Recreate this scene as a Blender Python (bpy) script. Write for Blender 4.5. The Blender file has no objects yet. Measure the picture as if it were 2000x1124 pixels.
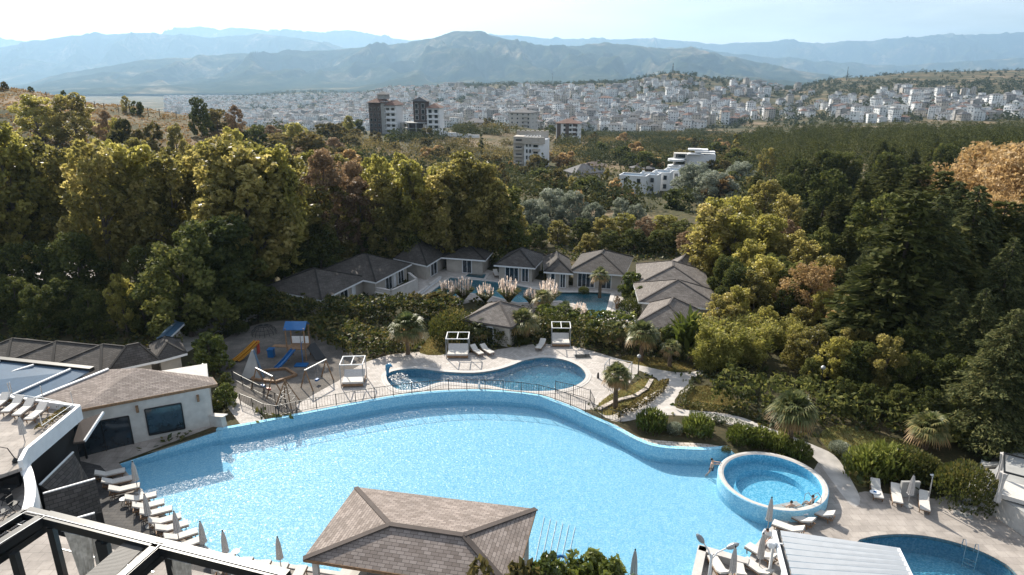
import bpy, math, random
import numpy as np
from mathutils import Vector, Matrix, geometry as mgeo
R = math.radians
SC = bpy.context.scene
COL = SC.collection
# ------------------------------------------------------------------ camera
CAMH = 28.0; TH = math.atan(0.317); F = 1300.0
cT, sT = math.cos(TH), math.sin(TH)
cd = bpy.data.cameras.new('camera'); cam = bpy.data.objects.new('camera', cd); COL.objects.link(cam)
cam.location = (0, 0, CAMH); cam.rotation_euler = (math.pi/2 - TH, 0, 0)
cd.sensor_width = 36; cd.lens = 36*F/2000; cd.clip_start = .1; cd.clip_end = 90000
SC.camera = cam
# ------------------------------------------------------------------ sky, sun, exposure
SUN_EL, SUN_AZ = R(35), R(-27.5)      # azimuth clockwise from +Y (the viewing direction)
w = bpy.data.worlds.new('World'); SC.world = w; w.use_nodes = True
nt = w.node_tree; nt.nodes.clear()
def N(nt, t, **k):
    n = nt.nodes.new(t)
    for a, b in k.items():
        if a.startswith('_'): n.inputs[a[1:].replace('_', ' ')].default_value = b
        else: setattr(n, a, b)
    return n
out = N(nt, 'ShaderNodeOutputWorld'); bg = N(nt, 'ShaderNodeBackground'); bg.inputs[1].default_value = .067
sky = N(nt, 'ShaderNodeTexSky', sky_type='NISHITA', sun_disc=False, sun_elevation=SUN_EL, sun_rotation=SUN_AZ,
        air_density=1.0, dust_density=2.2, ozone_density=1.3, altitude=300)
tc = N(nt, 'ShaderNodeTexCoord'); mp = N(nt, 'ShaderNodeMapping'); mp.inputs['Scale'].default_value = (1.3, 1.3, 7)
nz = N(nt, 'ShaderNodeTexNoise'); nz.inputs['Scale'].default_value = 2.4; nz.inputs['Detail'].default_value = 7; nz.inputs['Roughness'].default_value = .62
rp = N(nt, 'ShaderNodeValToRGB'); rp.color_ramp.elements[0].position = .30; rp.color_ramp.elements[1].position = .72
mx = N(nt, 'ShaderNodeMix', data_type='RGBA')
L = nt.links.new
L(tc.outputs['Generated'], mp.inputs[0]); L(mp.outputs[0], nz.inputs[0]); L(nz.outputs[0], rp.inputs[0])
mm = N(nt, 'ShaderNodeMath', operation='MULTIPLY'); mm.inputs[1].default_value = .72
L(rp.outputs[0], mm.inputs[0]); L(mm.outputs[0], mx.inputs[0]); L(sky.outputs[0], mx.inputs[6]); mx.inputs[7].default_value = (11, 11.5, 12, 1)
L(mx.outputs[2], bg.inputs[0]); L(bg.outputs[0], out.inputs[0])
sd = bpy.data.lights.new('sun', 'SUN'); sd.energy = 5; sd.angle = R(.5); sd.color = (1, .92, .80)
sun = bpy.data.objects.new('sun', sd); COL.objects.link(sun)
SUNV = Vector((math.sin(SUN_AZ)*math.cos(SUN_EL), math.cos(SUN_AZ)*math.cos(SUN_EL), math.sin(SUN_EL)))
sun.rotation_euler = SUNV.to_track_quat('Z', 'Y').to_euler()
vs = SC.view_settings; SC.display_settings.display_device = 'sRGB'
vs.view_transform = 'Standard'; vs.look = 'None'; vs.exposure = .86; vs.gamma = 1; vs.use_curve_mapping = False
cy = SC.cycles
cy.use_denoising = True
try: cy.denoiser = 'OPENIMAGEDENOISE'
except Exception: pass
cy.max_bounces = 6; cy.diffuse_bounces = 2; cy.glossy_bounces = 2; cy.transmission_bounces = 4; cy.transparent_max_bounces = 8; cy.volume_bounces = 0
cy.sample_clamp_indirect = 3; cy.caustics_reflective = False; cy.caustics_refractive = False
# ------------------------------------------------------------------ picking points: photo pixel (2000 wide) -> world
def ray(px, py):
    v = (py-562)/F
    return Vector(((px-1000)/F, cT - v*sT, -(sT + v*cT)))
def P(px, py, z=0.0):
    d = ray(px, py); t = (z-CAMH)/d.z
    return Vector((d.x*t, d.y*t, z))
def PY(px, py, Y):
    d = ray(px, py); t = Y/d.y
    return Vector((d.x*t, Y, CAMH + d.z*t))
# ------------------------------------------------------------------ materials
MATS = {}
def mat(name):
    m = bpy.data.materials.new(name); m.use_nodes = True; m.node_tree.nodes.clear()
    MATS[name] = m; return m, m.node_tree
def simple(name, c, rough=.7, var=.12, scale=3.0, metal=0., bump=0., spec=.4, emis=None, c2=None, detail=5, coord='Object'):
    m, t = mat(name); L = t.links.new
    o = N(t, 'ShaderNodeOutputMaterial'); b = N(t, 'ShaderNodeBsdfPrincipled')
    b.inputs['Roughness'].default_value = rough; b.inputs['Metallic'].default_value = metal
    b.inputs['Specular IOR Level'].default_value = spec
    L(b.outputs[0], o.inputs[0])
    tc = N(t, 'ShaderNodeTexCoord'); nz = N(t, 'ShaderNodeTexNoise'); nz.inputs['Scale'].default_value = scale; nz.inputs['Detail'].default_value = detail
    L(tc.outputs[coord], nz.inputs[0])
    mr = N(t, 'ShaderNodeMapRange'); mr.inputs['From Min'].default_value = .3; mr.inputs['From Max'].default_value = .7
    L(nz.outputs[0], mr.inputs[0])
    mx = N(t, 'ShaderNodeMix', data_type='RGBA')
    a = tuple(min(1, x*(1-var)) for x in c); bb = tuple(min(1, x*(1+var)) for x in (c2 or c))
    mx.inputs[6].default_value = a+(1,); mx.inputs[7].default_value = bb+(1,)
    L(mr.outputs[0], mx.inputs[0]); L(mx.outputs[2], b.inputs['Base Color'])
    if bump:
        bp = N(t, 'ShaderNodeBump'); bp.inputs['Strength'].default_value = bump; bp.inputs['Distance'].default_value = .05
        L(nz.outputs[0], bp.inputs['Height']); L(bp.outputs[0], b.inputs['Normal'])
    return m
def leafmat(name, cols, transl=.35, rough=.6, objvar=.25):
    m, t = mat(name); L = t.links.new
    o = N(t, 'ShaderNodeOutputMaterial')
    at = N(t, 'ShaderNodeAttribute', attribute_name='rnd'); oi = N(t, 'ShaderNodeObjectInfo')
    a1 = N(t, 'ShaderNodeMath', operation='MULTIPLY_ADD'); a1.inputs[1].default_value = 1-objvar
    a2 = N(t, 'ShaderNodeMath', operation='MULTIPLY'); a2.inputs[1].default_value = objvar
    L(oi.outputs['Random'], a2.inputs[0]); L(at.outputs['Fac'], a1.inputs[0]); L(a2.outputs[0], a1.inputs[2])
    rp = N(t, 'ShaderNodeValToRGB'); e = rp.color_ramp.elements
    while len(e) < len(cols): e.new(.5)
    for i, c in enumerate(cols):
        e[i].position = i/(len(cols)-1); e[i].color = tuple(c)+(1,)
    L(a1.outputs[0], rp.inputs[0])
    d = N(t, 'ShaderNodeBsdfPrincipled'); d.inputs['Roughness'].default_value = rough; d.inputs['Specular IOR Level'].default_value = .35 if rough < .7 else .1
    tr = N(t, 'ShaderNodeBsdfTranslucent')
    hs = N(t, 'ShaderNodeHueSaturation'); hs.inputs['Saturation'].default_value = 1.05; hs.inputs['Value'].default_value = 1.5
    L(rp.outputs[0], d.inputs['Base Color']); L(rp.outputs[0], hs.inputs['Color']); L(hs.outputs[0], tr.inputs[0])
    ms = N(t, 'ShaderNodeMixShader'); ms.inputs[0].default_value = transl
    L(d.outputs[0], ms.inputs[1]); L(tr.outputs[0], ms.inputs[2]); L(ms.outputs[0], o.inputs[0])
    return m
def brickmat(name, c1, c2, mortar, bw, rh, ms=.02, rough=.85, coord='UV', bump=.3, bias=0, stain=.25):
    m, t = mat(name); L = t.links.new
    o = N(t, 'ShaderNodeOutputMaterial'); b = N(t, 'ShaderNodeBsdfPrincipled'); b.inputs['Roughness'].default_value = rough
    b.inputs['Specular IOR Level'].default_value = .25
    tc = N(t, 'ShaderNodeTexCoord'); br = N(t, 'ShaderNodeTexBrick'); br.inputs['Scale'].default_value = 1
    br.inputs['Brick Width'].default_value = bw; br.inputs['Row Height'].default_value = rh; br.inputs['Mortar Size'].default_value = ms
    br.inputs['Bias'].default_value = bias; br.inputs['Mortar Smooth'].default_value = .3
    br.inputs['Color1'].default_value = c1+(1,); br.inputs['Color2'].default_value = c2+(1,); br.inputs['Mortar'].default_value = mortar+(1,)
    L(tc.outputs[coord], br.inputs[0])
    nz = N(t, 'ShaderNodeTexNoise'); nz.inputs['Scale'].default_value = .55; nz.inputs['Detail'].default_value = 6; nz.inputs['Roughness'].default_value = .7
    L(tc.outputs['Object'], nz.inputs[0])
    mr = N(t, 'ShaderNodeMapRange'); mr.inputs['From Min'].default_value = .3; mr.inputs['From Max'].default_value = .7
    mr.inputs['To Min'].default_value = 1-stain; mr.inputs['To Max'].default_value = 1+stain
    L(nz.outputs[0], mr.inputs[0])
    vm = N(t, 'ShaderNodeVectorMath', operation='SCALE'); L(br.outputs[0], vm.inputs[0]); L(mr.outputs[0], vm.inputs['Scale'])
    L(vm.outputs[0], b.inputs['Base Color'])
    bp = N(t, 'ShaderNodeBump'); bp.inputs['Strength'].default_value = bump; bp.inputs['Distance'].default_value = .02; bp.invert = True
    L(br.outputs['Fac'], bp.inputs['Height']); L(bp.outputs[0], b.inputs['Normal']); L(b.outputs[0], o.inputs[0])
    return m
def watermat(name, tint, ripple=.25, scale=2.2, refl=1.0):
    m, t = mat(name); L = t.links.new
    o = N(t, 'ShaderNodeOutputMaterial'); tr = N(t, 'ShaderNodeBsdfTransparent'); tr.inputs[0].default_value = tint+(1,)
    rf = N(t, 'ShaderNodeBsdfRefraction'); rf.inputs['IOR'].default_value = 1.2; rf.inputs['Roughness'].default_value = .0; rf.inputs[0].default_value = tint+(1,)
    gl = N(t, 'ShaderNodeBsdfGlossy'); gl.inputs['Roughness'].default_value = .22
    tc = N(t, 'ShaderNodeTexCoord')
    n1 = N(t, 'ShaderNodeTexNoise'); n1.inputs['Scale'].default_value = scale; n1.inputs['Detail'].default_value = 3; n1.inputs['Distortion'].default_value = 1.2
    wv = N(t, 'ShaderNodeTexWave', wave_type='RINGS'); wv.inputs['Scale'].default_value = 1.1; wv.inputs['Distortion'].default_value = 5; wv.inputs['Detail'].default_value = 2; wv.inputs['Detail Scale'].default_value = .6
    L(tc.outputs['Object'], n1.inputs[0]); L(tc.outputs['Object'], wv.inputs[0])
    ad = N(t, 'ShaderNodeMath', operation='MULTIPLY_ADD'); ad.inputs[1].default_value = .12
    L(wv.outputs[1], ad.inputs[0]); L(n1.outputs[0], ad.inputs[2])
    bp = N(t, 'ShaderNodeBump'); bp.inputs['Strength'].default_value = ripple; bp.inputs['Distance'].default_value = .2
    L(ad.outputs[0], bp.inputs['Height']); L(bp.outputs[0], gl.inputs['Normal']); L(bp.outputs[0], rf.inputs['Normal'])
    fr = N(t, 'ShaderNodeFresnel'); fr.inputs[0].default_value = 1.33; L(bp.outputs[0], fr.inputs['Normal'])
    m1 = N(t, 'ShaderNodeMixShader'); m1.inputs[0].default_value = .1; L(tr.outputs[0], m1.inputs[1]); L(rf.outputs[0], m1.inputs[2])
    fm = N(t, 'ShaderNodeMath', operation='MULTIPLY'); fm.inputs[1].default_value = refl; L(fr.outputs[0], fm.inputs[0])
    m2 = N(t, 'ShaderNodeMixShader'); L(fm.outputs[0], m2.inputs[0]); L(m1.outputs[0], m2.inputs[1]); L(gl.outputs[0], m2.inputs[2])
    L(m2.outputs[0], o.inputs[0]); return m
def mosaic(name, c1, c2, c3, scale=11):
    m, t = mat(name); L = t.links.new
    o = N(t, 'ShaderNodeOutputMaterial'); b = N(t, 'ShaderNodeBsdfPrincipled'); b.inputs['Roughness'].default_value = .9; b.inputs['Specular IOR Level'].default_value = .05
    tc = N(t, 'ShaderNodeTexCoord'); vo = N(t, 'ShaderNodeTexVoronoi', distance='CHEBYCHEV'); vo.inputs['Scale'].default_value = scale; vo.inputs['Randomness'].default_value = .35
    L(tc.outputs['Object'], vo.inputs[0])
    sp = N(t, 'ShaderNodeSeparateColor'); L(vo.outputs['Color'], sp.inputs[0])
    nz = N(t, 'ShaderNodeTexNoise'); nz.inputs['Scale'].default_value = 1.7; nz.inputs['Detail'].default_value = 4; L(tc.outputs['Object'], nz.inputs[0])
    ad = N(t, 'ShaderNodeMath', operation='MULTIPLY_ADD'); ad.inputs[1].default_value = .35
    L(nz.outputs[0], ad.inputs[0])
    a2 = N(t, 'ShaderNodeMath', operation='MULTIPLY'); a2.inputs[1].default_value = .65; L(sp.outputs[0], a2.inputs[0]); L(a2.outputs[0], ad.inputs[2])
    rp = N(t, 'ShaderNodeValToRGB'); e = rp.color_ramp.elements; e.new(.5)
    for i, c in enumerate((c1, c2, c3)): e[i].position = (.1, .5, .9)[i]; e[i].color = c+(1,)
    L(ad.outputs[0], rp.inputs[0]); L(rp.outputs[0], b.inputs['Base Color']); L(b.outputs[0], o.inputs[0]); return m
def groundmat(name, cols, scale=.4, fine=6, rough=.95):
    m, t = mat(name); L = t.links.new
    o = N(t, 'ShaderNodeOutputMaterial'); b = N(t, 'ShaderNodeBsdfPrincipled'); b.inputs['Roughness'].default_value = rough; b.inputs['Specular IOR Level'].default_value = .15
    tc = N(t, 'ShaderNodeTexCoord'); n1 = N(t, 'ShaderNodeTexNoise'); n1.inputs['Scale'].default_value = scale; n1.inputs['Detail'].default_value = 10; n1.inputs['Roughness'].default_value = .7
    n2 = N(t, 'ShaderNodeTexNoise'); n2.inputs['Scale'].default_value = fine; n2.inputs['Detail'].default_value = 3
    L(tc.outputs['Object'], n1.inputs[0]); L(tc.outputs['Object'], n2.inputs[0])
    ad = N(t, 'ShaderNodeMath', operation='MULTIPLY_ADD'); ad.inputs[1].default_value = .3
    a2 = N(t, 'ShaderNodeMath', operation='MULTIPLY'); a2.inputs[1].default_value = .7; L(n1.outputs[0], a2.inputs[0])
    L(n2.outputs[0], ad.inputs[0]); L(a2.outputs[0], ad.inputs[2])
    rp = N(t, 'ShaderNodeValToRGB'); e = rp.color_ramp.elements
    while len(e) < len(cols): e.new(.5)
    for i, c in enumerate(cols): e[i].position = .32+.36*i/(len(cols)-1); e[i].color = tuple(c)+(1,)
    L(ad.outputs[0], rp.inputs[0]); L(rp.outputs[0], b.inputs['Base Color'])
    bp = N(t, 'ShaderNodeBump'); bp.inputs['Strength'].default_value = .5; bp.inputs['Distance'].default_value = .08; L(ad.outputs[0], bp.inputs['Height']); L(bp.outputs[0], b.inputs['Normal'])
    L(b.outputs[0], o.inputs[0]); return m
def glassmat(name, tint=(.05, .08, .1), a=.5):
    m, t = mat(name); L = t.links.new
    o = N(t, 'ShaderNodeOutputMaterial'); tr = N(t, 'ShaderNodeBsdfTransparent'); tr.inputs[0].default_value = tint+(1,)
    gl = N(t, 'ShaderNodeBsdfGlossy'); gl.inputs['Roughness'].default_value = .03; fr = N(t, 'ShaderNodeFresnel'); fr.inputs[0].default_value = 1.6
    ms = N(t, 'ShaderNodeMixShader'); L(fr.outputs[0], ms.inputs[0]); L(tr.outputs[0], ms.inputs[1]); L(gl.outputs[0], ms.inputs[2]); L(ms.outputs[0], o.inputs[0]); return m
M = {}
M['white'] = simple('white_paint', (.72, .73, .74), .6, .06, 2)
M['render'] = simple('cream_render', (.42, .385, .34), .85, .1, 1.5, bump=.1)
M['stucco'] = simple('pale_stucco', (.50, .48, .45), .9, .1, 2, bump=.15)
M['concrete'] = simple('concrete', (.33, .33, .32), .9, .2, .8)
M['dark'] = simple('black_metal', (.018, .02, .022), .4, .2, 4, metal=.3)
M['window'] = simple('dark_glazing', (.02, .03, .04), .08, .3, 2, spec=.9)
M['louvre'] = simple('dark_grey_louvre', (.10, .095, .09), .6, .1, 4)
M['bluegrey'] = simple('blue_grey_shade_strip', (.16, .21, .26), .5, .1, 4)  # colour of the painted shade bands between louvre slats
M['slat'] = simple('off_white_slat', (.50, .52, .54), .5, .05, 2)
M['steel'] = simple('steel', (.5, .52, .54), .25, .05, 4, metal=.9)
M['greymetal'] = simple('grey_metal', (.3, .31, .32), .45, .1, 4, metal=.4)
M['wood'] = simple('wood', (.22, .13, .07), .7, .3, 6)
M['bark'] = simple('bark', (.11, .09, .075), .95, .4, 3, bump=.4)
M['birch'] = simple('pale_bark', (.35, .33, .3), .9, .4, 4)
M['palmbark'] = simple('palm_bark', (.12, .085, .055), .95, .4, 9, bump=.6)
M['brickwall'] = simple('raw_brick', (.105, .08, .07), .95, .25, .7)
M['redroof'] = simple('red_roof_tile', (.15, .085, .065), .9, .25, .6)
M['greyroof'] = simple('grey_roof', (.10, .10, .105), .85, .25, .6)
M['fabric'] = simple('off_white_fabric', (.56, .535, .50), .95, .07, 8, bump=.1)
M['greyfabric'] = simple('grey_fabric', (.50, .475, .455), .95, .1, 8, bump=.1)
M['curtain'] = simple('curtain_cloth', (.45, .40, .33), .9, .2, 3, c2=(.6, .55, .48))
M['blueplastic'] = simple('blue_plastic', (.01, .10, .28), .35, .1, 2)
M['yellowplastic'] = simple('yellow_plastic', (.45, .22, .03), .35, .1, 2)
M['redplastic'] = simple('red_plastic', (.45, .05, .03), .4, .1, 2)
M['skin'] = simple('skin', (.5, .3, .21), .55, .08, 5)
M['hair'] = simple('dark_hair', (.02, .015, .012), .6, .2, 30)
M['whitecloth'] = simple('white_cloth', (.75, .76, .78), .9, .06, 9)
M['swim'] = simple('dark_swimwear', (.03, .04, .08), .8, .2, 9)
M['dolphin'] = simple('dolphin_paint', (.05, .22, .38), .3, .15, 2)
M['slate'] = brickmat('dark_roof_shingles', (.062, .055, .05), (.10, .09, .083), (.03, .028, .027), .45, .22, .018)
M['shingle'] = brickmat('brown_asphalt_shingles', (.18, .148, .13), (.30, .255, .23), (.08, .066, .06), .42, .2, .014, stain=.18)
M['greyshingle'] = brickmat('grey_asphalt_shingles', (.12, .105, .095), (.19, .17, .155), (.08, .07, .065), .42, .2, .014, stain=.2)
M['shadepave'] = brickmat('shade_dark_slate_paving', (.06, .058, .058), (.09, .085, .082), (.03, .03, .03), .6, .3, .012, coord='Object', stain=.3)  # dark slate tone that also carries the building's shade
M['paver'] = brickmat('stone_pavers', (.38, .35, .32), (.50, .46, .43), (.26, .24, .22), .3, .3, .012, coord='Object', stain=.16)
M['pathstone'] = simple('pale_path_stone', (.46, .43, .40), .9, .2, 1.2, bump=.15, detail=9)
M['deckstone'] = brickmat('beige_stone_deck', (.29, .26, .235), (.35, .315, .285), (.2, .18, .165), .62, .62, .012, coord='Object', stain=.3)
M['coping'] = simple('coping_stone', (.48, .455, .43), .75, .08, 3)
M['cobble'] = brickmat('irregular_stone_paving', (.42, .37, .32), (.56, .50, .44), (.2, .17, .14), .5, .36, .03, coord='Object', stain=.25)
M['mosaic'] = mosaic('light_blue_mosaic', (.19, .47, .67), (.29, .575, .735), (.44, .70, .81), 12)
M['mosaic2'] = mosaic('blue_mosaic', (.08, .36, .56), (.16, .50, .70), (.34, .66, .80))
M['mosaic3'] = mosaic('teal_mosaic', (.08, .32, .42), (.16, .46, .56), (.36, .60, .66))
M['water'] = watermat('pool_water', (.89, .965, 1.0), .45, 3.6, .32)
M['water2'] = watermat('deep_pool_water', (.82, .95, .98), .4, 3.5)
M['lawn'] = groundmat('lawn', [(.06, .075, .02), (.13, .13, .04), (.24, .18, .08)], .5, 9)
M['soil'] = groundmat('garden_soil', [(.03, .035, .016), (.055, .05, .025), (.12, .085, .05)], .35, 6)
M['rubber'] = groundmat('playground_sand', [(.07, .067, .065), (.12, .11, .10), (.22, .195, .17)], .5, 8)
M['drygrass'] = groundmat('dry_hillside', [(.06, .06, .025), (.20, .135, .075), (.34, .24, .15), (.45, .36, .27)], .05, 1.2)
M['glass'] = glassmat('clear_glass', (.8, .88, .9))
M['solar'] = simple('dark_blue_panel', (.05, .10, .16), .3, .1, 2, spec=.6)
# leaves
g = leafmat
M['plane'] = g('autumn_plane_leaves', [(.075, .075, .022), (.19, .18, .045), (.36, .325, .09), (.62, .54, .22)], .55, .45)
M['planegreen'] = g('green_plane_leaves', [(.055, .058, .02), (.14, .128, .04), (.29, .25, .078), (.54, .45, .2)], .55, .45)
M['rust'] = g('rusty_leaves', [(.07, .05, .03), (.17, .115, .065), (.28, .19, .11), (.38, .29, .17)], .35)
M['orange'] = g('orange_leaves', [(.12, .08, .03), (.26, .17, .07), (.42, .29, .14), (.60, .46, .27)], .4)
M['silver'] = g('silver_willow_leaves', [(.06, .075, .05), (.14, .16, .11), (.26, .28, .21), (.40, .42, .34)], .3)
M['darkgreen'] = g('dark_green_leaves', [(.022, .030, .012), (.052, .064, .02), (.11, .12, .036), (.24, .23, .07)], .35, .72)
M['bamboo'] = g('bamboo_leaves', [(.10, .11, .02), (.22, .22, .05), (.36, .33, .09), (.46, .40, .15)], .45)
M['conifer'] = g('conifer_needles', [(.026, .036, .016), (.06, .072, .03), (.11, .12, .045), (.19, .18, .07)], .25, .75)
M['pinefar'] = g('pine_canopy_needles', [(.03, .038, .012), (.055, .063, .018), (.085, .09, .028), (.13, .125, .04)], .2, .85)
M['scrub'] = g('scrub_leaves', [(.035, .038, .015), (.085, .075, .03), (.19, .15, .06), (.34, .26, .11)], .35, .8)
M['hedge'] = g('hedge_leaves', [(.015, .028, .008), (.04, .055, .014), (.10, .10, .025), (.20, .15, .05)], .3)
M['glossy'] = g('glossy_leaves', [(.025, .04, .01), (.07, .09, .02), (.16, .18, .04), (.38, .38, .12)], .3, .3)
M['palm'] = g('palm_fronds', [(.03, .045, .018), (.08, .10, .035), (.18, .18, .07), (.34, .26, .10)], .3, .45)
M['plume'] = g('pampas_plumes', [(.45, .38, .33), (.60, .52, .46), (.70, .62, .56), (.76, .70, .65)], .5, .9)
M['dryleaf'] = g('dry_fronds', [(.10, .07, .03), (.22, .14, .06), (.32, .2, .09), (.4, .27, .13)], .3)
M['towntree'] = g('town_tree_leaves', [(.02, .032, .018), (.045, .055, .025), (.08, .085, .03), (.18, .14, .05)], .15, .85)
# ------------------------------------------------------------------ object helpers
def tag(o, label=None, cat=None, group=None, kind=None):
    if label: o['label'] = label
    if cat: o['category'] = cat
    if group: o['group'] = group
    if kind: o['kind'] = kind
    return o
def thing(name, label, cat, loc=(0, 0, 0), rz=0., group=None, scale=1.):
    o = bpy.data.objects.new(name, None); COL.objects.link(o); o.empty_display_size = .1
    o.location = loc; o.rotation_euler = (0, 0, rz); o.scale = (scale,)*3
    return tag(o, label, cat, group)
def link(name, me, parent=None):
    o = bpy.data.objects.new(name, me); COL.objects.link(o)
    if parent: o.parent = parent
    return o
KIDS = {}
def kids(o):
    return [c for c in o.children]
def dup(o, loc, rz=0., scale=1., label=None, group=None):
    def cp(a, parent):
        c = a.copy(); COL.objects.link(c); c.parent = parent
        for ch in a.children: cp(ch, c)
        return c
    r = cp(o, None); r.location = loc; r.rotation_euler = (0, 0, rz)
    r.scale = scale if isinstance(scale, tuple) else (scale,)*3
    if label: r['label'] = label
    if group: r['group'] = group
    return r
class MB:
    def __init__(s): s.v = []; s.f = []; s.mi = []; s.uv = []; s.m = 0
    def face(s, pts, uv=None):
        n = len(s.v); s.v += [tuple(p) for p in pts]; s.f.append(list(range(n, n+len(pts)))); s.mi.append(s.m)
        s.uv.append(uv)
    def hexa(s, b, t):          # b, t: 4 bottom, 4 top points (ccw from above)
        n = len(s.v); s.v += [tuple(p) for p in b] + [tuple(p) for p in t]
        for q in ((3, 2, 1, 0), (4, 5, 6, 7), (0, 1, 5, 4), (1, 2, 6, 5), (2, 3, 7, 6), (3, 0, 4, 7)):
            s.f.append([n+i for i in q]); s.mi.append(s.m); s.uv.append(None)
    def box(s, cx, cy, cz, sx, sy, sz, rz=0.):
        c, n = math.cos(rz), math.sin(rz); pts = []
        for z in (-.5, .5):
            for x, y in ((-.5, -.5), (.5, -.5), (.5, .5), (-.5, .5)):
                X, Y = x*sx, y*sy; pts.append((cx+X*c-Y*n, cy+X*n+Y*c, cz+z*sz))
        s.hexa(pts[:4], pts[4:])
    def beam(s, a, b, w, h, up=(0, 0, 1)):
        a, b = Vector(a), Vector(b); d = (b-a).normalized(); u = Vector(up)
        if abs(d.dot(u)) > .98: u = Vector((1, 0, 0))
        x = d.cross(u).normalized(); y = x.cross(d)
        q = [x*(-w/2)+y*(-h/2), x*(w/2)+y*(-h/2), x*(w/2)+y*(h/2), x*(-w/2)+y*(h/2)]
        s.hexa([a+k for k in q], [b+k for k in q])
    def tube(s, pts, rad, n=8, cap=True):
        pts = [Vector(p) for p in pts]
        if not isinstance(rad, (list, tuple)): rad = [rad]*len(pts)
        base = len(s.v); pu = None
        for i, p in enumerate(pts):
            d = (pts[min(i+1, len(pts)-1)] - pts[max(i-1, 0)]).normalized()
            u = Vector((0, 0, 1)) if abs(d.z) < .95 else Vector((1, 0, 0))
            x = d.cross(u).normalized(); y = x.cross(d)
            if pu is not None and x.dot(pu) < 0: x = -x; y = -y
            pu = x
            for k in range(n):
                a = 2*math.pi*k/n; s.v.append(tuple(p + x*(math.cos(a)*rad[i]) + y*(math.sin(a)*rad[i])))
        for i in range(len(pts)-1):
            for k in range(n):
                a = base+i*n+k; b = base+i*n+(k+1) % n
                s.f.append([a, b, b+n, a+n]); s.mi.append(s.m); s.uv.append(None)
        if cap:
            for r in (list(range(base, base+n))[::-1], list(range(base+(len(pts)-1)*n, base+len(pts)*n))):
                s.f.append(r); s.mi.append(s.m); s.uv.append(None)
    def lathe(s, prof, cx=0, cy=0, n=16, sx=1., sy=1., star=0.):
        base = len(s.v)
        for r, z in prof:
            for k in range(n):
                a = 2*math.pi*k/n; rr = r*(1+star*(k % 2))
                s.v.append((cx+math.cos(a)*rr*sx, cy+math.sin(a)*rr*sy, z))
        for i in range(len(prof)-1):
            for k in range(n):
                a = base+i*n+k; b = base+i*n+(k+1) % n
                s.f.append([a, b, b+n, a+n]); s.mi.append(s.m); s.uv.append(None)
        s.f.append(list(range(base, base+n))[::-1]); s.f.append(list(range(base+(len(prof)-1)*n, base+len(prof)*n)))
        s.mi += [s.m]*2; s.uv += [None]*2
    def prism(s, poly, z0, z1):     # poly xy (ccw), z0/z1 numbers or functions
        f0 = z0 if callable(z0) else (lambda x, y: z0); f1 = z1 if callable(z1) else (lambda x, y: z1)
        poly = [(p[0], p[1]) for p in poly]
        ar = sum(poly[i][0]*poly[(i+1) % len(poly)][1]-poly[(i+1) % len(poly)][0]*poly[i][1] for i in range(len(poly)))
        if ar < 0: poly = poly[::-1]
        n = len(poly)
        top = [Vector((x, y, f1(x, y))) for x, y in poly]; bot = [Vector((x, y, f0(x, y))) for x, y in poly]
        tri = mgeo.tessellate_polygon([[Vector((x, y, 0)) for x, y in poly]])
        b = len(s.v); s.v += [tuple(q) for q in top+bot]
        for t in tri:
            a0, a1, a2 = [Vector(poly[i]) for i in t]
            cr = (a1-a0).cross(a2-a0)
            if cr < 0: t = (t[0], t[2], t[1])
            s.f.append([b+i for i in t]); s.mi.append(s.m); s.uv.append(None)
            s.f.append([b+n+t[0], b+n+t[2], b+n+t[1]]); s.mi.append(s.m); s.uv.append(None)
        for i in range(n):
            j = (i+1) % n; s.f.append([b+n+i, b+n+j, b+j, b+i]); s.mi.append(s.m); s.uv.append(None)
    def mesh(s, name, mats):
        me = bpy.data.meshes.new(name); me.from_pydata(s.v, [], s.f)
        if not isinstance(mats, (list, tuple)): mats = [mats]
        for m in mats: me.materials.append(M[m] if isinstance(m, str) else m)
        me.polygons.foreach_set('material_index', s.mi)
        if any(u is not None for u in s.uv):
            ul = me.uv_layers.new(name='UVMap'); i = 0
            for f, u in zip(s.f, s.uv):
                for k in range(len(f)):
                    if u is not None: ul.data[i].uv = u[k]
                    i += 1
        me.update(); return me
    def build(s, name, mats, parent=None, smooth=False):
        me = s.mesh(name, mats)
        if smooth: me.polygons.foreach_set('use_smooth', [True]*len(me.polygons))
        return link(name, me, parent)
def quads_mesh(name, V, material, rnd=None, k=4, mats=None, mi=None):
    """V: (n*k,3) array, consecutive groups of k vertices are faces."""
    V = np.asarray(V, np.float32).reshape(-1, 3); nf = len(V)//k
    me = bpy.data.meshes.new(name); me.vertices.add(len(V)); me.vertices.foreach_set('co', V.ravel())
    me.loops.add(len(V)); me.loops.foreach_set('vertex_index', np.arange(len(V), dtype=np.int32))
    me.polygons.add(nf); me.polygons.foreach_set('loop_start', np.arange(0, len(V), k, dtype=np.int32))
    me.polygons.foreach_set('loop_total', np.full(nf, k, np.int32))
    for m in (mats or [material]): me.materials.append(M[m] if isinstance(m, str) else m)
    if mi is not None: me.polygons.foreach_set('material_index', np.asarray(mi, np.int32))
    me.update(calc_edges=True)
    if rnd is not None:
        a = me.attributes.new('rnd', 'FLOAT', 'FACE'); a.data.foreach_set('value', np.asarray(rnd, np.float32))
    return me
def tabled(xs, ys, x): return np.interp(x, xs, ys)
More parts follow.
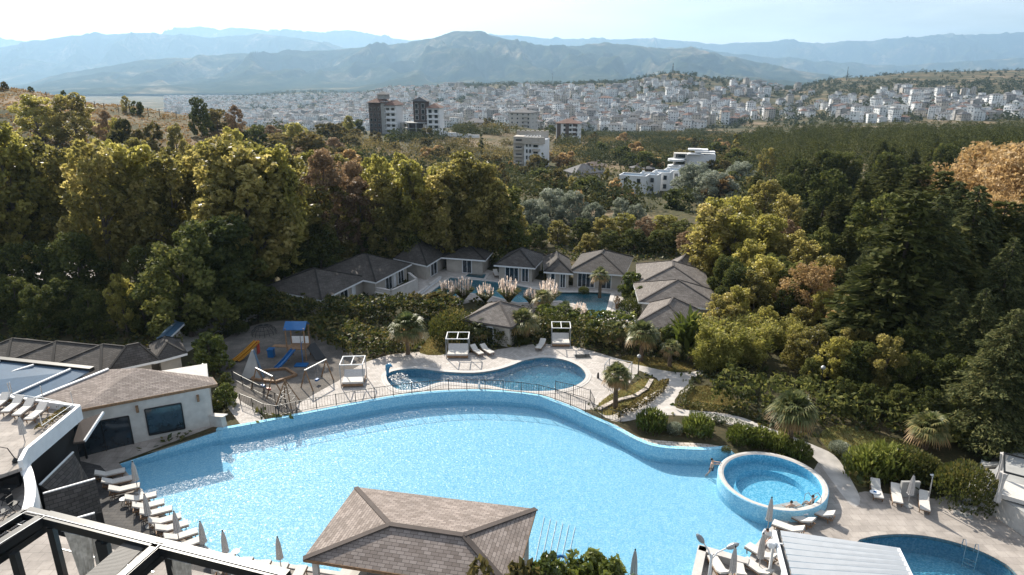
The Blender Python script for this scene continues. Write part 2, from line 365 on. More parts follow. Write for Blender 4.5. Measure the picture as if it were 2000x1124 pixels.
# ------------------------------------------------------------------ terrain height
TU = [(-0.733, [(120,0),(150,7),(200,19),(240,24.5),(330,13),(420,-4),(550,-34),(750,-60),(1000,-80),(1400,-95),(2000,-100),(3000,-100),(5000,-108)]),
 (-0.587, [(120,0),(150,5),(200,13),(250,19),(330,8),(420,-8),(550,-36),(750,-60),(1000,-80),(1400,-95),(2000,-98),(3000,-96),(5000,-108)]),
 (-0.44, [(120,0),(150,3),(200,8.5),(260,13.5),(330,6),(420,-10),(550,-38),(750,-58),(1000,-72),(1400,-72),(2000,-78),(3000,-70),(5000,-108)]),
 (-0.29, [(120,0),(150,0),(200,0),(260,1),(350,-1),(420,-6),(550,-32),(750,-55),(1000,-62),(1300,-58),(2000,-62),(3000,-54),(3600,-42),(5000,-108)]),
 (-0.147, [(120,0),(150,-1),(200,-3),(260,-6),(330,-5),(400,-4),(450,-5),(550,-30),(750,-48),(1000,-50),(1400,-44),(2000,-20),(2350,-6),(3000,-60),(5000,-108)]),
 (0, [(120,0),(150,-2),(200,-5),(260,-8),(290,-8.5),(330,-9),(400,-8),(480,-6),(550,-16),(750,-32),(1000,-31),(1400,-24),(2000,2),(2300,9),(3000,-60),(5000,-108)]),
 (0.147, [(120,0),(150,-2.5),(200,-6),(260,-9),(330,-11),(420,-16),(550,-22),(750,-35),(900,-37),(1200,-26),(1500,-9),(1800,15),(2100,6),(3000,-60),(5000,-108)]),
 (0.23, [(120,0),(150,-3),(200,-7),(260,-9.5),(330,-12),(420,-16),(550,-22),(750,-34),(900,-37),(1200,-26),(1500,-5),(1750,36),(2100,12),(3000,-60),(5000,-108)]),
 (0.293, [(120,0),(150,-3),(200,-8),(260,-10),(330,-12),(420,-15),(550,-21),(750,-30),(900,-36),(1200,-33),(1500,-10),(1700,27),(2000,0),(3000,-80),(5000,-108)]),
 (0.40, [(120,0),(150,-2),(200,-5),(300,-9),(420,-13),(550,-17),(700,-24),(900,-33),(1200,-32),(1500,-16),(1700,-6),(2000,-4),(3000,-60),(5000,-108)]),
 (0.48, [(120,0),(150,-1),(200,-3),(300,-7),(420,-12),(550,-16),(700,-21),(900,-28),(1200,-20),(1500,-2),(1900,25),(2300,22),(3200,-20),(5000,-108)]),
 (0.587, [(120,0),(150,0),(200,-2),(300,-6),(420,-11),(550,-15),(700,-20),(900,-27),(1200,-15),(1450,1),(1700,17),(1950,37),(3000,44),(5000,-60)]),
 (0.733, [(120,0),(150,1),(200,-1),(300,-5),(420,-10),(550,-14),(700,-19),(900,-26),(1200,-14),(1450,2),(1700,20),(1950,40),(3000,54),(5000,0)])]
YS = np.array([0,120,150,200,240,260,300,330,375,420,480,550,650,750,900,1000,1200,1300,1450,1600,1750,1900,2000,2200,2500,3000,3500,5000.])
US = np.array([t[0] for t in TU])
TZ = np.array([np.interp(YS, [p[0] for p in t[1]], [p[1] for p in t[1]]) for t in TU])
_h = np.random.RandomState(5).rand(256, 256)
def vnoise(x, y):
    x = np.asarray(x, float); y = np.asarray(y, float); xi = np.floor(x).astype(int); yi = np.floor(y).astype(int); fx = x-xi; fy = y-yi
    fx = fx*fx*(3-2*fx); fy = fy*fy*(3-2*fy)
    a = _h[xi & 255, yi & 255]; b = _h[(xi+1) & 255, yi & 255]; c = _h[xi & 255, (yi+1) & 255]; d = _h[(xi+1) & 255, (yi+1) & 255]
    return (a*(1-fx)+b*fx)*(1-fy)+(c*(1-fx)+d*fx)*fy*1.0
def fbm(x, y, o=4):
    s = 0; a = 1; t = 0
    for i in range(o): s = s+a*vnoise(x*2**i+17*i, y*2**i+31*i); t += a; a *= .5
    return s/t
def ss(a, b, x): t = np.clip((x-a)/(b-a), 0, 1); return t*t*(3-2*t)
def zf(x, y):
    x = np.asarray(x, float); y = np.asarray(y, float); u = np.clip(x/np.maximum(y, 20), US[0], US[-1])
    ui = np.clip(np.searchsorted(US, u)-1, 0, len(US)-2); fu = (u-US[ui])/(US[ui+1]-US[ui]); fu = fu*fu*(3-2*fu)
    yi = np.clip(np.searchsorted(YS, y)-1, 0, len(YS)-2); fy = np.clip((y-YS[yi])/(YS[yi+1]-YS[yi]), 0, 1)
    z = (TZ[ui, yi]*(1-fu)+TZ[ui+1, yi]*fu)*(1-fy)+(TZ[ui, yi+1]*(1-fu)+TZ[ui+1, yi+1]*fu)*fy
    amp = np.clip((y-150)/800, 0, 1)
    z = z + amp*9*(fbm(x/140, y/140)-.5) + np.clip((y-130)/60, 0, 1)*1.2*(fbm(x/18, y/18)-.5)
    low = ss(50, 43.5, y)*np.maximum(ss(15, 21, x), ss(-20, -25, x))
    low = np.maximum(low, ss(41.5, 39.8, y)); return z - .8*low
def z1(x, y): return float(zf(x, y))
def G(px, py, dz=0.):
    """ground point seen at a photo pixel"""
    d = ray(px, py)
    if py > 420:
        z = 0.
        for _ in range(6):
            p = P(px, py, z); z = z1(p.x, p.y)
        return Vector((p.x, p.y, z+dz))
    Y = np.geomspace(60, 6000, 1500); t = Y/d.y; z = CAMH+d.z*t; h = zf(d.x*t, Y)
    k = np.argmax(z < h); return Vector((d.x*t[k], Y[k], h[k]+dz))
def proj(p):
    zc = p[1]*cT - (p[2]-CAMH)*sT; return (1000+F*p[0]/zc, 562 - F*((p[2]-CAMH)*cT + p[1]*sT)/zc)
def hfrom(px, py, Y):
    """ground position and height of a thing at forward distance Y whose top shows at px, py"""
    p = PY(px, py, Y); g_ = z1(p.x, p.y); return Vector((p.x, p.y, g_)), p.z-g_
# ------------------------------------------------------------------ far terrain sheet
def grid_mesh(name, X, Y, Z, material):
    r, c = X.shape; V = np.stack([X, Y, Z], -1).reshape(-1, 3)
    i = np.arange(r*c).reshape(r, c); q = np.stack([i[:-1, :-1], i[:-1, 1:], i[1:, 1:], i[1:, :-1]], -1).reshape(-1, 4)
    me = bpy.data.meshes.new(name); me.vertices.add(len(V)); me.vertices.foreach_set('co', V.astype(np.float32).ravel())
    me.loops.add(q.size); me.loops.foreach_set('vertex_index', q.astype(np.int32).ravel()); me.polygons.add(len(q))
    me.polygons.foreach_set('loop_start', np.arange(0, q.size, 4, dtype=np.int32)); me.polygons.foreach_set('loop_total', np.full(len(q), 4, np.int32))
    me.materials.append(M[material]); me.update(calc_edges=True); me.polygons.foreach_set('use_smooth', [True]*len(q)); return me
def landmat():
    m, t = mat('valley_land'); L = t.links.new
    o = N(t, 'ShaderNodeOutputMaterial'); b = N(t, 'ShaderNodeBsdfPrincipled'); b.inputs['Roughness'].default_value = .95; b.inputs['Specular IOR Level'].default_value = .1
    tc = N(t, 'ShaderNodeTexCoord'); n1 = N(t, 'ShaderNodeTexNoise'); n1.inputs['Scale'].default_value = .018; n1.inputs['Detail'].default_value = 12; n1.inputs['Roughness'].default_value = .68
    L(tc.outputs['Object'], n1.inputs[0])
    rp = N(t, 'ShaderNodeValToRGB'); e = rp.color_ramp.elements; e.new(.5); e.new(.5)
    for i, (p, c) in enumerate(((.38, (.03, .036, .018)), (.50, (.07, .065, .03)), (.58, (.18, .13, .08)), (.68, (.36, .29, .21)))): e[i].position = p; e[i].color = c+(1,)
    n2 = N(t, 'ShaderNodeTexNoise'); n2.inputs['Scale'].default_value = .9; n2.inputs['Detail'].default_value = 6; L(tc.outputs['Object'], n2.inputs[0])
    ad = N(t, 'ShaderNodeMath', operation='MULTIPLY_ADD'); ad.inputs[1].default_value = .3; L(n2.outputs[0], ad.inputs[0])
    a2 = N(t, 'ShaderNodeMath', operation='MULTIPLY'); a2.inputs[1].default_value = .7; L(n1.outputs[0], a2.inputs[0]); L(a2.outputs[0], ad.inputs[2])
    L(ad.outputs[0], rp.inputs[0]); L(rp.outputs[0], b.inputs['Base Color']); L(b.outputs[0], o.inputs[0])
    M['land'] = m
landmat()
yy = np.concatenate([np.linspace(149.7, 330, 90), np.geomspace(333, 5200, 230)])
uu = np.linspace(-1.0, 1.0, 420)
Yg, Ug = np.meshgrid(yy, uu, indexing='ij'); Xg = Ug*Yg
Zg = zf(Xg, Yg)
tag(link('terrain', grid_mesh('terrain', Xg, Yg, Zg, 'land')), kind='structure')
# ------------------------------------------------------------------ mountains
def mountmat():
    m, t = mat('wooded_mountain'); L = t.links.new
    o = N(t, 'ShaderNodeOutputMaterial'); b = N(t, 'ShaderNodeBsdfPrincipled'); b.inputs['Roughness'].default_value = 1; b.inputs['Specular IOR Level'].default_value = 0
    tc = N(t, 'ShaderNodeTexCoord'); n1 = N(t, 'ShaderNodeTexNoise'); n1.inputs['Scale'].default_value = .0016; n1.inputs['Detail'].default_value = 13; n1.inputs['Roughness'].default_value = .72
    L(tc.outputs['Object'], n1.inputs[0])
    rp = N(t, 'ShaderNodeValToRGB'); e = rp.color_ramp.elements; e.new(.5); e.new(.5)
    for i, (p, c) in enumerate(((.42, (.02, .028, .014)), (.53, (.045, .05, .025)), (.60, (.12, .10, .06)), (.70, (.32, .26, .18)))): e[i].position = p; e[i].color = c+(1,)
    L(n1.outputs[0], rp.inputs[0]); L(rp.outputs[0], b.inputs['Base Color']); L(b.outputs[0], o.inputs[0]); M['mount'] = m
mountmat()
def dirz(px, py, Y): return PY(px, py, Y).z
RID = [ # (distance, half depth, silhouette [(px, py)])
 (5600, 1100, [(-300,196),(0,190),(100,178),(200,172),(330,168),(430,176),(520,186),(700,178),(820,170),(900,180),(1100,172),(1300,160),(1450,150),(1560,160),(1700,168),(2000,165),(2300,165)]),
 (8600, 2600, [(-300,200),(0,176),(60,160),(130,142),(220,128),(300,115),(380,112),(450,104),(520,103),(600,100),(660,95),(720,88),(790,85),(850,74),(890,62),(940,66),(985,76),(1050,92),(1120,90),(1180,85),(1250,92),(1310,97),(1345,95),(1400,108),(1480,122),(1560,138),(1640,152),(1750,160),(2000,160),(2300,160)]),
 (13000, 2600, [(-300,110),(0,95),(60,86),(150,70),(210,67),(265,63),(330,66),(420,70),(520,66),(580,72),(650,86),(720,100),(800,110),(1000,120),(1200,110),(1290,96),(1345,95),(1420,104),(1500,112),(1600,120),(1750,128),(1900,118),(2000,112),(2300,110)]),
 (17500, 2600, [(-300,60),(0,72),(60,80),(160,82),(300,74),(345,62),(400,52),(440,56),(482,54),(540,62),(620,66),(650,60),(690,58),(740,68),(790,77),(860,76),(950,74),(1010,71),(1080,78),(1170,78),(1260,76),(1330,80),(1400,84),(1490,82),(1560,80),(1600,84),(1680,78),(1730,75),(1820,70),(1900,67),(1960,64),(2000,62),(2300,55)])]
yy = np.geomspace(5000, 19500, 420); uu = np.linspace(-.95, .95, 620)
Yg, Ug = np.meshgrid(yy, uu, indexing='ij'); Xg = Ug*Yg; PX = 1000+Ug*F/cT
Zg = np.full(Xg.shape, -110.)
Zg += 12*(fbm(Xg/700, Yg/700)-.5)
for k, (D, W, sil) in enumerate(RID):
    wob = (fbm(Xg/1800+9*k, Yg*0+3*k)-.5)*W*.6
    sp = np.array([p[0] for p in sil]); sy = np.array([p[1] for p in sil])
    pys = np.interp(PX, sp, sy) + (fbm(PX/26+40*k, PX*0+k, 4)-.5)*5
    v = (pys-562)/F; top = CAMH + (Yg*0+D)*(-(sT+v*cT))/(cT-v*sT)
    t = (Yg-wob-D)/W
    ridge = np.exp(-np.abs(t)**1.4*1.6)
    # spurs running down towards the viewer
    wx = Xg + 420*(fbm(Xg/900+5, Yg/900)-.5)*2
    sc = 520+120*k
    n = 1-np.abs(2*fbm(wx/sc+7*k, Yg/(sc*3.2)+k, 3)-1)*1.0
    n2 = 1-np.abs(2*fbm(wx/(sc*.3)+3, Yg/(sc*.8)+k*2, 4)-1)
    mid = np.clip(np.abs(t)*3.0, 0, 1)*np.clip(1.9-np.abs(t), 0, 1)
    hh = (top+110)*ridge
    hh = hh*(1 + mid*(1.7*(n-.84)+.75*(n2-.84)))
    Zg = np.maximum(Zg, -110+hh)
ME_MT = grid_mesh('mountains', Xg, Yg, Zg, 'mount'); tag(link('mountains', ME_MT), kind='structure')
# a plain beneath everything, out to the horizon
mb = MB(); mb.face([(-60000, -200, -135), (60000, -200, -135), (60000, 19600, -135), (-60000, 19600, -135)])
tag(mb.build('ground', 'land'), kind='structure')
ZT = float(Zg.max())
m, t = mat('haze_air'); o = N(t, 'ShaderNodeOutputMaterial'); pv = N(t, 'ShaderNodeVolumePrincipled')
pv.inputs['Color'].default_value = (.46, .72, 1, 1); pv.inputs['Density'].default_value = 6e-5; pv.inputs['Anisotropy'].default_value = .35
t.links.new(pv.outputs[0], o.inputs['Volume']); M['haze'] = m
mb = MB(); mb.box(0, 9600, (ZT+30-137)/2, 44000, 20400, ZT+30+137)
tag(mb.build('haze', 'haze'), kind='stuff')
# ------------------------------------------------------------------ resort ground: one sheet cut into zones, with real holes for the pools
def smooth_poly(pts, n=6, closed=True):
    """Catmull-Rom through 3-D points"""
    pts = [Vector(p) for p in pts]; out = []; m = len(pts)
    for i in range(m if closed else m-1):
        p0 = pts[(i-1) % m] if closed or i > 0 else pts[i]; p1 = pts[i]; p2 = pts[(i+1) % m]
        p3 = pts[(i+2) % m] if closed or i+2 < m else p2
        for k in range(n):
            t = k/n; out.append(.5*((2*p1)+(p2-p0)*t+(2*p0-5*p1+4*p2-p3)*t*t+(3*p1-p0-3*p2+p3)*t**3))
    if not closed: out.append(pts[-1])
    return out
def inpoly(pt, poly):
    x, y = pt[0], pt[1]; c = False; n = len(poly); j = n-1
    for i in range(n):
        a, b = poly[i], poly[j]
        if (a[1] > y) != (b[1] > y) and x < (b[0]-a[0])*(y-a[1])/(b[1]-a[1])+a[0]: c = not c
        j = i
    return c
def gp(lst, n=5, smooth=True):
    p = [G(*q) for q in lst]; return smooth_poly(p, n) if smooth else p
RIMpx = [(422,844),(441,839),(524,824),(599,809),(699,790),(760,779),(820,771),(880,766.6),(934,765.7),(985,768),(1045,774),(1081,786),(1120,801),(1150,815),(1191,833),(1246,862),(1282,874),(1329,878.6),(1384,880),(1425,877)]
rim = smooth_poly([P(x, y, -.15 if x < 430 else 0) for x, y in RIMpx], 5, False)
JC = P(1510, 937, 0); ja = P(1402, 925, 0); jb = P(1617, 950, 0); JR = (jb-ja).length/2; JC = (ja+jb)/2
leftside = [P(x, y, -.8) for x, y in ((232,907),(300,985),(360,1040),(415,1076),(470,1090),(600,1108),(700,1124),(760,1210))]
rightside = [P(x, y, -.8) for x, y in ((1340,1230),(1352,1124),(1366,1076),(1458,1102),(1474,1066),(1500,1035),(1530,1010))]
a0 = math.atan2(rim[-1].y-JC.y, rim[-1].x-JC.x); a1 = math.atan2(rightside[-1].y-JC.y, rightside[-1].x-JC.x) + 2*math.pi
jarc = [JC+Vector((math.cos(a), math.sin(a), 0))*(JR-.3) for a in np.linspace(a0+.05, a1-.05, 18)]
pool = rim[:] + jarc + rightside[::-1] + [P(1000,1250,-.8)] + leftside[::-1]
pool = [Vector((p.x, p.y, p.z)) for p in pool]
lagoonpx = [(755,737),(764,727),(790,722),(820,721),(868,727),(925,729),(970,723),(1000,714),(1024,705),(1060,699),(1099,703),(1129,715),(1144,732),(1135,748),(1105,760),(1060,765),(1000,763),(955,754),(910,750),(872,747),(850,750),(820,760),(784,763),(763,753)]
lagoon = gp(lagoonpx, 5)
vp1 = gp([(820,588),(862,556),(880,543),(985,553),(1075,572),(1172,572),(1193,574),(1180,622),(1150,622),(1145,600),(1095,588),(1010,592),(960,578),(905,572),(870,590)], 1, False)
vp2 = gp([(908,541),(918,533),(950,536),(945,545)], 1, False)
vp3 = gp([(1204,626),(1203,616),(1234,616),(1240,626)], 1, False)
rp_c = P(1800, 1200, -.8); rpool = []
for (x, y) in [(1672,1062),(1690,1052),(1725,1046),(1780,1045),(1840,1054),(1900,1072),(1950,1095),(1985,1122),(2040,1200),(1950,1290),(1750,1290),(1650,1200),(1640,1110)]: rpool.append(P(x, y, -.8))
rpool = smooth_poly(rpool, 5)
jcirc = [JC+Vector((math.cos(a), math.sin(a), 0))*(JR+.02) for a in np.linspace(0, 2*math.pi, 48, endpoint=False)]
deck = gp([(600,812),(660,745),(700,715),(725,704),(755,695),(790,690),(830,688),(880,690),(940,688),(990,680),(1040,673),(1080,672),(1110,675),(1150,684),(1200,699),(1250,714),(1240,735),(1195,790),(1160,800)], 3)
deck = [p for p in deck]
rimxy = [(p.x, p.y) for p in rim]
path = gp([(1195,822),(1165,800),(1200,795),(1290,750),(1245,722),(1240,712),(1310,726),(1345,728),(1380,722),(1345,745),(1350,757),(1322,775),(1318,790),(1330,800),(1400,806),(1450,816),(1490,832),(1540,850),(1590,870),(1630,890),(1655,925),(1680,975),(1660,985),(1600,905),(1560,878),(1500,858),(1430,832),(1400,822),(1330,812),(1270,812),(1230,822)], 3)
rdeck = gp([(1600,900),(1640,925),(1665,965),(1690,960),(1830,975),(1875,960),(1935,900),(1960,880),(2080,890),(2150,1300),(1400,1300),(1350,1124),(1366,1076),(1458,1102),(1474,1066),(1500,1035),(1530,1008)], 2, False)
ldeck = [P(x, y, -.8) for x, y in ((440,842),(232,907),(300,985),(360,1040),(415,1076),(470,1090),(600,1108),(700,1124),(760,1210),(760,1400),(-300,1500),(-400,900),(150,850))]
lawn1 = gp([(1165,795),(1190,772),(1235,752),(1255,740),(1290,745),(1302,752),(1262,775),(1218,800),(1190,812),(1170,806)], 3)
lawn2 = gp([(820,690),(838,660),(860,655),(905,652),(880,690)], 3)
lawn3 = gp([(1215,705),(1225,695),(1290,700),(1345,712),(1352,722),(1310,726),(1260,716)], 3)
lawn4 = gp([(1620,880),(1600,850),(1640,830),(1720,850),(1780,865),(1800,900),(1700,950),(1665,940),(1645,900)], 3)
lawn5 = gp([(1345,770),(1360,755),(1410,760),(1440,790),(1400,802),(1335,798)], 3)
bed = gp([(1210,838),(1235,822),(1300,812),(1400,828),(1440,842),(1500,858),(1560,885),(1590,905),(1560,905),(1420,876),(1384,866),(1330,864),(1270,856),(1240,850)], 3)
stonewalk = gp([(1178,838),(1200,828),(1240,852),(1282,860),(1330,864),(1384,868),(1425,876),(1425,880),(1384,882),(1329,881),(1282,876),(1246,864),(1191,836)], 2)
play = gp([(455,770),(440,740),(420,700),(430,670),(470,645),(520,630),(590,628),(640,665),(690,690),(715,705),(690,735),(640,790),(560,812),(500,800)], 3)
vdeck = gp([(790,590),(800,545),(850,530),(900,515),(1000,538),(1120,558),(1200,560),(1245,560),(1245,600),(1235,632),(1150,630),(1090,605),(1000,600),(930,588),(880,600)], 1, False)
walk2 = gp([(300,668),(330,640),(380,600),(430,588),(480,585),(505,600),(500,622),(430,650),(345,700),(300,700)], 2)
road = gp([(-200,560),(0,530),(200,505),(330,480),(520,455),(640,440),(760,440),(850,436),(980,438),(1010,455),(960,470),(840,462),(700,452),(560,475),(350,510),(200,540),(0,565),(-200,600)], 2)
side = gp([(455,770),(500,800),(520,822),(470,830),(440,790)], 1, False)
court = [P(x, y, -.8) for x, y in ((150,903),(196,912),(235,948),(262,985),(330,1040),(400,1090),(440,1130),(60,1150),(60,940))]  # dark paving; its colour also stands in for the building's shade on the deck
zones = [('shade_toned_court', 'shadepave', court), ('stone_walk', 'cobble', stonewalk), ('planting_bed', 'soil', bed), ('lawn', 'lawn', lawn1), ('lawn', 'lawn', lawn2), ('lawn', 'lawn', lawn3), ('lawn', 'lawn', lawn4), ('lawn', 'lawn', lawn5),
         ('garden_path', 'pathstone', path), ('pool_plaza', 'paver', deck), ('playground_surface', 'rubber', play), ('pool_deck', 'deckstone', rdeck), ('pool_deck', 'deckstone', ldeck),
         ('villa_terrace', 'paver', vdeck), ('walkway', 'pathstone', walk2), ('walkway', 'paver', side), ('service_road', 'pathstone', road)]
holes = [pool, lagoon, vp1, vp2, vp3, rpool, jcirc]
verts = []; edges = []
def addloop(poly):
    b = len(verts); n = len(poly)
    for p in poly: verts.append((p[0], p[1]))
    for i in range(n): edges.append((b+i, b+(i+1) % n))
addloop([(-140, 12), (140, 12)]+[(x, 149.8) for x in range(140, -141, -2)])
for h in holes: addloop(h)
for _, _, z_ in zones: addloop(z_)
rr = random.Random(3)
for ix in range(-34, 35):
    for iy in range(4, 37): verts.append((ix*4+rr.uniform(-.5, .5), iy*4+rr.uniform(-.5, .5)))
res = mgeo.delaunay_2d_cdt([Vector(v) for v in verts], edges, [], 0, 1e-4)
VV, FF = res[0], res[2]
cls = {}
for f in FF:
    if len(f) < 3: continue
    c = sum((VV[i] for i in f), Vector((0, 0)))/len(f)
    if not (-140 < c.x < 140 and 12 < c.y < 149.8): continue
    if any(inpoly(c, h) for h in holes): continue
    k = -1
    for i, (_, _, z_) in enumerate(zones):
        if inpoly(c, z_): k = i; break
    cls.setdefault(k, []).append(f)
def hz(x, y): return z1(x, y)
zc_ = {}
for k, fs in cls.items():
    used = sorted({i for f in fs for i in f}); mp_ = {i: n for n, i in enumerate(used)}
    vs_ = []
    for i in used:
        if i not in zc_: zc_[i] = hz(VV[i].x, VV[i].y)
        vs_.append((VV[i].x, VV[i].y, zc_[i]))
    fl = []
    for f in fs:
        a = VV[f[1]]-VV[f[0]]; b = VV[f[2]]-VV[f[0]]
        f = [mp_[i] for i in f]
        fl.append(f if a.cross(b) > 0 else f[::-1])
    nm, mt = ('garden_ground', 'soil') if k < 0 else zones[k][:2]
    me = bpy.data.meshes.new(nm); me.from_pydata(vs_, [], fl); me.materials.append(M[mt]); me.update()
    tag(link(nm, me), kind='structure')
# ------------------------------------------------------------------ pools
def wall_loop(mb, poly, ztop, zbot, closed=True):
    n = len(poly)
    for i in range(n if closed else n-1):
        a, b = poly[i], poly[(i+1) % n]
        za = ztop(a) if callable(ztop) else ztop; zb = ztop(b) if callable(ztop) else ztop
        mb.face([(a[0], a[1], zbot), (b[0], b[1], zbot), (b[0], b[1], zb), (a[0], a[1], za)])
def flat(mb, poly, z):
    poly = [(p[0], p[1]) for p in poly]
    for t in mgeo.tessellate_polygon([[Vector((x, y, 0)) for x, y in poly]]):
        a, b, c = [Vector(poly[i]) for i in t]
        if (b-a).cross(c-a) < 0: t = (t[0], t[2], t[1])
        mb.face([(poly[i][0], poly[i][1], z) for i in t])
def offset(poly, d, closed=True):
    out = []; n = len(poly)
    for i in range(n):
        a = Vector(poly[(i-1) % n][:2]) if closed or i else Vector(poly[i][:2]); b = Vector(poly[(i+1) % n][:2]) if closed or i < n-1 else Vector(poly[i][:2])
        t = (b-a); t = t.normalized() if t.length > 1e-6 else Vector((1, 0)); out.append((poly[i][0]+t.y*d, poly[i][1]-t.x*d))
    return out
def ring(mb, inner, outer, z0, z1_, closed=True):
    n = len(inner); zt = z1_ if callable(z1_) else (lambda p: z1_); zb = z0 if callable(z0) else (lambda p: z0)
    for i in range(n if closed else n-1):
        j = (i+1) % n; a, b, c, d = inner[i], inner[j], outer[j], outer[i]
        T = [(p[0], p[1], zt(p)) for p in (a, b, c, d)]; B = [(p[0], p[1], zb(p)) for p in (a, b, c, d)]
        mb.face(T); mb.face([B[0], B[1], T[1], T[0]][::-1]); mb.face([B[3], B[2], T[2], T[3]])
WZ = -.9
t_ = thing('swimming_pool', 'large curved swimming pool lined with light blue mosaic under the hip roofed bar', 'swimming pool', (0, 0, 0))
mb = MB(); jset = set(id(p) for p in jarc)
for i in range(len(pool)):
    a, b = pool[i], pool[(i+1) % len(pool)]
    if id(a) in jset or id(b) in jset: continue
    mb.face([(a.x, a.y, -1.36), (b.x, b.y, -1.36), (b.x, b.y, b.z), (a.x, a.y, a.z)])
mb.build('basin_wall', 'mosaic', t_)
mb = MB(); flat(mb, pool, -1.36); mb.build('basin_floor', 'mosaic', t_)
mb = MB(); r0 = [(p.x, p.y) for p in rim]; ring(mb, offset(rim, -.03, False), offset(rim, .38, False) if False else offset(rim, -.42, False), -.3, .045, False)
ed = offset(leftside, .0, False)
mb.build('coping', 'mosaic', t_)
mb = MB(); le = [Vector((p.x, p.y, p.z)) for p in leftside]; ring(mb, offset(le, .02, False), offset(le, .34, False), -1.0, -.73, False)
mb.build('edge_stones', 'coping', t_)
mb = MB(); re_ = rightside; ring(mb, offset(re_, .05, False), offset(re_, .55, False), -1.0, -.70, False); mb.build('edge_stones', 'coping', t_)
mb = MB(); flat(mb, pool, WZ); ow = tag(mb.build('water', 'water'), kind='structure')
# steps drawn by white lines on the pool floor
mb = MB()
for k in range(6):
    a = P(1063+k*12, 1010+k*4, -1.33); b = P(1043+k*12, 1105+k*3, -1.33); mb.beam(a, b, .035, .03)
mb.build('step_edge', 'white', t_)
# kids' lagoon pool
t_ = thing('lagoon_pool', 'kidney shaped children pool with pale stone rim on the paved plaza', 'swimming pool')
mb = MB(); wall_loop(mb, lagoon, lambda p: p.z, -.95); mb.build('basin_wall', 'mosaic2', t_)
mb = MB(); flat(mb, lagoon, -.95); mb.build('basin_floor', 'mosaic2', t_)
mb = MB(); ring(mb, lagoon, offset(lagoon, -.32), -.15, .05); ring(mb, offset(lagoon, -.34), offset(lagoon, -.55), -.15, .035); mb.build('coping', 'coping', t_)
mb = MB(); flat(mb, lagoon, -.16); tag(mb.build('water', 'water2'), kind='structure')
for nm, pl, lb, dz in (('villa_pool', vp1, 'long angular private pool beside the villas behind the pampas grass', -1.3), ('plunge_pool', vp2, 'small square plunge pool with white edge before the far villas', -.9), ('plunge_pool', vp3, 'small square plunge pool with white edge beside the stepped grey roofs', -.9)):
    t_ = thing(nm, lb, 'swimming pool'); mb = MB(); wall_loop(mb, pl, lambda p: p.z, dz); mb.build('basin_wall', 'mosaic3', t_)
    mb = MB(); flat(mb, pl, dz); mb.build('basin_floor', 'mosaic3', t_)
    mb = MB(); sg = -1 if sum(pl[i].x*pl[(i+1) % len(pl)].y-pl[(i+1) % len(pl)].x*pl[i].y for i in range(len(pl))) < 0 else 1
    ring(mb, pl, offset(pl, sg*.55), -.15, .06); mb.build('coping', 'coping', t_)
    mb = MB(); flat(mb, pl, -.12); tag(mb.build('water', 'water2'), kind='structure')
t_ = thing('round_pool', 'round deep blue pool half hidden by the white louvred roof', 'swimming pool')
mb = MB(); wall_loop(mb, rpool, lambda p: -.8, -2.2); mb.build('basin_wall', 'mosaic2', t_)
mb = MB(); flat(mb, rpool, -2.2); mb.build('basin_floor', 'mosaic2', t_)
mb = MB(); ring(mb, rpool, offset(rpool, -.4), -1, -.75); mb.build('coping', 'deckstone', t_)
mb = MB(); flat(mb, rpool, -.95); tag(mb.build('water', 'water2'), kind='structure')
# jacuzzi
t_ = thing('jacuzzi', 'raised round whirlpool tub clad in blue mosaic at the pool corner', 'whirlpool', JC)
n = 64
def rng(mb, prof):       # open surface of revolution
    b = len(mb.v)
    for r, z in prof:
        for k in range(n): mb.v.append((math.cos(2*math.pi*k/n)*r, math.sin(2*math.pi*k/n)*r, z))
    for i in range(len(prof)-1):
        for k in range(n):
            mb.f.append([b+i*n+k, b+i*n+(k+1) % n, b+(i+1)*n+(k+1) % n, b+(i+1)*n+k]); mb.mi.append(mb.m); mb.uv.append(None)
mb = MB(); rng(mb, [(JR, -1.35), (JR, .0), (JR-.06, .06)]); mb.build('outer_wall', 'mosaic', t_)
mb = MB(); rng(mb, [(JR-.06, .06), (JR-.28, .06), (JR-.42, .0)]); mb.build('rim', 'coping', t_)
mb = MB(); rng(mb, [(JR-.42, 0), (JR-.42, -.75), (JR-1.35, -.78), (JR-1.38, -1.25), (0.01, -1.3)]); mb.build('inner_basin', 'mosaic2', t_)
mb = MB(); b0 = [(JC.x+math.cos(a)*(JR-.42), JC.y+math.sin(a)*(JR-.42)) for a in np.linspace(0, 2*math.pi, 64, endpoint=False)]; flat(mb, b0, -.22)
tag(mb.build('water', 'water'), kind='structure')
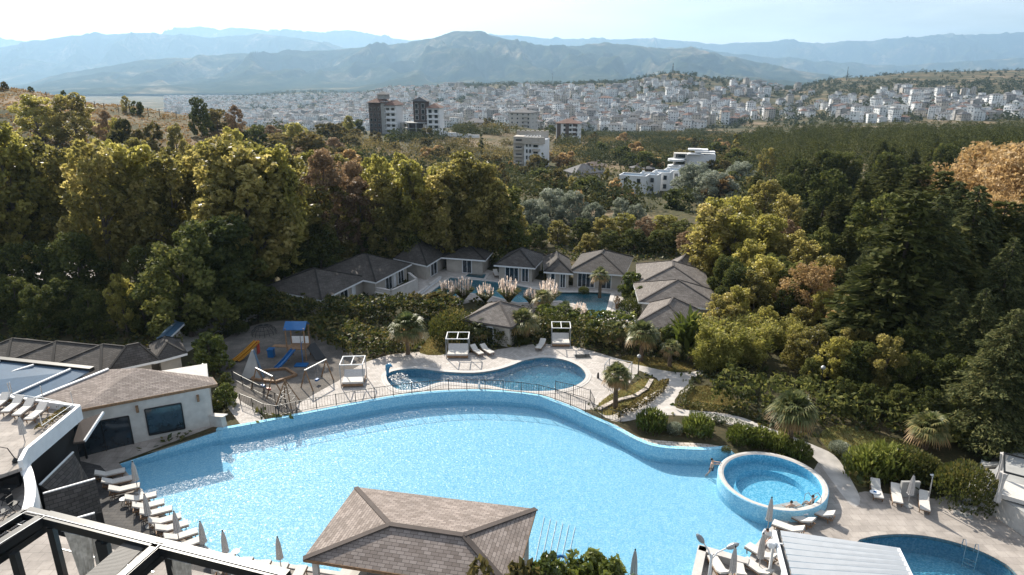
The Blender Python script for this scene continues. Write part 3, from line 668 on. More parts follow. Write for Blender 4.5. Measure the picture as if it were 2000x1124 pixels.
# ------------------------------------------------------------------ roofs and villas
def fuv(pts, e0, e1):
    """uv in metres: u along the eave e0->e1, v up the slope"""
    o = Vector(e0); u = (Vector(e1)-o).normalized(); nrm = (Vector(pts[1])-Vector(pts[0])).cross(Vector(pts[2])-Vector(pts[0])).normalized(); v = nrm.cross(u)
    return [((Vector(p)-o).dot(u), (Vector(p)-o).dot(v)) for p in pts]
def hip(mbr, mbf, A, B, C, D, rh, k=1., th=.22, axis=None):
    """A,B,C,D eave corners counter-clockwise from above; ridge along the longer side (or axis 'AB'/'BC')"""
    A, B, C, D = map(Vector, (A, B, C, D)); lab = (B-A).length; lbc = (C-B).length
    if axis is None: axis = 'AB' if lab > lbc else 'BC'
    if axis == 'BC': A, B, C, D = B, C, D, A; lab, lbc = lbc, lab
    ins = min(lbc*.5*k, lab*.5-.05); m0 = (A+D)/2; m1 = (B+C)/2; d = (m1-m0).normalized(); up = Vector((0, 0, rh))
    R0 = m0+d*ins+up; R1 = m1-d*ins+up
    mbr.face([A, B, R1, R0], fuv([A, B, R1, R0], A, B)); mbr.face([C, D, R0, R1], fuv([C, D, R0, R1], C, D))
    mbr.face([B, C, R1], fuv([B, C, R1], B, C)); mbr.face([D, A, R0], fuv([D, A, R0], D, A))
    # ridge and hip caps
    for a, b in ((R0, R1), (R0, A), (R0, D), (R1, B), (R1, C)): mbf[1].beam(a+Vector((0, 0, .03)), b+Vector((0, 0, .03)), .22, .06)
    dn = Vector((0, 0, -th)); cc = (A+B+C+D)/4
    for a, b in ((A, B), (B, C), (C, D), (D, A)):
        ia = a+(cc-a).normalized()*.06; ib = b+(cc-b).normalized()*.06
        mbf[0].hexa([a+dn, b+dn, ib+dn, ia+dn], [a-Vector((0, 0, .005)), b-Vector((0, 0, .005)), ib-Vector((0, 0, .005)), ia-Vector((0, 0, .005))])
    mbf[0].face([A+dn*.98, D+dn*.98, C+dn*.98, B+dn*.98])
    return R0, R1
def wallbox(mb, A, B, C, D, z0, z1_, inset=.6):
    A, B, C, D = map(Vector, (A, B, C, D)); c = (A+B+C+D)/4; u = (B-A).normalized()*inset; v = (C-B).normalized()*inset
    q = [A+u+v, B-u+v, C-u-v, D+u-v]; mb.hexa([(p.x, p.y, z0) for p in q], [(p.x, p.y, z1_) for p in q]); return q
def opening(parent, a, b, t0, t1, z0, z1_, name='window', pane='window', frame='white', bars=1):
    """an opening in the wall line a->b (outside is to the right of a->b)"""
    a = Vector((a[0], a[1], 0)); b = Vector((b[0], b[1], 0)); d = (b-a); n = Vector((d.y, -d.x, 0)).normalized(); u = d.normalized()
    p = a+d*t0; q = a+d*t1; mb = MB(); w_ = (q-p).length; o = n*.05
    for s_, e_ in ((p, p), (q, q)): mb.beam(Vector((s_.x, s_.y, z0))+o, Vector((s_.x, s_.y, z1_))+o, .1, .1, up=n)
    for z in (z0, z1_): mb.beam(Vector((p.x, p.y, z))+o, Vector((q.x, q.y, z))+o, .1, .1)
    for k in range(1, bars+1):
        m_ = p.lerp(q, k/(bars+1)); mb.beam(Vector((m_.x, m_.y, z0))+o, Vector((m_.x, m_.y, z1_))+o, .06, .08, up=n)
    f = mb.build(name, frame, parent); mb = MB(); s_ = n*.03
    mb.hexa([(p+s_)[:2]+(z0,), (q+s_)[:2]+(z0,), (q-n*.01)[:2]+(z0,), (p-n*.01)[:2]+(z0,)], [(p+s_)[:2]+(z1_,), (q+s_)[:2]+(z1_,), (q-n*.01)[:2]+(z1_,), (p-n*.01)[:2]+(z1_,)])
    mb.build('pane', pane, f); return f
def villa(name, label, A, B, C, ze, rh, mats=('slate', 'white'), wall='render', ops=(), axis=None, cat='villa', z0=-.3, group=None, D=None, k=1., wings=()):
    A, B, C = Vector(A), Vector(B), Vector(C); D = Vector(D) if D is not None else A+C-B
    if (B-A).cross(C-B).z < 0: A, B, C, D = C, B, A, D
    o = Vector(((A.x+C.x)/2, (A.y+C.y)/2, 0)); t = thing(name, label, cat, o, 0, group)
    q0 = [p-o for p in (A, B, C, D)]
    mr, mf, mc = MB(), MB(), MB(); hip(mr, (mf, mc), *q0, rh*.74, k, axis=axis)
    rf = mr.build('roof', mats[0], t); mf.build('eaves', mats[1], rf); mc.build('ridge_cap', mats[0], rf)
    mb = MB(); q = wallbox(mb, *q0, z0, ze-.2); mb.build('wall', wall, t)
    for op in ops: opening(t, q[op[0]], q[(op[0]+1) % 4], *op[1:])
    return t, q, o
H_ = 2.3
# A left, B near, C right (photo pixels on the eave plane)
villa('villa', 'front left villa with dark hipped roof above the playground hedge', P(508,563,H_), P(628,587,H_), P(720,542,H_), H_, 2.6, ops=[(1, .12, .3, 0, 2.1, 'door', 'window', 'white', 1), (1, .42, .6, 0, 2.1, 'door', 'window', 'white', 1), (1, .7, .78, .0, 2.1, 'door', 'white', 'white', 0), (0, .3, .4, .9, 1.8)], axis='AB')
villa('villa', 'villa with dark hipped roof and walled terrace left of the private pool', P(622,530,H_), P(734,552,H_), P(804,516,H_), H_, 2.7, ops=[(1, .3, .5, 0, 2.1, 'door', 'window', 'white', 1), (1, .55, .62, 0, 2.1, 'door', 'white', 'white', 0), (1, .7, .88, 0, 2.1, 'door', 'window', 'white', 1)], axis='AB')
villa('villa', 'far villa with streaked dark roof under the tall planes', P(768,505,H_), P(834,520,H_), P(880,492,H_), H_, 3.2, ops=[(1, .2, .5, 0, 2.1, 'door', 'window', 'white', 1)], D=P(815,470,H_))
villa('villa', 'small low wing with a sofa porch between the two far villas', P(862,503,H_), P(948,509,H_), P(968,487,H_), H_, 1.8, ops=[(0, .45, .7, 0, 2.1, 'door', 'window', 'white', 1)])
villa('villa', 'far middle villa with dark hip roof and blue sofas on its porch', P(964,518,H_), P(1045,524,H_), P(1068,499,H_), H_, 2.4, ops=[(0, .2, .6, 0, 2.1, 'door', 'window', 'white', 2), (0, .7, .9, 0, 2.1, 'door', 'window', 'white', 1)])
villa('villa', 'porch pavilion with square cream pillars joining the two far villas', P(1062,531,H_), P(1120,535,H_), P(1112,505,H_), H_, 2.0, ops=[(0, .15, .35, 0, 2.1, 'door', 'window', 'white', 0), (0, .6, .85, 0, 2.1, 'door', 'window', 'white', 1)])
villa('villa', 'far right villa with long grey roof and glazed front behind the palm', P(1110,530,H_), P(1221,538,H_), P(1237,502,H_), H_, 2.5, ops=[(0, .1, .45, 0, 2.1, 'door', 'window', 'white', 3), (0, .6, .8, 0, 2.1, 'door', 'window', 'white', 1)])
# stepped grey roofs on the right: ridge runs left to right along each
for lb, A, B, C, rh in (('rearmost and smallest of the stepped grey roofed lodges', (1292,532), (1356,536), (1372,512), 2.0),
                 ('middle stepped lodge with long grey hip roof', (1243,556), (1392,572), (1376,528), 2.6),
                 ('larger front lodge with grey hip roof beside the plunge pool', (1247,590), (1418,606), (1392,566), 2.8),
                 ('foremost small lodge with grey hip roof by the palms', (1240,632), (1352,652), (1372,608), 2.6)):
    villa('lodge', lb, P(*A, H_), P(*B, H_), P(*C, H_), H_, rh, ('greyshingle', 'white'), ops=[(0, .55, .75, .2, 2.1, 'window', 'window', 'white', 1)], cat='lodge', axis='BC', k=.8)
villa('garden_pavilion', 'low grey hip roofed pavilion between clipped shrub and pampas grass', P(903,624,2.6), P(1000,640,2.6), P(1046,606,2.6), 2.6, 2.1, ('greyshingle', 'greyshingle'), cat='pavilion', ops=[(0, .3, .6, .0, 2.0, 'door', 'window', 'white', 1)])
# terrace walls of the villas
def lowwall(name, label, pts, h, th, m_, cat='wall', z=None, group=None, closed=False, top='coping'):
    P_ = [Vector(p) for p in pts]; o = P_[0].copy(); t = thing(name, label, cat, o, 0, group); mb = MB(); mc = MB(); n = len(P_)
    for i in range(n if closed else n-1):
        a = P_[i]-o; b = P_[(i+1) % n]-o; u = (b-a).normalized()*(th*.5-.01)
        mb.beam(a+Vector((0, 0, h/2-.15)), b+Vector((0, 0, h/2-.15)), th, h+.3); mc.beam(a-u*.9+Vector((0, 0, h+.035)), b+u*.9+Vector((0, 0, h+.035)), th+.08, .07)
    mb.build('masonry', m_, t); mc.build('capstone', top, t); return t
lowwall('terrace_wall', 'pale stone wall round the terrace of the villa left of the pool', [G(737,582), G(765,588), G(815,565), G(800,552)], 1.4, .3, 'stucco')
lowwall('planter_wall', 'short stepped planter wall before the front left villa', [G(708,596), G(740,600), G(762,590), G(735,584)], .9, .3, 'stucco')
lowwall('terrace_wall', 'thin white edging wall along the left end of the private pool', [G(800,590), G(838,562), G(860,545)], .35, .3, 'white')
# ------------------------------------------------------------------ pool bar with shingle roof (bottom centre)
FL, FR, NL = P(695,952,3), P(1047,995,3), P(592,1092,3)
# straighten the corner
e1 = (FR-FL).normalized(); e2 = (NL-FL); NLq = FL + e2 - e1*e2.dot(e1)*.0; NR = FR+(NLq-FL)*1.02
t = thing('pool_bar', 'pool bar under a large brown shingle hip roof at the bottom centre', 'pool bar', Vector((FL.x, FL.y, -.8)))
o = Vector(t.location); S_ = [NLq-o, NR-o, FR-o, FL-o]
R0 = P(762,1025,0)*0; ra = Vector(PY(762,1025,1)); 
def onz(px, py, z): return P(px, py, z)-o
zr = 4.15
R0 = onz(762, 1025, zr); R1 = onz(905, 1046, zr)
mr, mf, mc = MB(), MB(), MB(); A, B, C, D = S_
for f, e in (([A, B, R1, R0], (A, B)), ([C, D, R0, R1], (C, D)), ([B, C, R1], (B, C)), ([D, A, R0], (D, A))): mr.face(f, fuv(f, *e))
for a, b in ((R0, R1), (R0, A), (R1, B), (R1, C)): mc.beam(a+Vector((0, 0, .03)), b+Vector((0, 0, .03)), .34, .06)
mc.beam(R0+Vector((0, 0, .012)), D+Vector((0, 0, .012)), .3, .03)
dn = Vector((0, 0, -.2))
for a, b in ((A, B), (B, C), (C, D), (D, A)): mf.beam(a+dn*.5, b+dn*.5, .05, .2)
rf = mr.build('roof', 'shingle', t); mc.build('ridge_cap', 'shingle', rf); mf.build('eaves', 'wood', rf)
cc = (A+B+C+D)/4; mb = MB()
mb.face([A+dn, D+dn, C+dn, B+dn]); mb.build('ceiling', 'wood', t)
for p in (A, B, C, D, (A+B)/2, (C+D)/2):
    q = p.lerp(cc, .09); mb = MB(); mb.box(q.x, q.y, 1.7, .3, .3, 3.7); mb.build('post', 'stucco', t)
mb = MB(); q = [p.lerp(cc, .3) for p in (A, B, C, D)]
for i in range(4): mb.beam((q[i].x, q[i].y, .45), (q[(i+1) % 4].x, q[(i+1) % 4].y, .45), .5, 1.5)
mb.build('counter', 'stucco', t)
# island under the bar, standing in the pool
mb = MB(); q = [p.lerp(cc, .03) for p in (A, B, C, D)]; mb.prism([(p.x, p.y) for p in q], -1.6, 0.05); mb.build('platform', 'coping', t)
# ------------------------------------------------------------------ pool building on the left
EZ = 3.6
e = {k: P(*v) for k, v in dict(R1=(424,750,EZ), R2=(155,800,EZ), R3=(62,782,EZ+.2), R4=(212,722,EZ+.9), R5=(268,719,EZ+1.1), R6=(414,737,EZ+.1)).items()}
t = thing('pool_building', 'pale stucco pool building with light brown hip roof and dark windows', 'building', Vector((e['R1'].x, e['R1'].y, -.8))); o = Vector(t.location)
for k in e: e[k] = e[k]-o
mr = MB()
for f, ed in ((('R2', 'R1', 'R5', 'R4'), ('R2', 'R1')), (('R1', 'R6', 'R5'), ('R1', 'R6')), (('R3', 'R2', 'R4'), ('R3', 'R2'))):
    f = [e[x] for x in f]; mr.face(f, fuv(f, e[ed[0]], e[ed[1]]))
rf = mr.build('roof', 'shingle', t); mf = MB()
for a, b in (('R2', 'R1'), ('R1', 'R6'), ('R3', 'R2')): mf.beam(e[a]+Vector((0, 0, -.12)), e[b]+Vector((0, 0, -.12)), .08, .24)
mf.build('eaves', 'wood', rf)
gut = MB(); gut.beam(e['R3']+Vector((0, 0, .06)), e['R4']+Vector((0, 0, .06)), .25, .1); gut.build('flashing', 'white', rf)
w0 = P(150, 900, -.8)-o; w1 = P(421, 846, -.8)-o; wd = (w1-w0).normalized(); wn = Vector((-wd.y, wd.x, 0))
mb = MB(); q = [w0, w1, w1+wn*5.5, w0+wn*5.5]; mb.hexa([(p.x, p.y, -.6) for p in q], [(p.x, p.y, EZ+.8-.22) for p in q]); mb.build('wall', 'stucco', t)
opening(t, w0, w1, .52, .78, 1.0, 3.3, 'window', 'window', 'dark', 0); opening(t, w0, w1, .02, .40, .1, 3.0, 'window', 'window', 'dark', 1)
for s_ in (.47, .91):
    mb = MB(); p = w0.lerp(w1, s_); nn_ = -wn*.12; mb.box(p.x+nn_.x, p.y+nn_.y, 3.5, .18, .24, .55, math.atan2(wd.y, wd.x)); mb.build('eave_bracket', 'wood', t)
lowwall('garden_wall', 'low stucco wall stub at the end of the pool building', [P(413,836,-.4), P(440,838,-.2)], 1.2, .5, 'stucco')
# tiled awning roof jutting out
t = thing('entrance_canopy', 'narrow brown shingled canopy leaning out from the pool building', 'canopy', P(160, 850, 1.5)); o = Vector(t.location)
a, b, c, d = [p-o for p in (P(202,806,3.4), P(165,862,2.6), P(142,865,2.6), P(156,822,3.4))]
mb = MB(); mb.hexa([p-Vector((0, 0, .15)) for p in (d, c, b, a)], [d, c, b, a]); mb.build('roof', 'shingle', t); mb = MB(); mb.beam(a, b, .12, .2); mb.build('edge_trim', 'white', t)
mb = MB(); mb.box(0, 0, -.6, .12, .12, 3.6); mb.build('post', 'dark', t)
# row of low shaded hip roofs
for i, (x, y, rz_) in enumerate(((10,690,0),(95,696,0),(185,702,0))):
    c = P(x+35, y, 2.4); villa('bungalow', ('leftmost', 'middle', 'rightmost')[i]+' of the three low dark hip roofs in the shade above the glass roof', c+Vector((-5.2, -2.6, 0)), c+Vector((1.4, -4.4, 0)), c+Vector((4.2, 2.0, 0)), 2.4, 2.2, ('slate', 'slate'), cat='bungalow')
villa('pavilion', 'small square pavilion with pointed dark roof behind the pool building', P(210,726,3.0), P(312,704,3.0), P(296,690,3.0), 3.0, 2.2, ('slate', 'white'), cat='pavilion', D=P(240,700,3.))
villa('pavilion', 'small dark roofed shelter with white edge beside the magnolia', P(300,708,2.8), P(366,690,2.8), P(352,662,2.8), 2.8, 1.4, ('slate', 'white'), cat='pavilion', D=P(290,672,2.8))
villa('shed', 'little flat blue roofed kiosk in the trees by the upper walkway', P(306,662,2.6), P(322,668,2.6), P(360,632,2.6), 2.6, .3, ('solar', 'white'), cat='kiosk', D=P(340,626,2.6))
# glazed blue roof with white ribs
t = thing('glass_roof', 'long blue glazed roof with white ribs left of the pool building', 'glass roof', P(40, 750, 3.2)); o = Vector(t.location)
g0 = [p-o for p in (P(-120,690,4.2), P(180,722,4.2), P(75,782,3.2), P(-60,800,3.2), P(-260,770,3.2))]
mb = MB(); mb.hexa([p-Vector((0, 0, .12)) for p in (g0[4], g0[2], g0[1], g0[0])], [g0[4], g0[2], g0[1], g0[0]]); mb.build('glazing', 'solar', t)
for (x0, y0, x1, y1) in ((66,713,-60,752),(138,721,10,778),(0,706,-140,744)):
    mb = MB(); mb.beam(P(x0, y0, 4.25)-o, P(x1, y1, 3.28)-o, .22, .12); mb.build('rib', 'white', t)
mb = MB(); q = [p*.96 for p in (g0[4], g0[2], g0[1], g0[0])]; mb.hexa([(p.x, p.y, -4) for p in q], [(p.x, p.y, -.2) for p in q]); mb.build('wall', 'stucco', t)
mb = MB(); mb.beam(g0[0], g0[1], .5, .35); mb.build('gutter', 'dark', t)
# ------------------------------------------------------------------ upper sun terrace (left edge)
TZ_ = 4.6
t = thing('sun_terrace', 'white walled upper sun terrace at the left edge of the photo', 'terrace', P(60, 850, TZ_)); o = Vector(t.location)
pts = [P(155,797,TZ_+.2), P(52,882,TZ_+.2), P(40,905,TZ_+.2), P(-120,960,TZ_+.2), P(-300,820,TZ_+.2), P(-60,768,TZ_+.2)]
mb = MB(); mb.prism([((p-o).x, (p-o).y) for p in pts], -.35, -.12); mb.build('floor', 'deckstone', t)
mb = MB()
for a, b in ((5, 0), (0, 1), (1, 2)): mb.beam(pts[a]-o+Vector((0, 0, -.35)), pts[b]-o+Vector((0, 0, -.35)), .25, 1.1)
mb.build('parapet', 'white', t)
mb = MB(); q = [(p-o).lerp(Vector((-6, 0, 0)), .08) for p in pts]; mb.prism([(p.x, p.y) for p in q], -5.4, -.9); mb.build('wall', 'slate', t)
mb = MB()
for px_, py_ in ((24,770),(84,778),(143,790),(82,832),(20,772)):
    a = P(px_, py_, TZ_+.4)-o; mb.tube([a, a+Vector((0, 0, 1.0))], .03, 6)
a = [P(24,770,TZ_+1.35)-o, P(84,778,TZ_+1.35)-o, P(143,790,TZ_+1.35)-o, P(82,832,TZ_+1.35)-o]; mb.tube(a, .022, 6)
mb.build('railing', 'steel', t)
# curved lower balcony
t = thing('curved_balcony', 'curved white balcony wall above the dark slate walls', 'balcony', P(60, 950, 3.4)); o = Vector(t.location)
arc = smooth_poly([P(x, y, 4.2) for x, y in ((36,862),(52,892),(66,925),(70,962),(62,1000),(50,1040),(30,1080))], 5, False)
mb = MB(); ring(mb, [(p.x-o.x, p.y-o.y) for p in arc], [(q[0]-o.x, q[1]-o.y) for q in offset(arc, .55, False)], -2.0, .8, False); mb.build('parapet', 'white', t)
mb = MB(); q = [(p.x-o.x, p.y-o.y) for p in arc]+[((P(-300,1080,4)-o).x, (P(-300,1080,4)-o).y), ((P(-300,860,4)-o).x, (P(-300,860,4)-o).y)]
mb.prism(q, -3, -.5); mb.build('floor', 'deckstone', t)
# dark slate clad fins
for i, (c0, c1, zt) in enumerate((((78,948),(143,884),2.6), ((84,965),(186,936),2.6), ((126,1020),(185,1003),2.6))):
    a = P(*c0, zt); b = P(*c1, zt); t = thing('slate_wall', ('upper', 'middle', 'lower')[i]+' of the three dark slate clad wings below the curved balcony', 'wall', (a.x, a.y, -.8))
    o = Vector(t.location); a = a-o; b = b-o; f_ = Vector(((b-a).y, -(b-a).x, 0)).normalized()*1.6; mb = MB()
    q = [a, b, b+f_*.4+Vector((0, 0, -2.2)), a+f_+Vector((0, 0, -1.4))]; mb.face(q[::-1], fuv(q[::-1], q[0], q[1])); mb.build('roof', 'slate', t)
    mb = MB(); mb.hexa([(p.x, p.y, -.1) for p in (q[3], q[2], q[1], q[0])], [p-Vector((0, 0, .03)) for p in (q[3], q[2], q[1], q[0])]); mb.build('wall', 'slate', t)
    mb = MB(); mb.beam(a+Vector((0, 0, .03)), b+Vector((0, 0, .03)), .12, .08); mb.build('flashing', 'white', t)
# ------------------------------------------------------------------ middle distance blocks
WIN = {}
def winmesh(w, h, fr='white'):
    k = (round(w, 2), round(h, 2), fr)
    if k not in WIN:
        mb = MB(); mb.box(0, .0, 0, w*1.12, .14, h*1.1); f = mb.mesh('window', fr); mb = MB(); mb.box(0, -.05, 0, w, .12, h); WIN[k] = (f, mb.mesh('pane', 'window'))
    return WIN[k]
def windows(parent, x0, x1, y, z0, z1_, nx, nz, w, h, fr='white', rz=0, axis='x', name='window'):
    f, p = winmesh(w, h, fr)
    for i in range(nx):
        for k in range(nz):
            x = x0+(x1-x0)*(i+.5)/nx; z = z0+(z1_-z0)*(k+.55)/nz
            o = link(name, f, parent); o.location = (x, y, z) if axis == 'x' else (y, x, z); o.rotation_euler = (0, 0, rz)
            link('pane', p, o)
def slabs(mb, x0, x1, y0, y1, z0, fh, n):
    for k in range(n+1): mb.box((x0+x1)/2, (y0+y1)/2, z0+k*fh, x1-x0, y1-y0, .25)
def site(px, base, Y):
    p = PY(px, base, Y); return Vector((p.x, Y, z1(p.x, Y)))
def wpx(d, Y): return d*Y/1364.
# 1 unfinished towers
Y = 400; sc = Y/1364.
t = thing('unfinished_tower', 'unfinished apartment tower with brick left side and white framed right side, left of the pair', 'apartment tower', site(752, 266, Y), R(-14))
mb = MB(); mb.box(-4.6, 4, 8, 7.6, 12, 19); mb.build('brick_block', 'brickwall', t)
mb = MB(); mb.box(.8, 3.4, 8.4, 2.6, 12, 19.5); mb.build('stair_core', 'concrete', t)
mb = MB(); mb.box(5.2, 3.4, 7.2, 6.2, 11, 17); mb.build('wall', 'white', t)
windows(t, 2.1, 8.3, -2.2, 0, 15.5, 2, 5, 1.9, 1.9)
windows(t, -8.2, -1, -2.1, 0, 15, 3, 5, 1.1, 1.6, 'concrete')
for (a, b, z, h) in ((-9.2, 2.6, 17.4, 3.), (1.6, 9, 16., 2.6)):
    mr, mf, mc = MB(), MB(), MB(); hip(mr, (mf, mc), (a, -3.4, z), (b, -3.4, z), (b, 10.5, z), (a, 10.5, z), h, .9); rf = mr.build('roof', 'redroof', t); mf.build('eaves', 'greyroof', rf)
mb = MB(); mb.box(-1, 3, 20.5, 5, 6, 2.6); mb.build('attic', 'concrete', t)
mr, mf, mc = MB(), MB(), MB(); hip(mr, (mf, mc), (-4.6, -.6, 21.8), (2.6, -.6, 21.8), (2.6, 7, 21.8), (-4.6, 7, 21.8), 1.8, .9); mr.build('roof', 'greyroof', t)
mb = MB(); slabs(mb, 1.9, 8.9, -3.4, -2, 2.4, 3.1, 4); mb.build('balcony', 'white', t)
t = thing('unfinished_tower', 'unfinished tower with brick gable and open concrete floors, right of the pair', 'apartment tower', site(825, 264, Y), R(-10))
mb = MB(); slabs(mb, -12, 3, -4, 8, .2, 3.2, 2)
for x in (-11.6, -7, -2.5, 2.6):
    for y in (-3.6, 2, 7.6): mb.box(x, y, 3.2, .5, .5, 6.6)
mb.build('concrete_frame', 'concrete', t); mb = MB(); mb.box(-5, 3, 3, 8, 6, 6); mb.build('wall', 'brickwall', t)
mb = MB(); mb.box(-1.6, 5, 12, 8, 6, 13); mb.build('gable_block', 'brickwall', t)
windows(t, -5.4, 2.2, 1.95, 7.5, 17.5, 2, 3, 1.7, 2.4, 'white')
mb = MB(); mb.box(7.4, 3, 7.4, 7.6, 9, 15); mb.build('wall', 'white', t); windows(t, 3.9, 11, -1.6, 0, 14.5, 2, 5, 1.9, 1.9)
mb = MB(); slabs(mb, 3.6, 11.4, -2.8, -1.4, 2.4, 3., 4); mb.build('balcony', 'white', t)
mr, mf, mc = MB(), MB(), MB(); hip(mr, (mf, mc), (-6.6, .6, 18.6), (3.6, .6, 18.6), (3.6, 9.5, 18.6), (-6.6, 9.5, 18.6), 2.4, .3, axis='BC'); mr.build('roof', 'greyroof', t)
mr, mf, mc = MB(), MB(), MB(); hip(mr, (mf, mc), (3, -2.6, 15), (12, -2.6, 15), (12, 8.4, 15), (3, 8.4, 15), 2.6, .8); mr.build('roof', 'redroof', t)
t = thing('retaining_wall', 'white retaining wall stepping down right of the unfinished towers', 'wall', site(890, 262, 398), R(-6))
for (x, z, w_) in ((-9, 2.6, 8), (-2, 2.0, 7), (5, 1.3, 8), (11, .8, 6)):
    mb = MB(); mb.box(x, 0, z/2, w_-.05, 1, z+.8); mb.build('wall_section', 'white', t)
# 2 blocks
def blockb(name, label, px, base, Y, w, d, h, storeys, nx, wall, roof, rh, yaw, cat='apartment block', side=2, balc=True, ww=1.5, wh=1.5, group=None):
    t = thing(name, label, cat, site(px, base, Y), yaw, group)
    mb = MB(); mb.box(0, d/2, h/2-1, w, d, h+2); mb.build('wall', wall, t)
    windows(t, -w/2, w/2, -.02, 0, h, nx, storeys, ww, wh)
    if side: windows(t, 0, d, w/2+.02, 0, h, side, storeys, ww*.8, wh, rz=math.pi/2, axis='y'); windows(t, 0, d, -w/2-.02, 0, h, side, storeys, ww*.8, wh, rz=-math.pi/2, axis='y')
    if balc:
        for k in range(1, storeys):
            mb = MB(); z = k*h/storeys; mb.box(w*.22, -.75, z, w*.3, 1.5, .18); mb.box(w*.22, -1.46, z+.5, w*.3, .08, .9); mb.build('balcony', wall, t)
    if rh:
        mr, mf, mc = MB(), MB(), MB(); o_ = .8; hip(mr, (mf, mc), (-w/2-o_, -o_, h), (w/2+o_, -o_, h), (w/2+o_, d+o_, h), (-w/2-o_, d+o_, h), rh, 1); rf = mr.build('roof', roof, t); mf.build('eaves', roof, rf)
        mb = MB(); mb.box(w*.2, d*.5, h+rh*.8, .9, .9, 1.6); mb.build('chimney', 'brickwall', rf)
    else:
        mb = MB(); mb.box(0, d/2, h+1.0+.1, w+.5, d+.5, .3); mb.build('roof', roof, t)
    return t
blockb('apartment_block', 'cream apartment block with grey hip roof above the yellow thicket', 926, 230, 540, 17, 14, 12, 4, 5, 'render', 'greyroof', 3, R(-8))
blockb('apartment_block', 'raw concrete block with visible floor lines right of the cream block', 1016, 246, 500, 17, 14, 11.5, 4, 4, 'stucco', 'greyroof', 2.6, R(-22), ww=1.1, wh=1.2)
t = blockb('apartment_block', 'brown and white striped block with red roof below the town', 1108, 272, 440, 15, 12, 11.5, 4, 4, 'white', 'redroof', 2.6, R(-12))
for x in (-5.6, -.2, 4.6):
    mb = MB(); mb.box(x, -.2, 5.6, 2.4, .5, 11.4); mb.build('brick_panel', 'brickwall', t)
# white block in the middle
Y = 288; t = thing('apartment_block', 'white curved apartment block with beige balconies and open rooftop beams', 'apartment block', site(1034, 330, Y), R(-10))
mb = MB(); mb.box(-4.6, 4.5, 5.6, 4.6, 10, 14); mb.build('left_wing', 'render', t)
mb = MB(); q = [(-2.2, -1), (4.2, -2.2), (6.0, .5), (7.4, 3), (7.4, 9), (-2.2, 9)]; mb.prism(q, -2, 11.4); mb.build('wall', 'white', t)
mb = MB(); q2 = [(-2.8, -1.6), (4.4, -3.0), (6.6, 0), (2.6, 2.5), (-2.8, 2.5)]; mb.prism(q2, 9.6, 12.4); mb.build('rooftop_parapet', 'render', t)
mb = MB(); mb.prism([(-2.2, -1.), (4.1, -2.3), (5.8, 0), (2.4, 1.8), (-2.2, 1.8)], 12.42, 12.5); mb.build('roof_terrace', 'concrete', t)
for k in range(6):
    mb = MB(); mb.beam((-2.4+k*1.5, -1.4-k*.25, 12.9), (-2.0+k*1.2, 2.6, 12.9), .16, .2); mb.build('rooftop_beam', 'white', t)
mb = MB(); mb.box(0, 8.6, 7, 14, .5, 14.2); mb.build('back_wall', 'render', t)
for k in range(7):
    mb = MB(); mb.box(-6.2+k*2.1, 8.3, 14.3, 1.2, .9, .5); mb.build('crenel', 'render', t)
windows(t, -1.6, 1.2, -1.75, 0, 10.5, 2, 4, .7, 1.5, 'white', R(-10)); windows(t, 1.6, 4.2, -2.2, 0, 10.5, 1, 4, 2., 1.8, 'white', R(-10))
windows(t, -6.6, -2.6, -.6, 0, 12, 1, 4, 2.6, 1.7, 'render')
for k in range(4):
    mb = MB(); mb.box(3.2, -2.9, 1.6+k*2.8, 3.4, 1.4, .9, R(-10)); mb.build('balcony', 'render', t)
    mb = MB(); mb.box(-4.6, -1.0, 1.6+k*2.9, 3.6, 1., .9); mb.build('balcony', 'render', t)
# low houses
blockb('house', 'low house with grey hip roof and white chimneys beside the poplar', 1148, 362, 232, 9.5, 8, 3.6, 1, 3, 'render', 'greyroof', 2.6, R(20), 'house', 2, False, 1.2, 1.3)
blockb('house', 'weathered low house behind trees left of the sandy clearing', 1160, 332, 270, 8, 6, 3, 1, 2, 'stucco', 'brickwall', 1.4, R(-10), 'house', 0, False, 1., 1.)
blockb('hut', 'small brown roofed hut at the back of the sandy clearing', 1245, 330, 282, 3.4, 3, 1.8, 1, 1, 'stucco', 'greyroof', .8, R(10), 'hut', 0, False, .8, .8)
blockb('hut', 'second small hut right of the brown roofed one by the clearing', 1268, 333, 280, 3.4, 3, 1.8, 1, 1, 'brickwall', 'greyroof', .9, R(-10), 'hut', 0, False, .8, .8)
for i, (px, base, Y, w_, h_) in enumerate(((1232,398,206,8.2,5.2), (1262,392,210,6,5.4), (1288,386,216,5.6,5.6), (1310,378,224,5.4,5.8))):
    t = thing('terraced_house', ('first', 'second', 'third', 'last')[i]+' white flat roofed terraced house counted from the left of its row', 'house', site(px, base, Y), R(-24), 'white flat roofed terraced houses')
    mb = MB(); mb.box(0, 3, h_/2-1, w_, 6, h_+2); mb.build('wall', 'white', t); windows(t, -w_/2, w_/2, -.03, 0, h_, 2, 2, 1.0, 1.3, 'greymetal')
    mb = MB()
    for (x, y, a, b) in ((0, .1, w_+.3, .3), (0, 5.9, w_+.3, .3), (-w_/2, 3, .3, 5.4), (w_/2, 3, .3, 5.4)): mb.box(x, y, h_+.2, a, b, .5)
    mb.build('parapet', 'white', t); mb = MB(); mb.box(0, 3, h_+.03, w_-.4, 5.4, .06); mb.build('roof', 'solar', t); mb = MB(); mb.box(w_*.3, 4, h_+.8, .7, .7, 1.4); mb.build('chimney', 'white', t)
Y = 262; t = thing('terraced_building', 'white stepped building with rounded balconies rising behind the silvery willow', 'building', site(1318, 352, Y), R(-12))
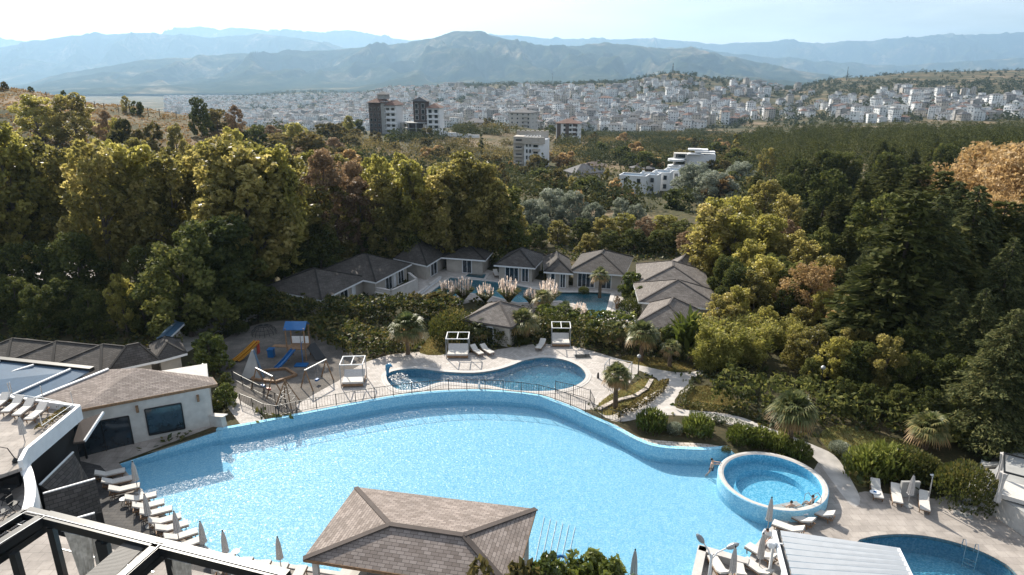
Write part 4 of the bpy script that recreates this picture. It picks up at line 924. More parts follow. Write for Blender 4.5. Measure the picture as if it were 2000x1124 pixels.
for k in range(4):
    mb = MB(); mb.lathe([(3.2, 2.4*k-.5), (3.2, 2.4*k+.25), (3.0, 2.4*k+.3)], 0, 0, 20); mb.build('balcony', 'white', t)
    mb = MB(); mb.box(1.5, 2.8, 2.4*k+1.2, 5, 4.2, 2.1); mb.build('wall', 'stucco', t)
    mb = MB(); mb.box(1.5, .66, 2.4*k+1.3, 3.6, .1, 1.4); mb.build('window', 'window', t)
for k in range(5):
    mb = MB(); mb.box(7.0+(k % 3)*2.6, 5+k*.7, 9.+.5*(k % 2)+k*.35, 5., 4, .5); mb.build('roof_terrace', 'white', t)
mb = MB(); mb.box(9.5, 7, 4, 11, 6, 9.6); mb.build('rear_wall', 'white', t)
# ------------------------------------------------------------------ the town
def house_quads(w, d, n, rh, rnd, gable=False, flat_=False):
    V = []; mi = []
    def q(a, b, c, e, m): V.extend([a, b, c, e]); mi.append(m)
    h = n*2.9; x, y = w/2, d/2; z0 = -4
    c = [(-x, -y), (x, -y), (x, y), (-x, y)]
    wmat = rnd.choice([0, 0, 0, 0, 1, 4])
    for i in range(4):
        a, b = c[i], c[(i+1) % 4]; q((*a, z0), (*b, z0), (*b, h), (*a, h), wmat)
        L_ = w if i % 2 == 0 else d; nw = max(2, int(L_/3.2)); ux, uy = (b[0]-a[0])/L_, (b[1]-a[1])/L_; nx, ny = uy*.06, -ux*.06
        for s in range(n):
            for k in range(nw):
                if rnd.random() < .22: continue
                m_ = L_*(k+.5)/nw; ww = rnd.choice([.5, .5, .75]); zb = s*2.9+.8; p0 = (a[0]+ux*(m_-ww)+nx, a[1]+uy*(m_-ww)+ny); p1 = (a[0]+ux*(m_+ww)+nx, a[1]+uy*(m_+ww)+ny)
                q((*p0, zb), (*p1, zb), (*p1, zb+1.5), (*p0, zb+1.5), 3)
            if s and i in (0, 1, 3) and rnd.random() < .6:       # balcony slab and front
                l0, l1 = L_*rnd.choice([.1, .4]), L_*rnd.choice([.6, .9]); e_ = 1.2
                P0 = (a[0]+ux*l0, a[1]+uy*l0); P1 = (a[0]+ux*l1, a[1]+uy*l1); Q0 = (P0[0]+uy*e_, P0[1]-ux*e_); Q1 = (P1[0]+uy*e_, P1[1]-ux*e_)
                zb = s*2.9; q((*Q0, zb-.1), (*Q1, zb-.1), (*Q1, zb+.85), (*Q0, zb+.85), wmat); q((*P0, zb+.02), (*Q0, zb+.02), (*Q1, zb+.02), (*P1, zb+.02), wmat)
    rm = rnd.choice([2, 5, 5])
    if flat_:
        q((-x-.3, -y-.3, h), (x+.3, -y-.3, h), (x+.3, y+.3, h), (-x-.3, y+.3, h), 4)
    else:
        e = .7; X, Y_ = x+e, y+e; ins = 0 if gable else min(X, Y_)*.95
        r0, r1 = (-X+ins, 0, h+rh), (X-ins, 0, h+rh); A, B, C, D = (-X, -Y_, h-.1), (X, -Y_, h-.1), (X, Y_, h-.1), (-X, Y_, h-.1); g_ = .02
        q(A, B, r1, r0, rm); q(C, D, r0, r1, rm); q(B, C, (r1[0], g_, r1[2]), (r1[0], -g_, r1[2]), rm if not gable else wmat); q(D, A, (r0[0], -g_, r0[2]), (r0[0], g_, r0[2]), rm if not gable else wmat)
        # chimney
        for s_ in ((-.4, -.4, .4, -.4), (.4, -.4, .4, .4), (.4, .4, -.4, .4), (-.4, .4, -.4, -.4)):
            q((x*.3+s_[0], s_[1], h+rh*.4), (x*.3+s_[2], s_[3], h+rh*.4), (x*.3+s_[2], s_[3], h+rh+.7), (x*.3+s_[0], s_[1], h+rh+.7), 1)
    return np.array(V, np.float32), np.array(mi), wmat, rm, n
hr = random.Random(77); HV = []
M['townwhite'] = simple('white_house_render', (.74, .75, .75), .9, .1, .2); M['towncream'] = simple('cream_house_render', (.46, .42, .37), .9, .12, .2); M['towngrey'] = simple('grey_house_render', (.32, .31, .30), .9, .12, .2)
TM = ['townwhite', 'towncream', 'redroof', 'window', 'towngrey', 'greyroof']
for i in range(26):
    w_ = hr.uniform(8, 15); n_ = hr.choice([2, 2, 3, 3, 4]) if i < 21 else hr.choice([5, 6]); d_ = hr.uniform(8, 11)
    HV.append(house_quads(w_, d_, n_, hr.uniform(1.6, 3), hr, i % 4 == 1, i % 9 == 8))
TOWN = [(165,206),(180,192),(280,188),(395,186),(480,190),(600,187),(720,184),(760,174),(880,170),(960,182),(1060,168),(1170,174),(1260,160),(1340,158),(1400,170),(1480,163),(1570,176),(1640,188),(1690,182),(1780,172),(1850,180),(1990,183),(2150,183),(2150,236),(1950,226),(1850,240),(1700,240),(1600,224),(1500,232),(1420,240),(1320,256),(1240,268),(1180,258),(1080,262),(1000,245),(900,238),(860,250),(640,252),(520,248),(395,240),(300,228)]
cand = []
r = np.random.RandomState(31)
gy = []
Yv = 830.
while Yv < 4700:
    st = 20 if Yv < 1700 else 27 if Yv < 3200 else 40
    xs = np.arange(-.5*Yv, .86*Yv, st*.8); X_ = xs+r.uniform(-5, 5, len(xs)); Y_ = Yv+r.uniform(-5, 5, len(xs)); gy.append(np.stack([X_, Y_, zf(X_, Y_)], 1)); Yv += st
pts = np.concatenate(gy); zc = pts[:, 1]*cT-(pts[:, 2]+3-CAMH)*sT; a_ = 1000+F*pts[:, 0]/zc; b_ = 562-F*((pts[:, 2]+3-CAMH)*cT+pts[:, 1]*sT)/zc
k_ = np.array([inpoly((u_, v_), TOWN) for u_, v_ in zip(a_, b_)])
den = np.where(a_ > 1450, .62, .95); den = np.where((a_ > 1500) & (a_ < 1620), .3, den); den = np.where((a_ > 1540) & (b_ < 200) & (a_ < 1750), .25, den)
k_ &= r.rand(len(pts)) < den*np.clip(5.5*(fbm(pts[:, 0]/75, pts[:, 1]/75)-.33), 0, 1); pts = pts[k_]; a_ = a_[k_]; b_ = b_[k_]
# keep the ones that can be seen (not hidden behind terrain)
vis = []
for p in pts:
    ts = np.linspace(.1, .97, 60); zz = CAMH+(p[2]+6-CAMH)*ts; vis.append(bool(np.all(zf(p[0]*ts, p[1]*ts) < zz+1)))
vis = np.array(vis); pts = pts[vis]; a_ = a_[vis]; b_ = b_[vis]
order = np.argsort(pts[:, 1]); pts = pts[order]; a_ = a_[order]; b_ = b_[order]
HM = {}
def zone(px, py):
    if px < 700: return 'far left part of the town'
    if px < 1000: return 'town behind the unfinished towers'
    if px < 1230: return 'slope below the flat topped hill'
    if px < 1450: return 'slope below the radio mast'
    if px < 1700: return 'wooded slope left of the plateau'
    return 'foot of the bare plateau'
stV, stM = [], []; nind = 0
for i, p in enumerate(pts):
    vi = hr.randrange(len(HV)) if p[1] < 2200 else hr.randrange(21); ang = hr.choice([0, .3, -.3, 1.57, 1.2, .6])+hr.uniform(-.2, .2); s = hr.uniform(.85, 1.15)
    V, mi, wm, rm, ns = HV[vi]; q = proj(p)
    if nind < 292 and -10 < a_[i] < 2010:
        if vi not in HM: HM[vi] = quads_mesh('town_house', V, None, mats=TM, mi=mi)
        o = link('town_house', HM[vi]); o.location = p; o.rotation_euler = (0, 0, ang); o.scale = (s, s, s)
        desc = '%s storey %s house, %s roof, on the %s' % ({2: 'two', 3: 'three', 4: 'four', 5: 'five', 6: 'six'}[ns], {0: 'white', 1: 'cream', 4: 'grey'}[wm], 'flat grey' if vi % 9 == 8 else ('red' if rm == 2 else 'dark grey'), zone(a_[i], b_[i]))
        tag(o, desc, 'house', desc.replace('house', 'houses')); nind += 1
    else:
        c_, n__ = math.cos(ang)*s, math.sin(ang)*s; W = np.stack([V[:, 0]*c_-V[:, 1]*n__+p[0], V[:, 0]*n__+V[:, 1]*c_+p[1], V[:, 2]*s+p[2]], 1); stV.append(W); stM.append(mi)
me = quads_mesh('distant_houses', np.concatenate(stV), None, mats=TM, mi=np.concatenate(stM)); tag(link('distant_houses', me), 'hundreds of small pale houses covering the far hillsides', 'houses', kind='stuff')
print('TOWN', len(pts), nind)
blockb('long_building', 'long pale four storey building at the foot of the plateau', 1800, 186, 1330, 72, 14, 13, 4, 16, 'render', 'concrete', 0, R(-6), 'building', 0, False, 2.6, 1.4)
blockb('apartment_block', 'square pale block right of the long building below the plateau', 1853, 184, 1340, 18, 14, 17, 5, 4, 'render', 'concrete', 0, R(-14), 'building', 0, False, 2.4, 1.6)
blockb('apartment_block', 'tall white block with many windows in the middle of the town', 1180, 222, 1150, 22, 14, 20, 6, 5, 'white', 'redroof', 3, R(-20), 'apartment block', 2, False, 2., 1.6)
blockb('apartment_block', 'pinkish six storey block on the wooded slope right of the town', 1508, 220, 980, 11, 11, 17, 6, 3, 'render', 'redroof', 2, R(15), 'apartment block', 2, False, 1.8, 1.5)
blockb('warehouse', 'wide white warehouse on the valley floor at the town edge', 560, 232, 1500, 60, 26, 9, 2, 10, 'white', 'concrete', 0, R(8), 'warehouse', 0, False, 3, 1.6)
blockb('warehouse', 'second white warehouse with long roof right of the widest one', 640, 236, 1420, 44, 24, 8, 2, 8, 'white', 'concrete', 0, R(-6), 'warehouse', 0, False, 3, 1.6)
# masts
def mast(px, top, Y, label, w_=2.):
    p, h = hfrom(px, top, Y); t = thing('radio_mast', label, 'mast', p); mb = MB()
    for sx, sy in ((-1, -1), (1, -1), (1, 1), (-1, 1)): mb.beam((sx*w_, sy*w_, -1), (sx*w_*.2, sy*w_*.2, h), .35, .35)
    for k in range(8):
        z = h*k/8; z2 = h*(k+1)/8; a = w_*(1-.8*k/8); b = w_*(1-.8*(k+1)/8)
        for s_ in ((1, 0), (0, 1), (-1, 0), (0, -1)): mb.beam((a*(s_[0] or 1), a*(s_[1] or 1), z), (b*(s_[0] or -1), b*(s_[1] or -1), z2), .22, .22)
    mb.build('lattice', 'dark', t); mb = MB(); mb.box(0, 0, h*.8, w_*1.2, w_*1.2, 2.5); mb.build('antenna_drum', 'greymetal', t)
mast(1315, 124, 1740, 'tall lattice radio mast on the wooded hill above the town'); mast(1079, 143, 2280, 'thin mast on the flat topped hill', 1.); mast(1657, 131, 1800, 'thin mast at the left end of the bare plateau', .7)
# ------------------------------------------------------------------ plants
rs = np.random.RandomState(11)
def unit(n):
    v = rs.normal(size=(n, 3)); return v/np.linalg.norm(v, axis=1, keepdims=True)
def leafq(c, size, asp=1.6, d=None, flat_=0., jit=.35):
    """leaf faces (quads) at centres c; d = long direction or None for random"""
    n = len(c); a = unit(n) if d is None else d/np.maximum(np.linalg.norm(d, axis=1, keepdims=True), 1e-6)
    b = unit(n)
    if flat_: b[:, 2] *= (1-flat_)
    b = b - a*np.sum(a*b, 1, keepdims=True); b /= np.maximum(np.linalg.norm(b, axis=1, keepdims=True), 1e-6)
    s = size*(1-jit+2*jit*rs.rand(n, 1)); A = a*s*asp*.5; B = b*s*.5
    # kite shaped leaf
    return np.stack([c-A, c+B*.9-A*.1, c+A, c-B*.9-A*.1], 1).reshape(-1, 3)
def lobes_pts(lobes, n, shell=.5, zmin=None):
    L_ = np.array(lobes); wgt = L_[:, 3]*L_[:, 4]+L_[:, 3]*L_[:, 5]; wgt = wgt/wgt.sum(); k = rs.choice(len(L_), n, p=wgt)
    d = unit(n); r = (shell+(1-shell)*rs.rand(n, 1)**.7)
    p = L_[k, :3]+d*r*L_[k, 3:6]
    # uneven outline: push in and out with noise, thin out some places
    nn = fbm(p[:, 0]*.9+k*3.1, p[:, 2]*.9+p[:, 1]*.7, 3)
    keep = nn > .40
    return p[keep], k[keep], r[keep, 0]
KIND = {}
def limb_trunk(mb, h, r0, lob, top=.8, n=7, wob=.3, rnd=None):
    rnd = rnd or random.Random(1); pts = []; rad = []
    for i in range(7):
        t = i/6*top; pts.append((rnd.uniform(-wob, wob)*t, rnd.uniform(-wob, wob)*t, t*h)); rad.append(r0*(1-.85*i/6))
    mb.tube(pts, rad, n)
    for c in lob:
        zt = min(c[2]*.8, h*top*.85); i = min(5, int(zt/h/top*6)); a = Vector(pts[i]); b = Vector(c[:3])
        m_ = a.lerp(b, .55)+Vector((0, 0, (b-a).length*.08)); mb.tube([a, m_, b], [rad[i]*.5, rad[i]*.3, .02], 5, False)
def mk_broad(kind, H, rad, base, nl, nleaf, lsz, matname, trunk='bark', prof='oval', asp=1.5, var=3, lr=.42, shell=.5):
    out_ = []
    for v in range(var):
        r_ = random.Random(hash((len(kind), v, nl)) & 0xffff); lob = []
        for i in range(nl):
            t = (i+.5)/nl; z = base+(H-base)*t
            if prof == 'oval': pr = math.sin(math.pi*min(1, .12+t*.84))**.6
            elif prof == 'tall': pr = (math.sin(math.pi*min(1, .1+t*.85)))**.8
            elif prof == 'dome': pr = math.sqrt(max(0.05, 1-(t*.95)**2.2))
            else: pr = 1-t*.8
            a = i*2.4+r_.uniform(-.5, .5); q = rad*pr*(r_.uniform(.08, 1)**.5)*.95
            s = rad*lr*r_.uniform(.75, 1.25)*(.6+.4*pr)
            lob.append((math.cos(a)*q, math.sin(a)*q, z*.97, s, s, s*r_.uniform(.75, 1.15)))
        p, k, r = lobes_pts(lob, nleaf, shell)
        shade = rs.rand(nl)
        V = leafq(p, lsz, asp); me = quads_mesh('crown', V, matname, np.clip(.45*shade[k]+.55*rs.rand(len(p)), 0, 1))
        mb = MB(); limb_trunk(mb, H, H*.018+.05, lob[::max(1,nl//12)], .85, rnd=r_); tm = mb.mesh('trunk', trunk)
        out_.append((tm, me, H))
    KIND[kind] = out_
def mk_conifer(kind, H, rad, nt_, per, matname, droop=.25, var=2, lsz=.32, trunk='bark', base=.12):
    out_ = []
    for v in range(var):
        C_ = []; D_ = []; mb = MB(); mb.tube([(0, 0, 0), (0, 0, H*.5), (0, 0, H*.98)], [H*.016+.05, H*.01+.03, .02], 7)
        for i in range(nt_):
            t = i/nt_; z = H*(base+(1-base)*t); R_ = rad*(1-t)**.8*rs.uniform(.75, 1.1)+.25; nb = max(4, int(9*(1-t)+4))
            for j in range(nb):
                a = 2*math.pi*j/nb+i*1.7+rs.uniform(-.3, .3); rr_ = R_*rs.uniform(.7, 1.1); n_ = int(per*rr_/rad)+4
                s = np.sqrt(rs.rand(n_)); side = (rs.rand(n_)-.5)*rr_*.55*s
                dx, dy = math.cos(a), math.sin(a)
                x = dx*s*rr_-dy*side; y = dy*s*rr_+dx*side; zz = z-droop*rr_*s**1.5+rs.normal(size=n_)*.10+.12*rr_*(1-s)
                C_.append(np.stack([x, y, zz], 1)); D_.append(np.stack([dx+rs.normal(size=n_)*.6, dy+rs.normal(size=n_)*.6, -droop+rs.normal(size=n_)*.3], 1))
                if i % 2 == 0: mb.tube([(0, 0, z+.1*rr_), (dx*rr_*.9, dy*rr_*.9, z-droop*rr_*.8)], [.05, .015], 4, False)
        c = np.concatenate(C_); d = np.concatenate(D_); me = quads_mesh('crown', leafq(c, lsz, 2.6, d, .4), matname, rs.rand(len(c)))
        out_.append((mb.mesh('trunk', trunk), me, H))
    KIND[kind] = out_
def mk_bamboo(kind, H, rad, ns, per, matname, var=2):
    out_ = []
    for v in range(var):
        mb = MB(); C_ = []; D_ = []
        for i in range(ns):
            a = rs.rand()*6.28; q = rad*.5*math.sqrt(rs.rand()); x0, y0 = math.cos(a)*q, math.sin(a)*q; h = H*rs.uniform(.4, 1)
            lx, ly = math.cos(a)*rs.uniform(.15, .75)*rad, math.sin(a)*rs.uniform(.15, .75)*rad
            pts = [(x0+lx*t*t, y0+ly*t*t, h*(t-.06*t*t*t)) for t in (0, .3, .6, .85, 1)]
            mb.tube(pts, [.04, .035, .028, .018, .006], 4, False)
            t = rs.uniform(.15, 1, per); c = np.stack([x0+lx*t*t, y0+ly*t*t, h*(t-.06*t**3)], 1)+rs.normal(size=(per, 3))*np.array([.34, .34, .3])
            C_.append(c); D_.append(np.stack([rs.normal(size=per), rs.normal(size=per), -.9+rs.normal(size=per)*.4], 1))
        c = np.concatenate(C_); d = np.concatenate(D_)
        out_.append((mb.mesh('stems', 'bamboo'), quads_mesh('crown', leafq(c, .17, 2.8, d), matname, rs.rand(len(c))), H))
    KIND[kind] = out_
mk_broad('plane', 20, 4.6, 3.4, 64, 9500, .42, 'plane', prof='tall', var=4, lr=0.27)
mk_broad('planegreen', 20, 5.0, 3.2, 66, 10000, .42, 'planegreen', prof='tall', var=3, lr=0.27)
mk_broad('rust', 18, 4.4, 4, 40, 12000, .28, 'rust', prof='tall', var=2, lr=0.27)
mk_broad('orange', 14, 5.5, 3, 60, 17000, .25, 'orange', prof='oval', var=2, lr=0.27)
mk_broad('darktree', 12, 4.5, .8, 40, 9500, .34, 'darkgreen', prof='dome', var=3, lr=0.28)
mk_broad('silver', 12, 5.0, 1, 46, 13000, .24, 'silver', prof='dome', asp=2.6, var=3, lr=0.26)
mk_broad('yellow', 12, 4.2, 1, 44, 12000, .28, 'plane', prof='dome', var=3, lr=0.26)
mk_broad('green', 12, 4.2, 1, 44, 12000, .28, 'planegreen', prof='dome', var=3, lr=0.26)
mk_broad('glossy', 6, 2.6, .6, 34, 5200, .27, 'glossy', prof='dome', asp=2.0, var=3, lr=0.28)
mk_broad('scrub', 6, 3.2, .3, 9, 1500, .5, 'scrub', prof='dome', var=3)
mk_broad('scrubo', 6, 3.0, .3, 9, 1500, .5, 'orange', prof='dome', var=2)
mk_broad('scrubg', 6, 3.2, .3, 9, 1500, .5, 'darkgreen', prof='dome', var=2)
mk_broad('poplar', 14, 1.9, .8, 12, 4500, .34, 'planegreen', prof='tall', var=2, lr=.6)
mk_broad('cypress', 12, 1.3, .3, 11, 3600, .28, 'darkgreen', prof='tall', var=1, lr=.7)
mk_conifer('cedar', 18, 5.6, 30, 260, 'conifer', .26, 3, .16)
mk_conifer('pine', 14, 4.4, 20, 90, 'pinefar', .05, 3, .27, base=.15)
mk_bamboo('bamboo', 8, 3.0, 60, 230, 'bamboo', 2)
NAMES = dict(plane='plane_tree', planegreen='plane_tree', rust='autumn_tree', orange='autumn_tree', darktree='evergreen_tree', silver='willow_tree', yellow='deciduous_tree', green='deciduous_tree',
             glossy='magnolia_tree', scrub='shrub', scrubo='shrub', scrubg='shrub', poplar='poplar_tree', cypress='cypress_tree', cedar='cedar_tree', pine='pine_tree', bamboo='bamboo_clump')
tr_ = random.Random(21)
def plant(kind, pos, h, label, cat='tree', group=None, wide=1., name=None):
    tm, cm, H = tr_.choice(KIND[kind]); s = h/H
    o = thing(name or NAMES[kind], label, cat, pos, tr_.uniform(0, 6.28), group); o.scale = (s*wide, s*wide, s)
    link('trunk' if kind != 'bamboo' else 'stems', tm, o); link('crown', cm, o); return o
def qual(px, Y):
    if px < 150: return 'at the left edge'
    if px < 400: return 'left of the slides'
    if px < 560: return 'above the playground'
    if px < 760: return 'left of centre'
    if px < 1000: return 'by the big tree'
    if px < 1150: return 'by the centre'
    if px < 1300: return 'below the white terraces'
    if px < 1500: return 'beside the lodges' if Y < 100 else 'below the pine slope'
    if px < 1650: return 'above the bamboo' if Y > 72 else 'beside the bamboo'
    if px < 1800: return 'high up the slope' if Y > 75 else 'low by the right lawn'
    if px > 1930: return 'at the far right edge, high up' if Y > 62 else 'at the far right edge, low down'
    return 'high in the right corner' if Y > 78 else 'halfway up on the right' if Y > 62 else 'low on the right'
def T(kind, px, top, Y, label, group=None, wide=1., cat='tree', name=None, hmin=2.):
    if group: label = label+', '+qual(px, Y); group = group+', '+qual(px, Y)
    pos, h = hfrom(px, top, Y); return plant(kind, pos, max(h, hmin), label, cat, group, wide, name)
# --- left wood
EOFF = -10
EX = [-80,0,60,120,200,260,330,400,450,510,560,600,640,690,740,780,820,850,880,920,960,1000]
EY = [230,240,262,282,262,268,280,268,240,272,300,292,284,300,298,288,318,308,286,292,322,372]
for (x, tp, Y, k) in ((470,286,84,'planegreen'),(500,282,89,'plane'),(435,276,86,'planegreen'),(540,290,92,'planegreen'),(428,425,77,'darktree'),(390,430,74,'darktree'),(345,470,70,'darktree'),(540,400,93,'planegreen'),(590,380,95,'plane'),(650,360,97,'planegreen'),(700,350,98,'rust'),(745,340,98,'planegreen'),(800,345,100,'planegreen'),(868,330,99,'planegreen'),(915,318,100,'planegreen'),(955,345,101,'planegreen'),(985,372,103,'darktree'),(1005,395,106,'planegreen'),(560,445,90,'darktree'),(620,440,93,'darktree'),(720,430,98,'darktree'),(800,420,99,'darktree')):
    T(k, x, tp, Y, 'tall %s tree close behind the villas' % {'plane': 'yellowing', 'planegreen': 'olive', 'rust': 'rusty', 'darktree': 'dark'}[k], 'tall %s trees close behind the villas' % {'plane': 'yellowing', 'planegreen': 'olive', 'rust': 'rusty', 'darktree': 'dark'}[k], 1.15)
x = -60; i = 0
while x < 990:
    k = tr_.choice(['plane', 'planegreen', 'plane', 'rust' if 560 < x < 860 else 'planegreen'])
    if 860 < x: k = 'planegreen'
    T(k, x, np.interp(x, EX, EY)+tr_.uniform(2, 26), tr_.uniform(86, 95) if x < 560 else tr_.uniform(96, 104), {'plane': 'tall yellowing plane tree in the front of the left wood', 'planegreen': 'tall olive green plane tree in the front of the left wood', 'rust': 'tall rust brown autumn tree among the planes behind the villas'}[k], {'plane': 'yellowing planes of the left wood front row', 'planegreen': 'green planes of the left wood front row', 'rust': 'rust brown trees among the planes'}[k])
    x += tr_.uniform(44, 62)
x = -40
while x < 960:
    T(tr_.choice(['plane', 'plane', 'planegreen']), x, np.interp(x, EX, EY)+tr_.uniform(0, 14), tr_.uniform(118, 138), 'plane tree deep in the left wood showing only its top', 'plane tops deep in the left wood')
    x += tr_.uniform(55, 75)
x = -60
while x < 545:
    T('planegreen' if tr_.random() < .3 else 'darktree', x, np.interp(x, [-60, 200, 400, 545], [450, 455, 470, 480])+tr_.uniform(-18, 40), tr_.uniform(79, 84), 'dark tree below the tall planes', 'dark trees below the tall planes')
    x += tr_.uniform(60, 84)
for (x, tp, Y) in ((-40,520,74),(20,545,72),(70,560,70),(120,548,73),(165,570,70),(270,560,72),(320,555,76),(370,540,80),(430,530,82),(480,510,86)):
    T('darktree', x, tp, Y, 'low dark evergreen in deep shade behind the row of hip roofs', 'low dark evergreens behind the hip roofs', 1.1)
T('yellow', 228, 538, 71, 'round yellow green tree catching the sun among dark evergreens', wide=.75)
T('glossy', 402, 652, 61, 'glossy leaved magnolia tree beside the pool building corner', wide=1.15)
T('darktree', 445, 765, 56, 'dark rounded shrub at the foot of the pool building wall', cat='shrub', name='shrub', wide=1.)
T('glossy', 440, 790, 53.5, 'low glossy bush below the magnolia by the pool end', cat='shrub', name='shrub', wide=1.2)
# --- behind the villas
for (x, tp, Y, k, wd) in ((1030,392,128,'silver',1.1),(1075,370,138,'silver',1.1),(1120,376,134,'silver',1.),(1160,398,128,'silver',1.),(1215,388,140,'silver',.9),(1245,400,130,'silver',.9),(1060,420,122,'silver',.9),(1360,318,200,'silver',1.2),(1400,335,185,'silver',1.3),(1450,318,215,'silver',1.1)):
    T(k, x, tp, Y, 'silvery willow behind the villas', 'silvery willows behind the villas', wd*1.3)
for (x, tp, Y, k) in ((1000,430,122,'green'),(1090,432,114,'green'),(1135,428,116,'darktree'),(1180,424,115,'green'),(1220,418,118,'yellow'),(1262,424,114,'rust'),(1300,420,116,'yellow'),(1335,432,112,'darktree'),(1365,440,108,'green'),(1045,440,112,'darktree'),(1290,450,108,'darktree'),(1240,448,109,'darktree'),(1190,452,108,'darktree'),(1150,456,108,'green'),(1340,452,104,'rust'),(990,440,112,'darktree')):
    T(k, x, tp, Y, 'bushy %s tree right behind the villa roofs' % {'green': 'olive green', 'yellow': 'yellowing', 'rust': 'rusty brown', 'darktree': 'dark green'}[k], '%s trees in the belt behind the villa roofs' % k.replace('darktree', 'dark'), 1.75)
T('orange', 1132, 373, 150, 'small bright yellow tree between the willows', wide=.6)
for (x, tp, Y, k, lb) in ((1060,298,272,'cypress','slim dark cypress before the white apartment block'),(1048,306,275,'cypress','shorter dark cypress left of the slim one before the white block'),(1072,332,235,'darktree','round dark evergreen below the cypresses'),(1186,328,205,'poplar','upright green poplar beside the low house with the grey hip roof'),(1438,262,330,'poplar','tall thin poplar at the left edge of the pine forest'),(940,262,330,'cypress','lone narrow cypress below the brick shell building'),(1120,345,190,'green','leafy green tree left of the low grey roofed house'),(1080,345,215,'rust','thin reddish tree below the white block'),(1500,290,240,'green','rounded green tree at the forest edge near the poplar'),(1465,345,190,'green','green tree between the willows and the pines')):
    T(k, x, tp, Y, lb)
# --- hillside on the left
for (x, tp, Y, k, lb, wd) in ((60,186,175,'yellow','broad yellow bush on the dry hillside',1.5),(135,184,178,'green','broad olive bush beside the yellow one on the hillside',1.5),(6,160,235,'scrub','small bush on the far left crest of the hillside',1.),(58,170,238,'scrubg','tiny dark bush on the hillside crest',1.2),(122,178,238,'scrubg','thin dark sapling on the hillside crest',.6),(243,188,235,'green','small upright tree on the hillside crest by the fence',.9),(265,198,233,'scrubg','low bush right of the upright tree on the crest',1.),(385,191,215,'darktree','lone dark round tree on the hillside crest',.8),(420,214,225,'scrub','low yellow bush right of the lone dark tree',1.4),(456,206,210,'rust','sparse reddish tree at the right end of the hillside',1.1),(338,244,170,'green','grey green bush on the slope above the planes',.8),(205,216,165,'rust','dull brown bush on the slope',1.),(222,232,160,'yellow','thin yellow tree on the slope',.6),(262,240,158,'scrub','yellow scrub bush on the slope',1.),(495,250,205,'scrubg','dark bush below the sparse reddish tree',1.4),(530,245,220,'rust','brown thicket bush right of the hillside',1.8),(576,240,250,'yellow','bright yellow bush at the foot of the hillside',1.6),(640,242,300,'scrub','yellow bush beside the unfinished towers road',1.5),(680,226,370,'yellow','small yellow tree left of the unfinished tower',1.),(565,262,190,'scrub','scrub bush behind the planes',1.6),(610,262,210,'rust','brown bush behind the planes',1.8),(650,268,215,'rust','brown thicket behind the planes',1.8)):
    T(k, x, tp, Y, lb, wide=wd, cat='bush' if 'bush' in lb or 'thicket' in lb else 'tree', name='shrub' if 'bush' in lb or 'thicket' in lb else None, hmin=1.)
# --- right wood
RW = [(1405,388,96,'yellow',1.1),(1450,384,98,'yellow',1.2),(1500,352,118,'green',1.1),(1545,380,108,'green',1.1),(1590,395,100,'pine',1.1),(1640,380,104,'pine',1.2),(1690,345,104,'pine',1.2),(1745,325,104,'pine',1.25),(1800,318,100,'pine',1.25),(1850,330,92,'pine',1.2),
      (1470,470,84,'yellow',1.),(1425,500,80,'darktree',1.),(1520,500,80,'darktree',1.),(1555,455,88,'green',1.1),(1610,450,88,'darktree',1.),(1660,440,86,'pine',1.),(1480,528,74,'green',1.1),(1590,518,73,'orange',1.2),(1545,560,72,'darktree',.9),(1640,560,70,'yellow',.9),(1700,470,78,'cedar',1.),(1760,440,80,'cedar',1.1),
      (1690,560,66,'green',1.),(1720,600,62,'green',.9),(1660,640,60,'green',.8),(1760,560,64,'cedar',1.),(1800,470,72,'cedar',1.15),(1880,365,72,'cedar',1.1),(1930,400,66,'cedar',1.1),(1985,460,58,'cedar',1.),(1850,520,60,'cedar',1.),(1930,560,54,'cedar',1.),(1790,640,57,'darktree',1.),(1860,650,55,'darktree',1.),(1730,680,57,'darktree',.9),(1940,690,50,'darktree',1.),(2010,600,50,'cedar',1.),(1990,720,48,'darktree',1.),
      (1935,286,96,'orange',1.05),(1985,290,90,'orange',1.05),(2040,330,84,'orange',1.),(1960,385,82,'orange',.8),(1740,512,70,'orange',.6),(1540,620,66,'bamboo',1.2),(1420,622,62,'bamboo',1.3),(1385,650,61,'bamboo',1.),(1470,618,63,'bamboo',1.3),(1590,640,64,'darktree',.9),(1620,700,58,'darktree',.8),(1680,690,57,'glossy',1.)]
RW += [(tr_.uniform(1640, 2080), tr_.uniform(330, 560), tr_.uniform(62, 96), tr_.choice(['cedar', 'cedar', 'pine', 'darktree']), 1.2) for _ in range(34)]
